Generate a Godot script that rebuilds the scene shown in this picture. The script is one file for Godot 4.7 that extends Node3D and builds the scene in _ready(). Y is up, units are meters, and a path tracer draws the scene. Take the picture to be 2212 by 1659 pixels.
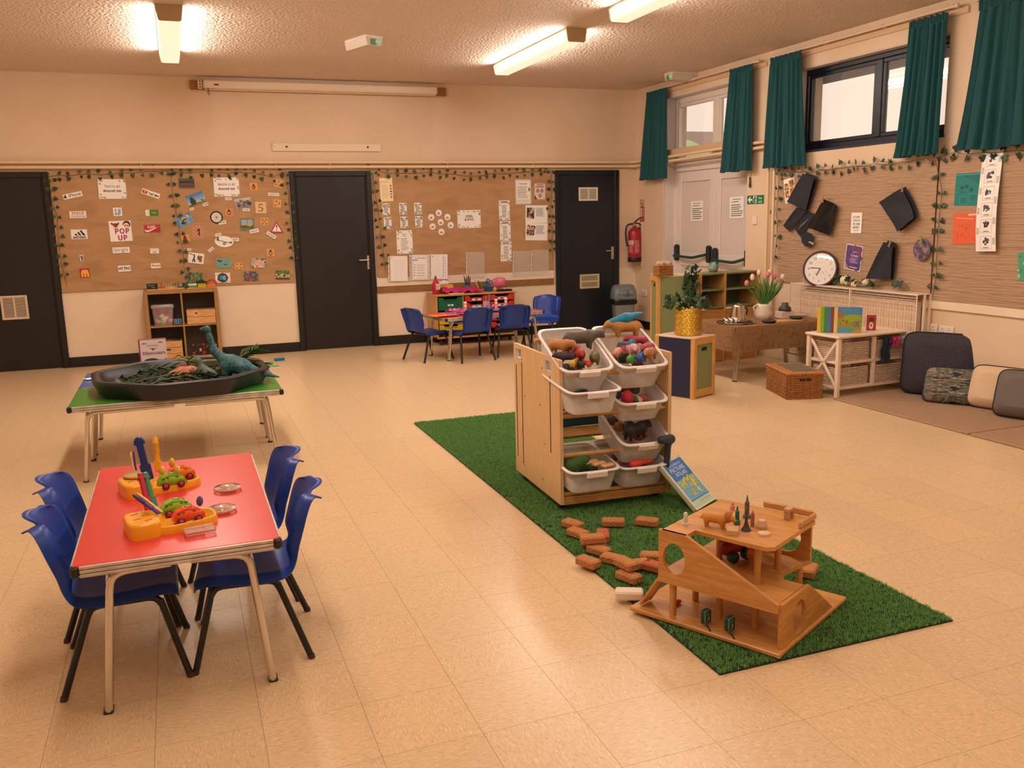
extends Node3D

const XE := 4.067   # inner face of the east wall
const HC := 3.05    # ceiling height
var M := {}
var taken := {}
var sg := 0
var R := RandomNumberGenerator.new()
var A: Image        # one sheet that holds all the flat print
var O := Vector2i.ZERO
var shelf := Vector3i(2, 2, 0)
var fonts := {}
var print_mat: StandardMaterial3D
var gloss_print: StandardMaterial3D

func _ready() -> void:
	R.seed = 77
	var cam := Camera3D.new()
	cam.name = "camera"
	cam.transform = Transform3D(Basis(Vector3(0.93520282, -0.02196305, 0.35343077), Vector3(0.0857417, 0.98242009, -0.16582863), Vector3(-0.34357538, 0.18538715, 0.92064519)), Vector3(-1.63775, 1.48884, 10.50003))
	cam.fov = 46.95
	cam.near = 0.05
	cam.far = 200.0
	add_child(cam)
	cam.current = true
	var env := Environment.new()
	var sm := ProceduralSkyMaterial.new()
	sm.sky_top_color = Color(1.0, 0.925, 0.86)
	sm.sky_horizon_color = Color(1.0, 0.905, 0.815)
	sm.ground_bottom_color = Color(0.45, 0.42, 0.4)
	sm.ground_horizon_color = Color(1.0, 0.905, 0.815)
	sm.ground_curve = 0.02
	var sky := Sky.new()
	sky.sky_material = sm
	env.background_mode = Environment.BG_SKY
	env.sky = sky
	env.background_energy_multiplier = 1.15
	env.tonemap_mode = Environment.TONE_MAPPER_LINEAR
	env.tonemap_exposure = 1.0
	env.sdfgi_enabled = true
	env.ssao_enabled = true
	env.ssil_enabled = true
	var we := WorldEnvironment.new()
	we.name = "environment"
	we.environment = env
	add_child(we)
	materials()
	room()
	strip_lights()
	build_all()

# ---------------------------------------------------------------- helpers
func tx(c: Color, r := 0.6, metal := 0.0) -> StandardMaterial3D:
	var key := "%s/%.2f/%.2f" % [c.to_html(), r, metal]
	if not M.has(key):
		var s := StandardMaterial3D.new()
		s.albedo_color = c
		s.roughness = r
		s.metallic = metal
		M[key] = s
	return M[key]

func hx(h: String, r := 0.6, metal := 0.0) -> StandardMaterial3D:
	return tx(Color(h), r, metal)

func numbered(n: String) -> String:
	var k: int = taken.get(n, 0)
	taken[n] = k + 1
	return n if k == 0 else "%s_%03d" % [n, k]

func tag(o: Node3D, label: String, cat: String, group := "") -> Node3D:
	o.set_meta("label", label)
	o.set_meta("category", cat)
	if group != "":
		o.set_meta("group", group)
	elif o.has_meta("group"):
		o.remove_meta("group")
	return o

func thing(n: String, label: String, cat: String, at := Vector3.ZERO, turn := 0.0, group := "") -> Node3D:
	var o := Node3D.new()
	o.name = numbered(n)
	add_child(o)
	o.position = at
	o.rotation.y = turn
	tag(o, label, cat, group)
	return o

func dup(o: Node3D, label: String, at: Vector3, turn: float, group := "") -> Node3D:
	var c: Node3D = o.duplicate()
	c.name = numbered(String(o.name).rstrip("0123456789").trim_suffix("_"))
	add_child(c)
	c.position = at
	c.rotation.y = turn
	c.set_meta("label", label)
	if group != "":
		c.set_meta("group", group)
	return c

func st() -> SurfaceTool:
	var s := SurfaceTool.new()
	s.begin(Mesh.PRIMITIVE_TRIANGLES)
	return s

func mesh(s: SurfaceTool) -> ArrayMesh:
	s.generate_normals()
	return s.commit()

# one named mesh under a parent
func obj(n: String, s, mat: Material, parent: Node3D = self, xf := Transform3D.IDENTITY) -> MeshInstance3D:
	var o := MeshInstance3D.new()
	o.mesh = mesh(s) if s is SurfaceTool else s
	o.material_override = mat
	o.name = numbered(n) if parent == self else n
	parent.add_child(o, true)
	o.transform = xf
	return o

func struct(n: String, s, mat: Material, parent: Node3D = self) -> MeshInstance3D:
	var o := obj(n, s, mat, parent)
	if parent == self:
		o.set_meta("kind", "structure")
	return o

# a thing that is one mesh
func one(n: String, label: String, cat: String, s, mat: Material, at := Vector3.ZERO, turn := 0.0, group := "") -> MeshInstance3D:
	var o := obj(n, s, mat)
	o.position = at
	o.rotation.y = turn
	tag(o, label, cat, group)
	return o

func smooth(s: SurfaceTool) -> void:
	sg += 1
	s.set_smooth_group(sg)

func flat(s: SurfaceTool) -> void:
	s.set_smooth_group(-1)

func V(s: SurfaceTool, p: Vector3, uv := Vector2.ZERO) -> void:
	s.set_uv(uv)
	s.add_vertex(p)

# corners run counter-clockwise seen from outside
func tri(s: SurfaceTool, a: Vector3, b: Vector3, c: Vector3) -> void:
	V(s, a); V(s, c); V(s, b)

func quad(s: SurfaceTool, a: Vector3, b: Vector3, c: Vector3, d: Vector3) -> void:
	tri(s, a, b, c); tri(s, a, c, d)

func quv(s: SurfaceTool, p: Array, u: Array) -> void:
	for i in [0, 2, 1, 0, 3, 2]:
		V(s, p[i], u[i])

# a box with chamfered edges
func bx(s: SurfaceTool, c: Vector3, z: Vector3, r := 0.0, b := Basis.IDENTITY) -> void:
	flat(s)
	var h := z * 0.5
	if r <= 0.0:
		var q := []
		for i in 8:
			q.append(c + b * Vector3(h.x if i & 1 else -h.x, h.y if i & 2 else -h.y, h.z if i & 4 else -h.z))
		quad(s, q[4], q[5], q[7], q[6]); quad(s, q[1], q[0], q[2], q[3])
		quad(s, q[5], q[1], q[3], q[7]); quad(s, q[0], q[4], q[6], q[2])
		quad(s, q[6], q[7], q[3], q[2]); quad(s, q[0], q[1], q[5], q[4])
		return
	r = minf(r, minf(h.x, minf(h.y, h.z)) * 0.98)
	var f := func(sx: float, sy: float, sz: float, ax: int) -> Vector3:
		var p := Vector3(sx * h.x, sy * h.y, sz * h.z)
		for k in 3:
			if k != ax:
				p[k] -= r * (sx if k == 0 else sy if k == 1 else sz)
		return c + b * p
	for ax in 3:
		for sgn in [-1.0, 1.0]:
			var q := []
			for e in [[-1, -1], [1, -1], [1, 1], [-1, 1]]:
				var v := [0.0, 0.0, 0.0]
				v[ax] = sgn; v[(ax + 1) % 3] = float(e[0]); v[(ax + 2) % 3] = float(e[1])
				q.append(f.call(v[0], v[1], v[2], ax))
			if sgn > 0: quad(s, q[0], q[1], q[2], q[3])
			else: quad(s, q[3], q[2], q[1], q[0])
		var a1 := (ax + 1) % 3
		var a2 := (ax + 2) % 3
		for s1 in [-1.0, 1.0]:
			for s2 in [-1.0, 1.0]:
				var q := []
				for e in [[-1.0, a1], [1.0, a1], [1.0, a2], [-1.0, a2]]:
					var v := [0.0, 0.0, 0.0]
					v[ax] = e[0]; v[a1] = s1; v[a2] = s2
					q.append(f.call(v[0], v[1], v[2], e[1]))
				if s1 * s2 > 0: quad(s, q[3], q[2], q[1], q[0])
				else: quad(s, q[0], q[1], q[2], q[3])
	for i in 8:
		var sx := 1.0 if i & 1 else -1.0
		var sy := 1.0 if i & 2 else -1.0
		var sz := 1.0 if i & 4 else -1.0
		var t := [f.call(sx, sy, sz, 0), f.call(sx, sy, sz, 1), f.call(sx, sy, sz, 2)]
		if sx * sy * sz > 0: tri(s, t[0], t[1], t[2])
		else: tri(s, t[0], t[2], t[1])

func bs(c: Vector3, z: Vector3, r := 0.0, b := Basis.IDENTITY) -> SurfaceTool:
	var s := st()
	bx(s, c, z, r, b)
	return s

# box from two corners
func b2(a: Vector3, c: Vector3, r := 0.0) -> SurfaceTool:
	return bs((a + c) * 0.5, (c - a).abs(), r)

func ax2(s: SurfaceTool, a: Vector3, c: Vector3, r := 0.0) -> void:
	bx(s, (a + c) * 0.5, (c - a).abs(), r)

func frame_of(d: Vector3) -> Basis:
	var up := Vector3.UP if absf(d.normalized().y) < 0.95 else Vector3.FORWARD
	var x := up.cross(d).normalized()
	return Basis(x, d.cross(x).normalized(), d.normalized())

# swept tube; radius may be a number or one per point
func tube(s: SurfaceTool, pts: Array, rad, n := 8, cap := true, sq := 1.0) -> void:
	var rings := []
	var b := Basis()
	for i in pts.size():
		var d: Vector3 = (pts[mini(i + 1, pts.size() - 1)] - pts[maxi(i - 1, 0)])
		if d.length() < 1e-7: d = Vector3.UP
		d = d.normalized()
		if i == 0:
			b = frame_of(d)
		else:
			var x := (b.x - d * b.x.dot(d)).normalized()
			b = Basis(x, d.cross(x).normalized(), d)
		var r: float = rad[i] if rad is Array else rad
		var ring := []
		for k in n:
			var a := TAU * k / n
			ring.append(pts[i] + b.x * cos(a) * r + b.y * sin(a) * r * sq)
		rings.append(ring)
	smooth(s)
	for i in rings.size() - 1:
		for k in n:
			var k2 := (k + 1) % n
			quad(s, rings[i][k], rings[i][k2], rings[i + 1][k2], rings[i + 1][k])
	if cap:
		flat(s)
		var e := rings.size() - 1
		for k in range(1, n - 1):
			tri(s, rings[0][0], rings[0][k + 1], rings[0][k])
			tri(s, rings[e][0], rings[e][k], rings[e][k + 1])

func ts(pts: Array, rad, n := 8) -> SurfaceTool:
	var s := st()
	tube(s, pts, rad, n)
	return s

# round corners of a polyline for tubes
func bend(pts: Array, r: float, n := 4) -> Array:
	var out := [pts[0]]
	for i in range(1, pts.size() - 1):
		var p: Vector3 = pts[i]
		var a: Vector3 = p + (pts[i - 1] - p).normalized() * minf(r, (pts[i - 1] - p).length() * 0.5)
		var c: Vector3 = p + (pts[i + 1] - p).normalized() * minf(r, (pts[i + 1] - p).length() * 0.5)
		for k in n + 1:
			var t := float(k) / n
			out.append(a.lerp(p, t).lerp(p.lerp(c, t), t))
	out.append(pts[-1])
	return out

# lathe round y; profile of (radius, height), from the bottom outside upwards
func lathe(s: SurfaceTool, prof: Array, n := 20, at := Vector3.ZERO, b := Basis.IDENTITY, hard := false) -> void:
	smooth(s)
	for i in prof.size() - 1:
		if hard: smooth(s)
		for k in n:
			var a := TAU * k / n
			var c := TAU * (k + 1) / n
			var p := func(v: Vector2, t: float) -> Vector3: return at + b * Vector3(v.x * sin(t), v.y, v.x * cos(t))
			if prof[i].x < 1e-6: tri(s, p.call(prof[i], a), p.call(prof[i + 1], c), p.call(prof[i + 1], a))
			elif prof[i + 1].x < 1e-6: tri(s, p.call(prof[i], a), p.call(prof[i], c), p.call(prof[i + 1], a))
			else: quad(s, p.call(prof[i], a), p.call(prof[i], c), p.call(prof[i + 1], c), p.call(prof[i + 1], a))

func ls(prof: Array, n := 20, at := Vector3.ZERO, b := Basis.IDENTITY, hard := false) -> SurfaceTool:
	var s := st()
	lathe(s, prof, n, at, b, hard)
	return s

func ball(s: SurfaceTool, c: Vector3, r: Vector3, n := 10, b := Basis.IDENTITY) -> void:
	smooth(s)
	var h := n / 2
	var p := func(i: int, k: int) -> Vector3:
		var t := PI * i / h
		var a := TAU * k / n
		return c + b * (r * Vector3(sin(t) * sin(a), -cos(t), sin(t) * cos(a)))
	for i in h:
		for k in n:
			if i > 0: tri(s, p.call(i, k), p.call(i, k + 1), p.call(i + 1, k + 1))
			if i < h - 1: tri(s, p.call(i, k), p.call(i + 1, k + 1), p.call(i + 1, k))

func bl(c: Vector3, r: Vector3, n := 10, b := Basis.IDENTITY) -> SurfaceTool:
	var s := st()
	ball(s, c, r, n, b)
	return s

# polygon (x, y), counter-clockwise seen from +z, extruded from z = 0 to depth
func prism(s: SurfaceTool, poly: PackedVector2Array, depth: float, xf := Transform3D.IDENTITY, uvr := Rect2()) -> void:
	flat(s)
	if Geometry2D.is_polygon_clockwise(poly): poly.reverse()
	var idx := Geometry2D.triangulate_polygon(poly)
	var lo := poly[0]
	var hi := poly[0]
	for p in poly:
		lo = lo.min(p); hi = hi.max(p)
	var uv := func(p: Vector2) -> Vector2:
		return Vector2.ZERO if uvr.size == Vector2.ZERO else uvr.position + uvr.size * Vector2((p.x - lo.x) / (hi.x - lo.x), (hi.y - p.y) / (hi.y - lo.y))
	for i in range(0, idx.size(), 3):
		var a := poly[idx[i]]
		var b := poly[idx[i + 1]]
		var c := poly[idx[i + 2]]
		if (b - a).cross(c - a) < 0:
			var t := b
			b = c; c = t
		for q in [a, c, b]: V(s, xf * Vector3(q.x, q.y, depth), uv.call(q))
		for q in [a, b, c]: V(s, xf * Vector3(q.x, q.y, 0.0))
	for i in poly.size():
		var a := poly[i]
		var b := poly[(i + 1) % poly.size()]
		quad(s, xf * Vector3(a.x, a.y, 0), xf * Vector3(b.x, b.y, 0), xf * Vector3(b.x, b.y, depth), xf * Vector3(a.x, a.y, depth))

func ps(poly: Array, depth: float, xf := Transform3D.IDENTITY) -> SurfaceTool:
	var s := st()
	prism(s, PackedVector2Array(poly), depth, xf)
	return s

# convex panel with an elliptic hole (centre h, radii r), extruded 0 .. depth
func holed(s: SurfaceTool, poly: Array, h: Vector2, r: Vector2, depth: float, xf := Transform3D.IDENTITY) -> void:
	var angs := []
	for p in poly: angs.append(fposmod((p - h).angle(), TAU))
	for k in 40: angs.append(TAU * k / 40.0)
	angs.sort()
	var outer := []
	var inner := []
	for a in angs:
		var d := Vector2.from_angle(a)
		inner.append(h + d * (r.x * r.y / sqrt(pow(r.y * d.x, 2) + pow(r.x * d.y, 2))))
		var best := 1e9
		for i in poly.size():
			var q = Geometry2D.segment_intersects_segment(h, h + d * 50.0, poly[i], poly[(i + 1) % poly.size()])
			if q != null: best = minf(best, (q - h).length())
		if best > 1e8: best = (inner[-1] - h).length()
		outer.append(h + d * best)
	flat(s)
	var f := func(p: Vector2, z: float) -> Vector3: return xf * Vector3(p.x, p.y, z)
	for i in angs.size():
		var j := (i + 1) % angs.size()
		quad(s, f.call(inner[i], depth), f.call(outer[i], depth), f.call(outer[j], depth), f.call(inner[j], depth))
		quad(s, f.call(inner[j], 0.0), f.call(outer[j], 0.0), f.call(outer[i], 0.0), f.call(inner[i], 0.0))
		quad(s, f.call(outer[i], 0.0), f.call(outer[j], 0.0), f.call(outer[j], depth), f.call(outer[i], depth))
		quad(s, f.call(inner[j], 0.0), f.call(inner[i], 0.0), f.call(inner[i], depth), f.call(inner[j], depth))

# a sheet with thickness from a function of (u, v) in 0 .. 1
func sheet(s: SurfaceTool, f: Callable, nu: int, nv: int, th: float) -> void:
	var P := []
	for i in nu + 1:
		for j in nv + 1:
			P.append(f.call(float(i) / nu, float(j) / nv))
	var at := func(i: int, j: int) -> Vector3: return P[clampi(i, 0, nu) * (nv + 1) + clampi(j, 0, nv)]
	var N := []
	for i in nu + 1:
		for j in nv + 1:
			N.append((at.call(i + 1, j) - at.call(i - 1, j)).cross(at.call(i, j + 1) - at.call(i, j - 1)).normalized() * th)
	var g := func(i: int, j: int, k: int) -> Vector3:
		var n := i * (nv + 1) + j
		return P[n] if k == 0 else P[n] - N[n]
	var w := func(i: int, j: int, k: int) -> void: V(s, g.call(i, j, k), Vector2(float(i) / nu, 1.0 - float(j) / nv))
	for k in 2:
		smooth(s)
		for i in nu:
			for j in nv:
				for e in ([[0, 0], [1, 1], [1, 0], [0, 0], [0, 1], [1, 1]] if k == 0 else [[0, 0], [1, 0], [1, 1], [0, 0], [1, 1], [0, 1]]):
					w.call(i + e[0], j + e[1], k)
	flat(s)
	for i in nu:
		quad(s, g.call(i, 0, 0), g.call(i, 0, 1), g.call(i + 1, 0, 1), g.call(i + 1, 0, 0))
		quad(s, g.call(i + 1, nv, 0), g.call(i + 1, nv, 1), g.call(i, nv, 1), g.call(i, nv, 0))
	for j in nv:
		quad(s, g.call(nu, j, 0), g.call(nu, j, 1), g.call(nu, j + 1, 1), g.call(nu, j + 1, 0))
		quad(s, g.call(0, j + 1, 0), g.call(0, j + 1, 1), g.call(0, j, 1), g.call(0, j, 0))

func shs(f: Callable, nu: int, nv: int, th: float) -> SurfaceTool:
	var s := st()
	sheet(s, f, nu, nv, th)
	return s

# bodies: tapered capsules [a, b, ra, rb] joined with a smooth minimum, meshed as surface nets
func blob(s: SurfaceTool, caps: Array, cell: float, k := 0.0) -> void:
	if k <= 0.0: k = cell * 2.0
	var lo := Vector3.INF
	var hi := -Vector3.INF
	for c in caps:
		var m := Vector3.ONE * (maxf(c[2], c[3]) + cell * 2.0)
		lo = lo.min(c[0] - m).min(c[1] - m)
		hi = hi.max(c[0] + m).max(c[1] + m)
	var n := Vector3i(((hi - lo) / cell).ceil()) + Vector3i.ONE
	var F := PackedFloat32Array()
	F.resize(n.x * n.y * n.z)
	F.fill(1e3)
	for c in caps:
		var a: Vector3 = c[0]
		var ab: Vector3 = c[1] - a
		var l2 := maxf(ab.length_squared(), 1e-12)
		var m := Vector3.ONE * (maxf(c[2], c[3]) + k + cell * 2.0)
		var i0 := Vector3i(((a.min(c[1]) - m - lo) / cell).floor()).clamp(Vector3i.ZERO, n - Vector3i.ONE)
		var i1 := Vector3i(((a.max(c[1]) + m - lo) / cell).ceil()).clamp(Vector3i.ZERO, n - Vector3i.ONE)
		for x in range(i0.x, i1.x + 1):
			for y in range(i0.y, i1.y + 1):
				for z in range(i0.z, i1.z + 1):
					var p := lo + Vector3(x, y, z) * cell - a
					var t := clampf(p.dot(ab) / l2, 0.0, 1.0)
					var d := (p - ab * t).length() - lerpf(c[2], c[3], t)
					var q := (x * n.y + y) * n.z + z
					var o := F[q]
					var h := maxf(k - absf(d - o), 0.0) / k
					F[q] = minf(d, o) - h * h * k * 0.25
	var idx := {}
	var step := [n.y * n.z, n.z, 1]
	for x in n.x - 1:
		for y in n.y - 1:
			for z in n.z - 1:
				var q := (x * n.y + y) * n.z + z
				var inside := 0
				for e in 8:
					if F[q + (step[0] if e & 1 else 0) + (step[1] if e & 2 else 0) + (1 if e & 4 else 0)] < 0.0: inside += 1
				if inside == 0 or inside == 8: continue
				var sum := Vector3.ZERO
				var cnt := 0
				for e in 8:
					for ax in 3:
						if e & (1 << ax): continue
						var e2 := e | (1 << ax)
						var fa := F[q + (step[0] if e & 1 else 0) + (step[1] if e & 2 else 0) + (1 if e & 4 else 0)]
						var fb := F[q + (step[0] if e2 & 1 else 0) + (step[1] if e2 & 2 else 0) + (1 if e2 & 4 else 0)]
						if (fa < 0.0) != (fb < 0.0):
							var pa := Vector3(1 if e & 1 else 0, 1 if e & 2 else 0, 1 if e & 4 else 0)
							var pb := Vector3(1 if e2 & 1 else 0, 1 if e2 & 2 else 0, 1 if e2 & 4 else 0)
							sum += pa.lerp(pb, fa / (fa - fb))
							cnt += 1
				idx[q] = lo + (Vector3(x, y, z) + sum / cnt) * cell
	smooth(s)
	for q in idx:
		var z: int = q % n.z
		var y: int = (q / n.z) % n.y
		var x: int = q / (n.z * n.y)
		for ax in 3:
			var u: int = (ax + 1) % 3
			var v: int = (ax + 2) % 3
			var pos := Vector3i(x, y, z)
			if pos[u] == 0 or pos[v] == 0: continue
			var f0 := F[q]
			var f1 := F[q + step[ax]]
			if (f0 < 0.0) == (f1 < 0.0): continue
			var A1: int = q - step[u]
			var A2: int = q - step[v]
			var A3: int = A1 - step[v]
			if not (idx.has(A1) and idx.has(A2) and idx.has(A3)): continue
			if f0 < 0.0: quad(s, idx[A3], idx[A2], idx[q], idx[A1])
			else: quad(s, idx[A3], idx[A1], idx[q], idx[A2])

func bb(caps: Array, cell: float, k := 0.0) -> SurfaceTool:
	var s := st()
	blob(s, caps, cell, k)
	return s

func v3(x: float, y: float, z: float) -> Vector3:
	return Vector3(x, y, z)

func ry(a: float) -> Basis:
	return Basis(Vector3.UP, a)

func eul(x: float, y: float, z: float) -> Basis:
	return Basis.from_euler(Vector3(x, y, z))

# ---------------------------------------------------------------- materials
func noise_tex(freq: float, cols: Array, offs: Array, type := FastNoiseLite.TYPE_SIMPLEX_SMOOTH, oct := 4, size := 256, sd := 1) -> NoiseTexture2D:
	var n := FastNoiseLite.new()
	n.noise_type = type
	n.frequency = freq
	n.fractal_octaves = oct
	n.seed = sd
	var g := Gradient.new()
	g.offsets = PackedFloat32Array(offs)
	g.colors = PackedColorArray(cols)
	var t := NoiseTexture2D.new()
	t.width = size
	t.height = size
	t.seamless = true
	t.noise = n
	t.color_ramp = g
	return t

func normal_tex(freq: float, strength: float, oct := 3, size := 256, sd := 3) -> NoiseTexture2D:
	var n := FastNoiseLite.new()
	n.frequency = freq
	n.fractal_octaves = oct
	n.seed = sd
	var t := NoiseTexture2D.new()
	t.width = size
	t.height = size
	t.seamless = true
	t.as_normal_map = true
	t.bump_strength = strength
	t.noise = n
	return t

func tri_mat(key: String, t: Texture2D, scale: Vector3, rough: float, world := false) -> StandardMaterial3D:
	var s := StandardMaterial3D.new()
	s.albedo_texture = t
	s.uv1_triplanar = true
	s.uv1_world_triplanar = world
	s.uv1_scale = scale
	s.roughness = rough
	M[key] = s
	return s

func bump(s: StandardMaterial3D, t: Texture2D, cm: float) -> void:
	s.heightmap_enabled = true
	s.heightmap_texture = t
	s.heightmap_scale = cm

func wood(key: String, a: String, b: String, rough := 0.5, sc := 1.3, stretch := 14.0) -> void:
	var t := noise_tex(0.012, [Color(a), Color(b), Color(a).lerp(Color(b), 0.35), Color(a)], [0.2, 0.45, 0.6, 0.8], FastNoiseLite.TYPE_SIMPLEX_SMOOTH, 5, 256, key.hash() % 1000)
	tri_mat(key + "_x", t, Vector3(sc, sc * stretch, sc * stretch), rough)
	tri_mat(key + "_y", t, Vector3(sc * stretch, sc, sc * stretch), rough)
	tri_mat(key + "_z", t, Vector3(sc * stretch, sc * stretch, sc), rough)

func materials() -> void:
	var rough_n := noise_tex(0.05, [Color.BLACK, Color.WHITE], [0.25, 0.75], FastNoiseLite.TYPE_SIMPLEX_SMOOTH, 3, 256, 5)
	M.rough_n = rough_n
	wood("ply", "d9b787", "d1ab78", 0.5, 0.8, 9.0)
	wood("birch", "cf9552", "bd8140", 0.32, 0.9, 10.0)
	wood("oak", "b08550", "97703f", 0.5, 1.5, 16.0)
	wood("beech", "d5a05c", "c48d4a", 0.42, 1.2, 14.0)
	wood("pine", "e2b57c", "c98f54", 0.55, 1.6, 12.0)
	wood("batten", "a0703c", "86592c", 0.6, 1.6, 12.0)
	wood("dowel", "cb9a5e", "b98548", 0.45, 2.0, 10.0)
	var w := tri_mat("wall", noise_tex(0.006, [Color("e2c9ac"), Color("ddc3a4")], [0.3, 0.7], FastNoiseLite.TYPE_SIMPLEX_SMOOTH, 3), Vector3.ONE * 0.4, 0.55, true)
	bump(w, noise_tex(0.03, [Color.BLACK, Color.WHITE], [0.2, 0.8], FastNoiseLite.TYPE_SIMPLEX_SMOOTH, 2), 0.12)
	var lo := tri_mat("wall_low", noise_tex(0.008, [Color("eddac0"), Color("e9d5b9")], [0.3, 0.7], FastNoiseLite.TYPE_SIMPLEX_SMOOTH, 4), Vector3.ONE * 0.5, 0.45, true)
	bump(lo, rough_n, 0.06)
	var c := tri_mat("ceiling", noise_tex(0.05, [Color("dccabb"), Color("e0cfc0")], [0.3, 0.7]), Vector3.ONE * 0.8, 0.8, true)
	var cell := FastNoiseLite.new()
	cell.noise_type = FastNoiseLite.TYPE_SIMPLEX_SMOOTH
	cell.frequency = 0.07
	cell.fractal_octaves = 2
	var ct := NoiseTexture2D.new()
	ct.width = 512; ct.height = 512; ct.seamless = true; ct.noise = cell
	bump(c, ct, 0.9)
	var kp := tri_mat("kraft", noise_tex(0.01, [Color("b08a60"), Color("b88f64"), Color("aa8358")], [0.2, 0.5, 0.8], FastNoiseLite.TYPE_SIMPLEX_SMOOTH, 4), Vector3(0.5, 1.6, 0.5), 0.7, true)
	bump(kp, noise_tex(0.012, [Color.BLACK, Color.WHITE], [0.1, 0.9], FastNoiseLite.TYPE_SIMPLEX_SMOOTH, 3, 256, 8), 0.5)
	var ke := tri_mat("kraft_east", noise_tex(0.012, [Color("ad8d70"), Color("b19173"), Color("a98a6d")], [0.2, 0.5, 0.8], FastNoiseLite.TYPE_SIMPLEX_SMOOTH, 4), Vector3(0.9, 9.0, 0.9), 0.75, true)
	bump(ke, noise_tex(0.015, [Color.BLACK, Color.WHITE], [0.1, 0.9], FastNoiseLite.TYPE_SIMPLEX_SMOOTH, 3, 256, 8), 0.5)
	var bk := tri_mat("black_paint", noise_tex(0.01, [Color("191616"), Color("141213")], [0.3, 0.7]), Vector3.ONE, 0.42)
	bump(bk, rough_n, 0.03)
	tri_mat("navy_paint", noise_tex(0.01, [Color("15181f"), Color("111a27")], [0.3, 0.7]), Vector3.ONE, 0.4)
	tri_mat("carpet", noise_tex(0.08, [Color("9c7c60"), Color("b0907282".left(6)), Color("a38265")], [0.25, 0.5, 0.75], FastNoiseLite.TYPE_SIMPLEX_SMOOTH, 5), Vector3.ONE * 3.0, 0.95)
	bump(M.carpet, rough_n, 0.25)
	tri_mat("burlap", noise_tex(0.02, [Color("8b6743"), Color("94704a"), Color("7f5c3a")], [0.25, 0.5, 0.75]), Vector3(3, 3, 3), 0.95)
	bump(M.burlap, rough_n, 0.12)
	tri_mat("cork", noise_tex(0.09, [Color("b5743f"), Color("c98a52"), Color("a96a38")], [0.25, 0.5, 0.75], FastNoiseLite.TYPE_SIMPLEX_SMOOTH, 5), Vector3.ONE * 6.0, 0.9)
	bump(M.cork, rough_n, 0.25)
	tri_mat("wicker", noise_tex(0.03, [Color("8a5526"), Color("b87a3e"), Color("c68a4b")], [0.25, 0.5, 0.75]), Vector3.ONE * 6.0, 0.6)
	tri_mat("wicker_white", noise_tex(0.03, [Color("c9ab90"), Color("e4cbb2"), Color("ead6c0")], [0.25, 0.45, 0.75]), Vector3.ONE * 6.0, 0.7)
	var al := tx(Color("c9c4bd"), 0.32, 0.85)
	M.alu = al
	M.chrome = tx(Color("d8d2ca"), 0.16, 1.0)
	M.edge = tri_mat("edge", noise_tex(0.02, [Color("d2c8bd"), Color("bfb3a6")], [0.35, 0.7]), Vector3(2, 2, 2), 0.38)
	M.edge.metallic = 0.35
	M.blue = tx(Color("113b96"), 0.4)
	M.blackleg = tx(Color("14171a"), 0.3)
	M.brass = StandardMaterial3D.new()
	M.brass.albedo_color = Color("d9b24c")
	M.brass.metallic = 1.0
	M.brass.roughness = 0.25
	M.brass.uv1_triplanar = true
	M.brass.uv1_scale = Vector3(10, 22, 10)
	bump(M.brass, noise_tex(0.03, [Color.BLACK, Color.WHITE], [0.3, 0.7], FastNoiseLite.TYPE_CELLULAR, 1), 0.5)
	var tub := StandardMaterial3D.new()   # milky plastic of the storage tubs
	tub.albedo_color = Color(0.93, 0.9, 0.87, 0.42)
	tub.transparency = BaseMaterial3D.TRANSPARENCY_ALPHA
	tub.roughness = 0.4
	M.tub = tub
	M.tub_rim = tx(Color(0.92, 0.88, 0.85), 0.4)
	var gl := StandardMaterial3D.new()
	gl.albedo_color = Color(1, 1, 1, 0.08)
	gl.transparency = BaseMaterial3D.TRANSPARENCY_ALPHA
	gl.roughness = 0.02
	M.glass = gl
	var acr := StandardMaterial3D.new()
	acr.albedo_color = Color(1, 0.98, 0.95, 0.2)
	acr.transparency = BaseMaterial3D.TRANSPARENCY_ALPHA
	acr.roughness = 0.08
	M.clear = acr
	floor_materials()

func floor_materials() -> void:
	var a := FastNoiseLite.new()
	a.frequency = 1.0; a.fractal_octaves = 3; a.seed = 11
	var b := FastNoiseLite.new()
	b.frequency = 1.0; b.fractal_octaves = 2; b.seed = 23
	var n := 768
	var im := Image.create(n, n, false, Image.FORMAT_RGB8)
	var base := Color("dcbf96")
	for y in n:
		for x in n:
			var s := a.get_noise_2d(x * 0.022, y * 0.11)
			var d := b.get_noise_2d(x * 0.05, y * 0.26)
			var v := 1.0 + s * 0.035
			if d > 0.34: v += (d - 0.34) * 0.3
			elif d < -0.36: v += (d + 0.36) * 0.45
			im.set_pixel(x, y, Color(base.r * v, base.g * v, base.b * (v * 1.05 - 0.05)))
	var t := ImageTexture.create_from_image(im)
	var tones := [Color(1, 1, 1), Color(0.984, 0.98, 0.972), Color(1.0, 0.99, 0.975)]
	for k in 3:
		var s := StandardMaterial3D.new()
		s.albedo_texture = t
		s.albedo_color = tones[k]
		s.roughness = 0.3
		s.metallic_specular = 0.45
		M["tile%d" % k] = s

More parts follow.
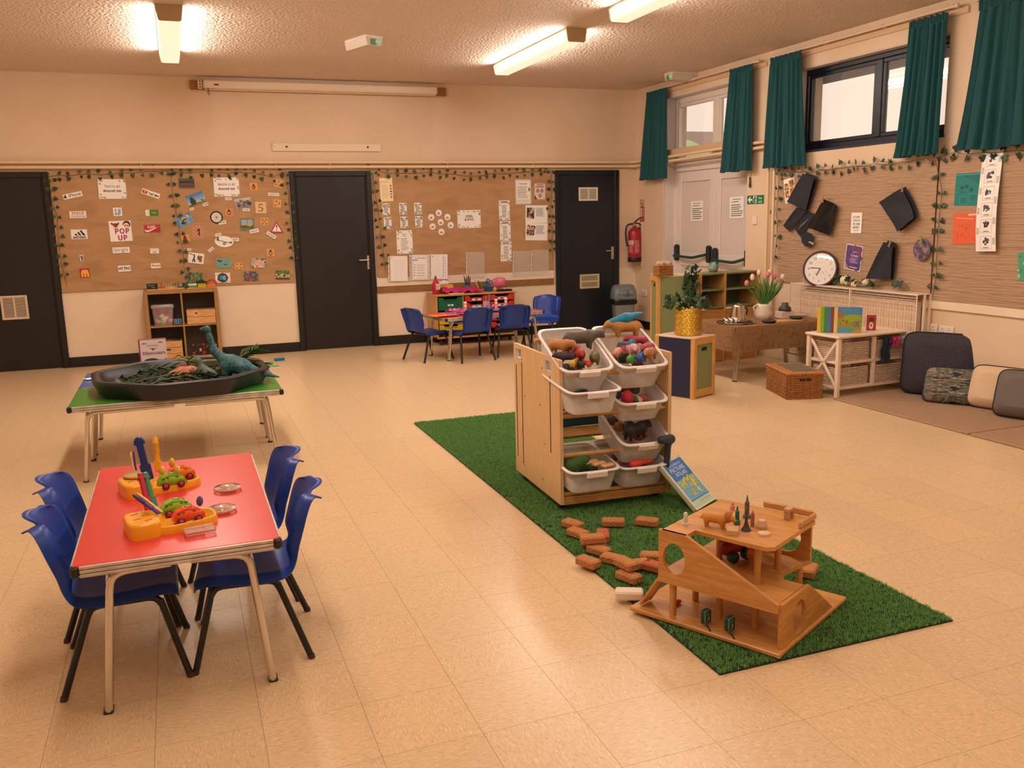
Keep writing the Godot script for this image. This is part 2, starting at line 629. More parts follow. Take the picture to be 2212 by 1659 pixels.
# ---------------------------------------------------------------- the room
func room() -> void:
	# floor: vinyl tiles of 30 cm on a slab
	var W0 := -4.3
	var ZS := 12.3
	var fl := struct("floor", b2(v3(W0 - 0.3, -0.25, -0.3), v3(XE + 0.3, -0.0035, ZS + 0.3)), hx("7b5f40", 0.8))
	var T := 0.301
	var tm := []
	for k in 12:
		var s := st()
		var h := T * 0.5 - 0.0005
		bx(s, v3(0, -0.0018, 0), v3(h * 2, 0.0034, h * 2))
		var u0 := Vector2(k % 4, k / 4) * 0.25
		flat(s)
		var turned := k % 2 == 1
		var pp := [v3(-h, 0, h), v3(h, 0, h), v3(h, 0, -h), v3(-h, 0, -h)]
		var uu := [u0 + Vector2(0, 0.25), u0 + Vector2(0.25, 0.25), u0 + Vector2(0.25, 0), u0]
		if turned: uu = [uu[1], uu[2], uu[3], uu[0]]
		quv(s, pp, uu)
		tm.append(mesh(s))
	var rest := st()
	var spots := []
	for i in range(-12, 17):
		for j in range(-27, 15):
			var c := Vector3(-0.912 + T * (i + 0.5), 0, 7.947 + T * (j + 0.5))
			if c.x < W0 - 0.1 or c.x > XE + 0.1 or c.z < -0.1 or c.z > ZS: continue
			spots.append([(c - v3(-1.0, 0, 9.0)).length(), c, (i * 7 + j * 13 + (i * j) % 5) % 12, (absi(i * 3 + j * 5 + (i * i + j) % 7)) % 3, (i + j) & 1])
	spots.sort_custom(func(p, q): return p[0] < q[0])
	var made := 0
	for sp in spots:
		var k: int = posmod(sp[2] & ~1, 12) + sp[4]
		var c: Vector3 = sp[1]
		var hidden: bool = c.z > 9.4 or c.x < -2.9
		if made < 300 and not hidden:
			obj("floor_tile", tm[k % 12], M["tile%d" % sp[3]], fl, Transform3D(Basis(), c))
			made += 1
		else:
			rest.append_from(tm[k % 12], 0, Transform3D(Basis(), c))
	var f2 := MeshInstance3D.new()
	f2.mesh = rest.commit()
	f2.material_override = M.tile0
	f2.name = "floor_tile_field"
	f2.set_meta("kind", "stuff")
	fl.add_child(f2)
	struct("ceiling", b2(v3(W0 - 0.3, HC, -0.3), v3(XE + 0.3, HC + 0.25, ZS + 0.3)), M.ceiling)
	struct("wall_west", b2(v3(W0 - 0.3, -0.25, -0.3), v3(W0, HC, ZS + 0.3)), M.wall)
	struct("wall_south", b2(v3(W0, -0.25, ZS), v3(XE, HC, ZS + 0.3)), M.wall)
	var wn := struct("wall_north", b2(v3(W0, 0.8, -0.3), v3(XE, HC, 0)), M.wall)
	obj("lower_wall", b2(v3(W0, -0.25, -0.3), v3(XE, 0.8, 0)), M.wall_low, wn)
	# east wall with the openings of the garden door and the high windows
	var s := st()
	var D := XE + 0.3
	var open := [[0.74, 2.45, 0.0, 2.86], [3.2, 5.0, 2.05, 2.81], [5.75, 7.5, 2.05, 2.81], [8.3, 10.0, 2.05, 2.81]]
	var z := -0.3
	for o in open:
		ax2(s, v3(XE, -0.25, z), v3(D, HC, o[0]))
		if o[2] > 0: ax2(s, v3(XE, -0.25, o[0]), v3(D, o[2], o[1]))
		else: ax2(s, v3(XE, -0.25, o[0]), v3(D, -0.001, o[1]))
		ax2(s, v3(XE, o[3], o[0]), v3(D, HC, o[1]))
		z = o[1]
	ax2(s, v3(XE, -0.25, z), v3(D, HC, ZS + 0.3))
	struct("wall_east", s, M.wall)
	# skirting
	for e in [[-2.80, -0.35], [0.575, 2.92], [3.81, XE]]:
		var b := struct("baseboard_north", b2(v3(e[0], 0, 0), v3(e[1], 0.108, 0.018), 0.004), M.black_paint)
		obj("skirting_foot", b2(v3(e[0], 0, 0.018), v3(e[1], 0.022, 0.028), 0.003), M.black_paint, b)
	struct("baseboard_east", b2(v3(XE - 0.018, 0, 0.02), v3(XE, 0.108, 0.74), 0.004), M.black_paint)
	struct("baseboard_east", b2(v3(XE - 0.018, 0, 2.45), v3(XE, 0.108, 11), 0.004), M.wall_low)
	struct("trim_1", b2(v3(XE - 0.02, 0.685, 4.9), v3(XE, 0.755, 11), 0.005), M.wall_low)
	struct("trim_2", bs(v3(-1.95, 3.035, 0.003), v3(4.6, 0.012, 0.006)), M.wall)
	black_door("door_1", -3.745, -2.80, false)
	black_door("door_2", -0.36, 0.575, true)
	black_door("door_3", 2.91, 3.81, true)
	garden_door()
	for w in [[3.2, 5.0, 4.16], [5.75, 7.5, 6.6], [8.3, 10.0, 9.1]]: high_window(w[0], w[1], w[2])
	outside()

func black_door(n: String, x0: float, x1: float, lever: bool) -> void:
	var H := 2.055
	var mt: Material = M.navy_paint if n == "door_3" else M.black_paint
	var d := struct(n, b2(v3(x0 + 0.075, 0.006, 0.001), v3(x1 - 0.075, H - 0.055, 0.012), 0.003), mt)
	for e in [x0, x1 - 0.06]:
		obj("door_frame", b2(v3(e, 0, 0.001), v3(e + 0.06, H, 0.034), 0.006), mt, d)
	for e in [x0 + 0.06, x1 - 0.074]:
		obj("door_stop", b2(v3(e, 0, 0.001), v3(e + 0.014, H - 0.05, 0.022), 0.003), mt, d)
	obj("door_head", b2(v3(x0 + 0.06, H - 0.06, 0.001), v3(x1 - 0.06, H, 0.034), 0.006), mt, d)
	if lever:
		var hxp := x1 - 0.105 + (0.02 if n == "door_3" else 0.03)
		var hd := obj("door_handle", bs(v3(hxp, 1.0, 0.016), v3(0.042, 0.165, 0.009), 0.004), M.alu, d)
		obj("lever", ts(bend([v3(hxp, 1.03, 0.018), v3(hxp, 1.03, 0.055), v3(hxp - 0.12, 1.03, 0.055)], 0.02), 0.009), M.alu, hd)
		obj("keyhole", bs(v3(hxp, 0.955, 0.021), v3(0.008, 0.02, 0.002)), hx("101010"), hd)
	if n == "door_1":
		vent(d, -3.256, 0.674, 0.25, 0.25, 18, true, hx("dcc9b2", 0.5))
	if n == "door_3":
		vent(d, 3.375, 1.758, 0.27, 0.17, 12, true, hx("e6dccb", 0.5))
		vent(d, 3.387, 0.645, 0.28, 0.185, 11, false, hx("cdbf98", 0.5))

func vent(d: Node3D, x: float, y: float, w: float, h: float, n: int, hor: bool, mt: Material) -> void:
	var s := st()
	var b := 0.022
	ax2(s, v3(x - w / 2, y - h / 2, 0.012), v3(x - w / 2 + b, y + h / 2, 0.024), 0.003)
	ax2(s, v3(x + w / 2 - b, y - h / 2, 0.012), v3(x + w / 2, y + h / 2, 0.024), 0.003)
	ax2(s, v3(x - w / 2 + b, y - h / 2, 0.012), v3(x + w / 2 - b, y - h / 2 + b, 0.024), 0.003)
	ax2(s, v3(x - w / 2 + b, y + h / 2 - b, 0.012), v3(x + w / 2 - b, y + h / 2, 0.024), 0.003)
	var v := obj("vent", s, mt, d)
	obj("vent_opening", bs(v3(x, y, 0.0125), v3(w - b * 2, h - b * 2, 0.002)), hx("2a211b", 0.9), v)
	for i in n:
		if hor:
			var yy := y - h / 2 + b + (h - b * 2) * (i + 0.5) / n
			obj("vent_slat", bs(v3(x, yy, 0.018), v3(w - b * 2, (h - b * 2) / n * 0.6, 0.004), 0.001, eul(0.5, 0, 0)), mt, v)
		else:
			var xx := x - w / 2 + b + (w - b * 2) * (i + 0.5) / n
			obj("vent_slat", bs(v3(xx, y, 0.018), v3((w - b * 2) / n * 0.55, h - b * 2, 0.004), 0.001), mt, v)
	if not hor:
		obj("vent_bar", bs(v3(x, y, 0.018), v3(w - b * 2, 0.02, 0.006)), mt, v)
	else:
		obj("vent_bar", bs(v3(x, y, 0.021), v3(0.016, h - b * 2, 0.003)), mt, v)

# white double garden door with a glazed light above, set back in its opening
func garden_door() -> void:
	var X := XE + 0.13
	var wm := hx("dfd3cb", 0.35)
	var d := struct("door_4", b2(v3(X, 0, 0.74), v3(X + 0.07, 2.03, 0.80), 0.006), wm)
	obj("door_frame", b2(v3(X, 0, 2.39), v3(X + 0.07, 2.86, 2.45), 0.006), wm, d)
	obj("door_frame", b2(v3(X, 2.03, 0.74), v3(X + 0.07, 2.86, 0.80), 0.006), wm, d)
	obj("door_head", b2(v3(X, 2.78, 0.80), v3(X + 0.07, 2.86, 2.39), 0.006), wm, d)
	obj("transom_bar", b2(v3(X - 0.01, 1.985, 0.80), v3(X + 0.07, 2.09, 2.39), 0.006), wm, d)
	obj("mullion", b2(v3(X, 2.09, 1.60), v3(X + 0.07, 2.78, 1.68), 0.006), wm, d)
	for e in [[0.80, 1.60], [1.68, 2.39]]:
		var f := st()
		var x1 := X + 0.008
		ax2(f, v3(x1, 2.09, e[0]), v3(x1 + 0.04, 2.13, e[1]), 0.005)
		ax2(f, v3(x1, 2.74, e[0]), v3(x1 + 0.04, 2.78, e[1]), 0.005)
		ax2(f, v3(x1, 2.13, e[0]), v3(x1 + 0.04, 2.74, e[0] + 0.04), 0.005)
		ax2(f, v3(x1, 2.13, e[1] - 0.04), v3(x1 + 0.04, 2.74, e[1]), 0.005)
		var tf := obj("transom_window", f, wm, d)
		obj("glass_pane", b2(v3(X + 0.028, 2.12, e[0] + 0.03), v3(X + 0.034, 2.75, e[1] - 0.03)), M.glass, tf)
		# door leaf below: stiles, rails and two sunk panels
		var l0: float = e[0] if e[0] < 1.0 else 1.64
		var l1: float = 1.64 if e[0] < 1.0 else 2.39
		var s := st()
		ax2(s, v3(X + 0.005, 0.02, l0 + 0.004), v3(X + 0.06, 1.98, l0 + 0.11), 0.006)
		ax2(s, v3(X + 0.005, 0.02, l1 - 0.11), v3(X + 0.06, 1.98, l1 - 0.004), 0.006)
		for y in [[0.02, 0.13], [0.86, 1.02], [1.86, 1.98]]:
			ax2(s, v3(X + 0.005, y[0], l0 + 0.11), v3(X + 0.06, y[1], l1 - 0.11), 0.006)
		var leaf := obj("door_leaf", s, wm, d)
		for y in [[0.13, 0.86], [1.02, 1.86]]:
			obj("door_panel", b2(v3(X + 0.022, y[0], l0 + 0.108), v3(X + 0.045, y[1], l1 - 0.108), 0.004), hx("d6cac2", 0.4), leaf)
		# push bar
		var by := 0.965 if e[0] < 1.0 else 0.94
		var pb := obj("push_bar", ts(bend([v3(X - 0.06, by + 0.012, l0 + 0.06), v3(X - 0.075, by, l0 + 0.5), v3(X - 0.03, by + 0.05, l1 - 0.07)], 0.05), 0.017, 10), hx("0f4634", 0.35), d)
		for zz in [l0 + 0.075, l1 - 0.055]:
			obj("bar_housing", bs(v3(X - 0.03, by + 0.05, zz), v3(0.066, 0.2, 0.055), 0.018), hx("141a20", 0.4), pb)
	# boxed pipe casing that crosses the opening
	struct("trim_3", b2(v3(XE - 0.012, 2.165, 0.72), v3(XE + 0.06, 2.25, 2.47), 0.006), hx("cfae88", 0.5))
	struct("trim_4", b2(v3(XE - 0.012, 0.0, 0.68), v3(XE, 2.0, 0.74), 0.004), hx("dcc5a8", 0.5))
	# white plastic lining of the reveal
	var lin := st()
	ax2(lin, v3(XE + 0.001, 0, 0.741), v3(X, 2.86, 0.752))
	ax2(lin, v3(XE + 0.001, 0, 2.438), v3(X, 2.86, 2.449))
	ax2(lin, v3(XE + 0.001, 2.848, 0.752), v3(X, 2.859, 2.438))
	struct("trim_5", lin, hx("dcd2cc", 0.5))

func high_window(z0: float, z1: float, zm: float) -> void:
	var X := XE + 0.1
	var dm := hx("191d2b", 0.35)
	var n := numbered("window_1")
	var s := st()
	ax2(s, v3(X, 2.05, z0), v3(X + 0.06, 2.105, z1), 0.006)
	ax2(s, v3(X, 2.755, z0), v3(X + 0.06, 2.81, z1), 0.006)
	ax2(s, v3(X, 2.105, z0), v3(X + 0.06, 2.755, z0 + 0.05), 0.006)
	ax2(s, v3(X, 2.105, z1 - 0.05), v3(X + 0.06, 2.755, z1), 0.006)
	ax2(s, v3(X, 2.105, zm - 0.035), v3(X + 0.06, 2.755, zm + 0.035), 0.006)
	var w := obj("window_frame", s, dm)
	w.name = "window_%d" % (1 + int(taken.get("window_count", 0)))
	taken["window_count"] = int(taken.get("window_count", 0)) + 1
	w.set_meta("kind", "structure")
	for e in [[z0 + 0.05, zm - 0.035], [zm + 0.035, z1 - 0.05]]:
		var f := st()
		var a: float = e[0]
		var b: float = e[1]
		ax2(f, v3(X + 0.012, 2.105, a), v3(X + 0.05, 2.14, b), 0.004)
		ax2(f, v3(X + 0.012, 2.72, a), v3(X + 0.05, 2.755, b), 0.004)
		ax2(f, v3(X + 0.012, 2.14, a), v3(X + 0.05, 2.72, a + 0.035), 0.004)
		ax2(f, v3(X + 0.012, 2.14, b - 0.035), v3(X + 0.05, 2.72, b), 0.004)
		var fr := obj("sash", f, dm, w)
		obj("glass_pane", b2(v3(X + 0.028, 2.13, a + 0.025), v3(X + 0.034, 2.73, b - 0.025)), M.glass, fr)
	obj("window_sill", b2(v3(XE - 0.006, 2.03, z0 - 0.01), v3(X + 0.02, 2.052, z1 + 0.01), 0.004), hx("2a2f45", 0.35), w)
	obj("head_lining", b2(v3(XE + 0.001, 2.8, z0), v3(X, 2.809, z1)), hx("d8cdc6", 0.5), w)
	obj("side_lining", b2(v3(XE + 0.001, 2.052, z0 + 0.001), v3(X, 2.8, z0 + 0.01)), hx("d8cdc6", 0.5), w)

# what shows through the high windows: eaves, hedge and a gabled house
func outside() -> void:
	var X := XE + 0.3
	var ev := thing("roof_eaves", "dark overhanging eaves with a pale gutter outside the high windows", "eaves", v3(X, 0, 0))
	obj("soffit", b2(v3(0.02, 2.96, 0.9), v3(0.75, 3.0, 11)), hx("3c3f4c", 0.7), ev)
	obj("fascia", b2(v3(0.75, 2.84, 0.9), v3(0.78, 3.06, 11)), hx("363a47", 0.6), ev)
	obj("gutter", ts([v3(0.86, 2.93, 0.9), v3(0.86, 2.93, 11)], 0.06, 8), hx("8d918c", 0.5), ev)
	obj("lamp_tube", ts([v3(0.4, 2.93, 2.9), v3(0.4, 2.93, 4.4)], 0.02, 8), hx("e8e2da", 0.5), ev)
	var dp := thing("downpipe", "thin pale downpipe standing outside the garden door", "pipe", v3(X + 0.86, 0, 1.75))
	obj("pipe", ts([v3(0, 0, 0), v3(0, 2.85, 0)], 0.03, 8), hx("a9c4cc", 0.5), dp)
	var hd := st()
	for i in 17:
		ball(hd, v3(X + 9.3 + R.randf() * 1.2, 1.6 + R.randf() * 1.5 - maxf(0.0, i - 24) * 0.06, -20 + i * 0.42), v3(0.9, 0.9, 0.7) * (0.7 + R.randf() * 0.5), 8)
	for i in 10:
		ax2(hd, v3(X + 9.2, 0, -20 + i * 1.4), v3(X + 9.4, 2.0, -19.8 + i * 1.4))
	var hg := obj("hedge", hd, hx("b9cf9c", 0.9))
	tag(hg, "pale green garden hedge seen through the glass above the white door", "hedge")
	hg.set_meta("kind", "stuff")
	var hs := thing("house", "distant gabled house behind the hedge outside the door", "house", v3(X + 14, 0, -22.5))
	obj("house_wall", b2(v3(0, 0, -1.3), v3(5, 3.6, 1.3)), hx("e8cdb8", 0.9), hs)
	obj("gable", ps([Vector2(-1.3, 3.6), Vector2(1.3, 3.6), Vector2(0, 4.7)], 5.0, Transform3D(Basis(v3(0, 0, -1), v3(0, 1, 0), v3(1, 0, 0)), v3(0, 0, 0))), hx("e8cdb8", 0.9), hs)
	for e in [-1.0, 1.0]:
		obj("roof", bs(v3(2.5, 4.2, e * 0.7), v3(5.3, 0.08, 1.85), 0.0, eul(e * 0.7, 0, 0)), hx("a08a80", 0.9), hs)
	struct("ground", b2(v3(X, -0.4, -40), v3(X + 60, -0.26, 40)), hx("9a9484", 0.9))

# ---------------------------------------------------------------- ceiling lights
func strip_lights() -> void:
	var warm := Color(1.0, 0.932, 0.875)
	var em := StandardMaterial3D.new()
	em.albedo_color = Color(0.9, 0.86, 0.8)
	em.emission_enabled = true
	em.emission = Color(1.0, 0.89, 0.78)
	em.emission_energy_multiplier = 0.95
	em.roughness = 0.5
	var L := 1.86
	var spots := [
		["first ceiling strip light with beige end cap, hung nearest the projector screen case", -1.53, 1.45],
		["ceiling strip light running away beside the corner over the coloured chairs", 1.70, 1.45],
		["ceiling strip light cut off by the upper edge of the photo, over the toy trolley", 1.71, 4.06],
		["ceiling strip light overhead above the red table, out of view", -1.53, 4.06],
		["ceiling strip light overhead above the grass rug, out of view", 1.71, 6.67],
		["ceiling strip light behind the red table, out of view", -1.53, 6.67],
		["ceiling strip light at the back of the room, near the east wall", 1.71, 9.28],
		["ceiling strip light at the back of the room, near the west wall", -1.53, 9.28]]
	for q in spots:
		var t := thing("strip_light", q[0], "light", v3(q[1], HC, q[2]), 0, "fluorescent ceiling lights")
		obj("housing", b2(v3(-0.085, -0.02, 0), v3(0.085, -0.0005, L), 0.003), hx("d9d2c8", 0.5), t)
		var prof := [Vector2(-0.09, -0.02), Vector2(-0.075, -0.1), Vector2(-0.065, -0.108), Vector2(0.065, -0.108), Vector2(0.075, -0.1), Vector2(0.09, -0.02)]
		obj("diffuser_lamp", ps(prof, L - 0.02, Transform3D(Basis(), v3(0, 0, 0.01))), em, t)
		var cap := [Vector2(-0.094, 0), Vector2(-0.094, -0.02), Vector2(-0.079, -0.103), Vector2(-0.068, -0.112), Vector2(0.068, -0.112), Vector2(0.079, -0.103), Vector2(0.094, -0.02), Vector2(0.094, 0)]
		for z in [-0.001, L - 0.01]:
			obj("end_cap", ps(cap, 0.014, Transform3D(Basis(), v3(0, -0.001, z))), hx("b39a70", 0.5), t)
		for k in 3:
			var a := AreaLight3D.new()
			a.name = ["lamp_down", "lamp_west", "lamp_east"][k]
			a.area_size = Vector2(0.13, L - 0.1) if k == 0 else Vector2(0.07, L - 0.1)
			a.light_color = warm
			a.light_energy = (DOWN if k == 0 else SIDE) * ([1.25, 1.1, 0.8, 0.6][int(q[2] / 2.6)])
			a.area_range = 30.0
			a.shadow_enabled = true
			t.add_child(a)
			# lies along z; shines down, or sideways out of the flank
			if k == 0: a.transform = Transform3D(Basis(v3(1, 0, 0), v3(0, 0, -1), v3(0, 1, 0)), v3(0, -0.113, L * 0.5))
			else:
				var e := -1.0 if k == 1 else 1.0
				a.transform = Transform3D(Basis(v3(0, 1, 0) * e, v3(0, 0, 1), v3(-e, 0, 0)).orthonormalized(), v3(e * 0.093, -0.062, L * 0.5))

const DOWN := 2.3
const SIDE := 1.2

# ---------------------------------------------------------------- flat print: one sheet, painted with small brushes
func cell(w: int, h: int) -> Rect2i:
	if A == null:
		A = Image.create(2048, 2048, false, Image.FORMAT_RGBA8)
		A.fill(Color("f4efe9"))
		shelf = Vector3i(12, 2, 0)
	if shelf.x + w + 4 > 2048:
		shelf = Vector3i(2, shelf.y + shelf.z + 4, 0)
	O = Vector2i(shelf.x, shelf.y)
	shelf = Vector3i(shelf.x + w + 4, shelf.y, maxi(shelf.z, h))
	return Rect2i(O, Vector2i(w, h))

func uvr(r: Rect2i) -> Rect2:
	return Rect2(Vector2(r.position) / 2048.0, Vector2(r.size) / 2048.0)

func fr(x: float, y: float, w: float, h: float, c: Color) -> void:
	A.fill_rect(Rect2i(O.x + roundi(x), O.y + roundi(y), maxi(1, roundi(w)), maxi(1, roundi(h))), c)

func el(cx: float, cy: float, rx: float, ry: float, c: Color) -> void:
	for y in range(floori(cy - ry), ceili(cy + ry) + 1):
		var t := 1.0 - pow((y + 0.5 - cy) / ry, 2.0)
		if t > 0: fr(cx - rx * sqrt(t), y, 2.0 * rx * sqrt(t), 1, c)

func pl(pts: Array, c: Color) -> void:
	var y0 := 1e9
	var y1 := -1e9
	for p in pts:
		y0 = minf(y0, p[1]); y1 = maxf(y1, p[1])
	for y in range(floori(y0), ceili(y1) + 1):
		var xs := []
		for i in pts.size():
			var a = pts[i]
			var b = pts[(i + 1) % pts.size()]
			var yy := y + 0.5
			if (a[1] <= yy) != (b[1] <= yy): xs.append(a[0] + (yy - a[1]) / (b[1] - a[1]) * (b[0] - a[0]))
		xs.sort()
		for i in range(0, xs.size() - 1, 2): fr(xs[i], y, xs[i + 1] - xs[i], 1, c)

func ln(x0: float, y0: float, x1: float, y1: float, w: float, c: Color) -> void:
	var n := maxi(1, int(maxf(absf(x1 - x0), absf(y1 - y0))))
	for i in n + 1:
		var t := float(i) / n
		fr(lerpf(x0, x1, t) - w / 2, lerpf(y0, y1, t) - w / 2, w, w, c)

func spk(x: float, y: float, w: float, h: float, cols: Array, n: int, r := 2.0) -> void:
	for i in n:
		el(x + R.randf() * w, y + R.randf() * h, r * (0.5 + R.randf()), r * (0.5 + R.randf()), cols[R.randi() % cols.size()])

func face(bold: bool, serif := false) -> SystemFont:
	var k := "%s%s" % [bold, serif]
	if not fonts.has(k):
		var f := SystemFont.new()
		f.font_names = PackedStringArray(["Droid Serif" if serif else "Droid Sans"])
		f.font_weight = 700 if bold else 400
		fonts[k] = f
	return fonts[k]

# text with its middle at cx and its baseline at y
func tt(s: String, cx: float, y: float, size: int, c: Color, bold := false, serif := false, wide := 0.0) -> void:
	var ts_ := TextServerManager.get_primary_interface()
	var b := ts_.create_shaped_text()
	ts_.shaped_text_add_string(b, s, face(bold, serif).get_rids(), size)
	ts_.shaped_text_shape(b)
	var k := 1.0 if wide <= 0.0 else wide / ts_.shaped_text_get_width(b)
	var x := cx - ts_.shaped_text_get_width(b) * k * 0.5
	for g in ts_.shaped_text_get_glyphs(b):
		var sz := Vector2i(size, 0)
		ts_.font_render_glyph(g.font_rid, sz, g.index)
		var ti := ts_.font_get_glyph_texture_idx(g.font_rid, sz, g.index)
		if ti >= 0:
			var im := ts_.font_get_texture_image(g.font_rid, sz, ti)
			var r := Rect2i(ts_.font_get_glyph_uv_rect(g.font_rid, sz, g.index))
			var o := ts_.font_get_glyph_offset(g.font_rid, sz, g.index)
			var wq := maxi(1, roundi(r.size.x * k))
			for yy in r.size.y:
				for xx in wq:
					var a: float = im.get_pixel(r.position.x + mini(int(xx / k), r.size.x - 1), r.position.y + yy).a
					if a > 0.02:
						var px := Vector2i(O.x + roundi(x + o.x * k) + xx, O.y + roundi(y + o.y) + yy)
						A.set_pixelv(px, A.get_pixelv(px).lerp(Color(c, 1.0), a))
		x += g.advance * k
	ts_.free_rid(b)

func lines_of(x: float, y: float, w: float, n: int, gap: float, c: Color, th := 1.5) -> void:
	for i in n: fr(x + R.randf() * w * 0.06, y + i * gap, w * (0.72 + R.randf() * 0.28), th, c)

func leafy(w: float, h: float) -> void:
	for i in 26:
		var e := i % 4
		var t := R.randf()
		if absf(t - 0.5) < 0.16 and R.randf() < 0.7: continue
		var p := Vector2(t * w, 5) if e == 0 else Vector2(t * w, h - 5) if e == 1 else Vector2(5, t * h) if e == 2 else Vector2(w - 5, t * h)
		el(p.x, p.y, 2.5, 1.4, [Color("5a6b58"), Color("8c8f84"), Color("3e4a44")][i % 3])
		el(p.x + 3, p.y + 2, 1.2, 2.2, Color("8c978a"))

var crimson := Color("b02a30")
var ink := Color("23211f")
var paper := Color("f4efe9")

func art(id: String, w: int, h: int) -> Rect2i:
	var r := cell(w, h)
	var W := float(w)
	var H := float(h)
	fr(0, 0, w, h, paper)
	match id:
		"text", "maths":
			leafy(W, H)
			tt("Text is all" if id == "text" else "Maths is all", W / 2, H * 0.42, int(H * 0.19), Color("55504c"))
			tt("Around me", W / 2, H * 0.66, int(H * 0.18), Color("3a3634"), true)
		"phone":
			el(W * 0.1, H * 0.55, H * 0.24, H * 0.27, ink)
			el(W * 0.13, H * 0.2, H * 0.07, H * 0.12, ink)
			el(W * 0.175, H * 0.5, H * 0.1, H * 0.1, paper)
			tt("iPhone", W * 0.6, H * 0.77, int(H * 0.78), ink)
		"tube":
			fr(W * 0.04, H * 0.22, W * 0.27, H * 0.56, Color("c4262e"))
			pl([[W * 0.14, H * 0.33], [W * 0.14, H * 0.67], [W * 0.23, H * 0.5]], paper)
			tt("YouTube", W * 0.66, H * 0.74, int(H * 0.62), ink, true, false, W * 0.6)
		"tesco":
			tt("TESCO", W * 0.5, H * 0.42, int(H * 0.42), Color("b5323a"), true, false, W * 0.8)
			for i in 5:
				fr(W * (0.12 + i * 0.16), H * 0.54, W * 0.1, H * 0.07, ink)
			tt("Every little helps", W * 0.5, H * 0.87, int(H * 0.24), ink, false, true, W * 0.88)
		"coop":
			var c := Color("2f6fae")
			for q in [["c", 0.3, 0.45], ["o", 0.7, 0.45], ["o", 0.3, 0.88], ["p", 0.7, 0.82]]:
				tt(q[0], W * q[1], H * q[2], int(H * 0.6), c, true)
		"green":
			fr(W * 0.07, 0, W * 0.06, H, Color("e9d27a"))
			fr(W * 0.19, 0, W * 0.06, H, Color("e3c95f"))
			fr(W * 0.3, 0, W * 0.7, H, Color("3c7a2e"))
			tt("SOUTHERN", W * 0.65, H * 0.48, int(H * 0.17), Color("dfeac4"), true)
			fr(W * 0.48, H * 0.6, W * 0.34, H * 0.05, Color("b8d49a"))
		"adidas":
			for i in 3:
				var x := W * (0.22 + i * 0.17)
				var t := H * (0.42 - i * 0.17)
				pl([[x, t + H * 0.08], [x + W * 0.1, t], [x + W * 0.1 + (H * 0.62 - t) * 0.62, H * 0.62], [x + (H * 0.62 - t) * 0.55 - W * 0.02, H * 0.62]], ink)
			tt("adidas", W * 0.5, H * 0.92, int(H * 0.36), ink, true, false, W * 0.82)
		"popup":
			el(W * 0.3, H * 0.26, W * 0.13, H * 0.12, Color("f0bf9c"))
			el(W * 0.3, H * 0.18, W * 0.14, H * 0.07, Color("7c3428"))
			el(W * 0.14, H * 0.13, W * 0.05, H * 0.05, Color("7c3428"))
			el(W * 0.44, H * 0.12, W * 0.04, H * 0.05, Color("7c3428"))
			el(W * 0.8, H * 0.18, W * 0.17, H * 0.17, Color("2c211d"))
			el(W * 0.78, H * 0.23, W * 0.13, H * 0.13, Color("f3cda9"))
			el(W * 0.27, H * 0.27, 2, 2, ink)
			el(W * 0.34, H * 0.27, 2, 2, ink)
			el(W * 0.74, H * 0.24, 2, 2, ink)
			el(W * 0.83, H * 0.24, 2, 2, ink)
			tt("POP", W * 0.56, H * 0.63, int(H * 0.36), Color("9c2f6e"), true)
			tt("UP", W * 0.56, H * 0.95, int(H * 0.36), Color("a32c70"), true)
		"nike":
			fr(0, 0, w, h, Color("b3283a"))
			tt("NIKE", W * 0.45, H * 0.46, int(H * 0.5), paper, true, false, W * 0.5)
			pl([[W * 0.05, H * 0.55], [W * 0.04, H * 0.8], [W * 0.14, H * 0.94], [W * 0.3, H * 0.88], [W * 0.92, H * 0.26], [W * 0.3, H * 0.68], [W * 0.15, H * 0.72], [W * 0.1, H * 0.64]], paper)
		"google":
			var cs := [Color("4a68a8"), Color("a8535a"), Color("dfb15c"), Color("4a68a8"), Color("5c9a72"), Color("a8535a")]
			var xs := [0.16, 0.335, 0.475, 0.615, 0.735, 0.85]
			for i in 6:
				tt("Google"[i], W * xs[i], H * 0.72, int(H * 0.8), cs[i])
		"audi":
			for i in 4:
				el(W * (0.23 + i * 0.18), H * 0.38, W * 0.11, H * 0.2, Color("b9b2ae"))
				el(W * (0.23 + i * 0.18), H * 0.38, W * 0.085, H * 0.15, paper)
			tt("Audi", W * 0.5, H * 0.86, int(H * 0.3), Color("6d3838"), true)
		"mm":
			fr(0, 0, w, h, Color("ad2529"))
			for e in [-1.0, 1.0]:
				for i in 30:
					var t := i / 29.0 * PI
					el(W * (0.5 + e * 0.15 - 0.15 * cos(t)), H * (0.86 - 0.62 * sin(t)), 3.2, 3.2, Color("f0b440"))
		"heinz":
			for i in 5:
				tt("HEINZ"[i], W * (0.14 + i * 0.18), H * (0.6 - 0.05 * absf(i - 2) * 0 + 0.08 * absf(i - 2) * 0.5), int(H * 0.58), ink, true)
			fr(W * 0.32, H * 0.8, W * 0.36, H * 0.05, Color("8a8480"))
		"persil":
			tt("Persil", W * 0.6, H * 0.7, int(H * 0.56), Color("a8303a"), true, true)
			ln(W * 0.1, H * 0.3, W * 0.22, H * 0.6, 2, Color("c46a70"))
		"figure":
			fr(0, 0, w, h, Color("efe5da"))
			pl([[W * 0.1, H * 0.1], [W * 0.45, H * 0.9], [W * 0.6, H * 0.9], [W * 0.9, H * 0.05], [W * 0.6, H * 0.35], [W * 0.35, H * 0.3]], Color("4a4542"))
			fr(W * 0.35, H * 0.4, W * 0.12, H * 0.4, paper)
			fr(W * 0.55, H * 0.4, W * 0.14, H * 0.5, ink)
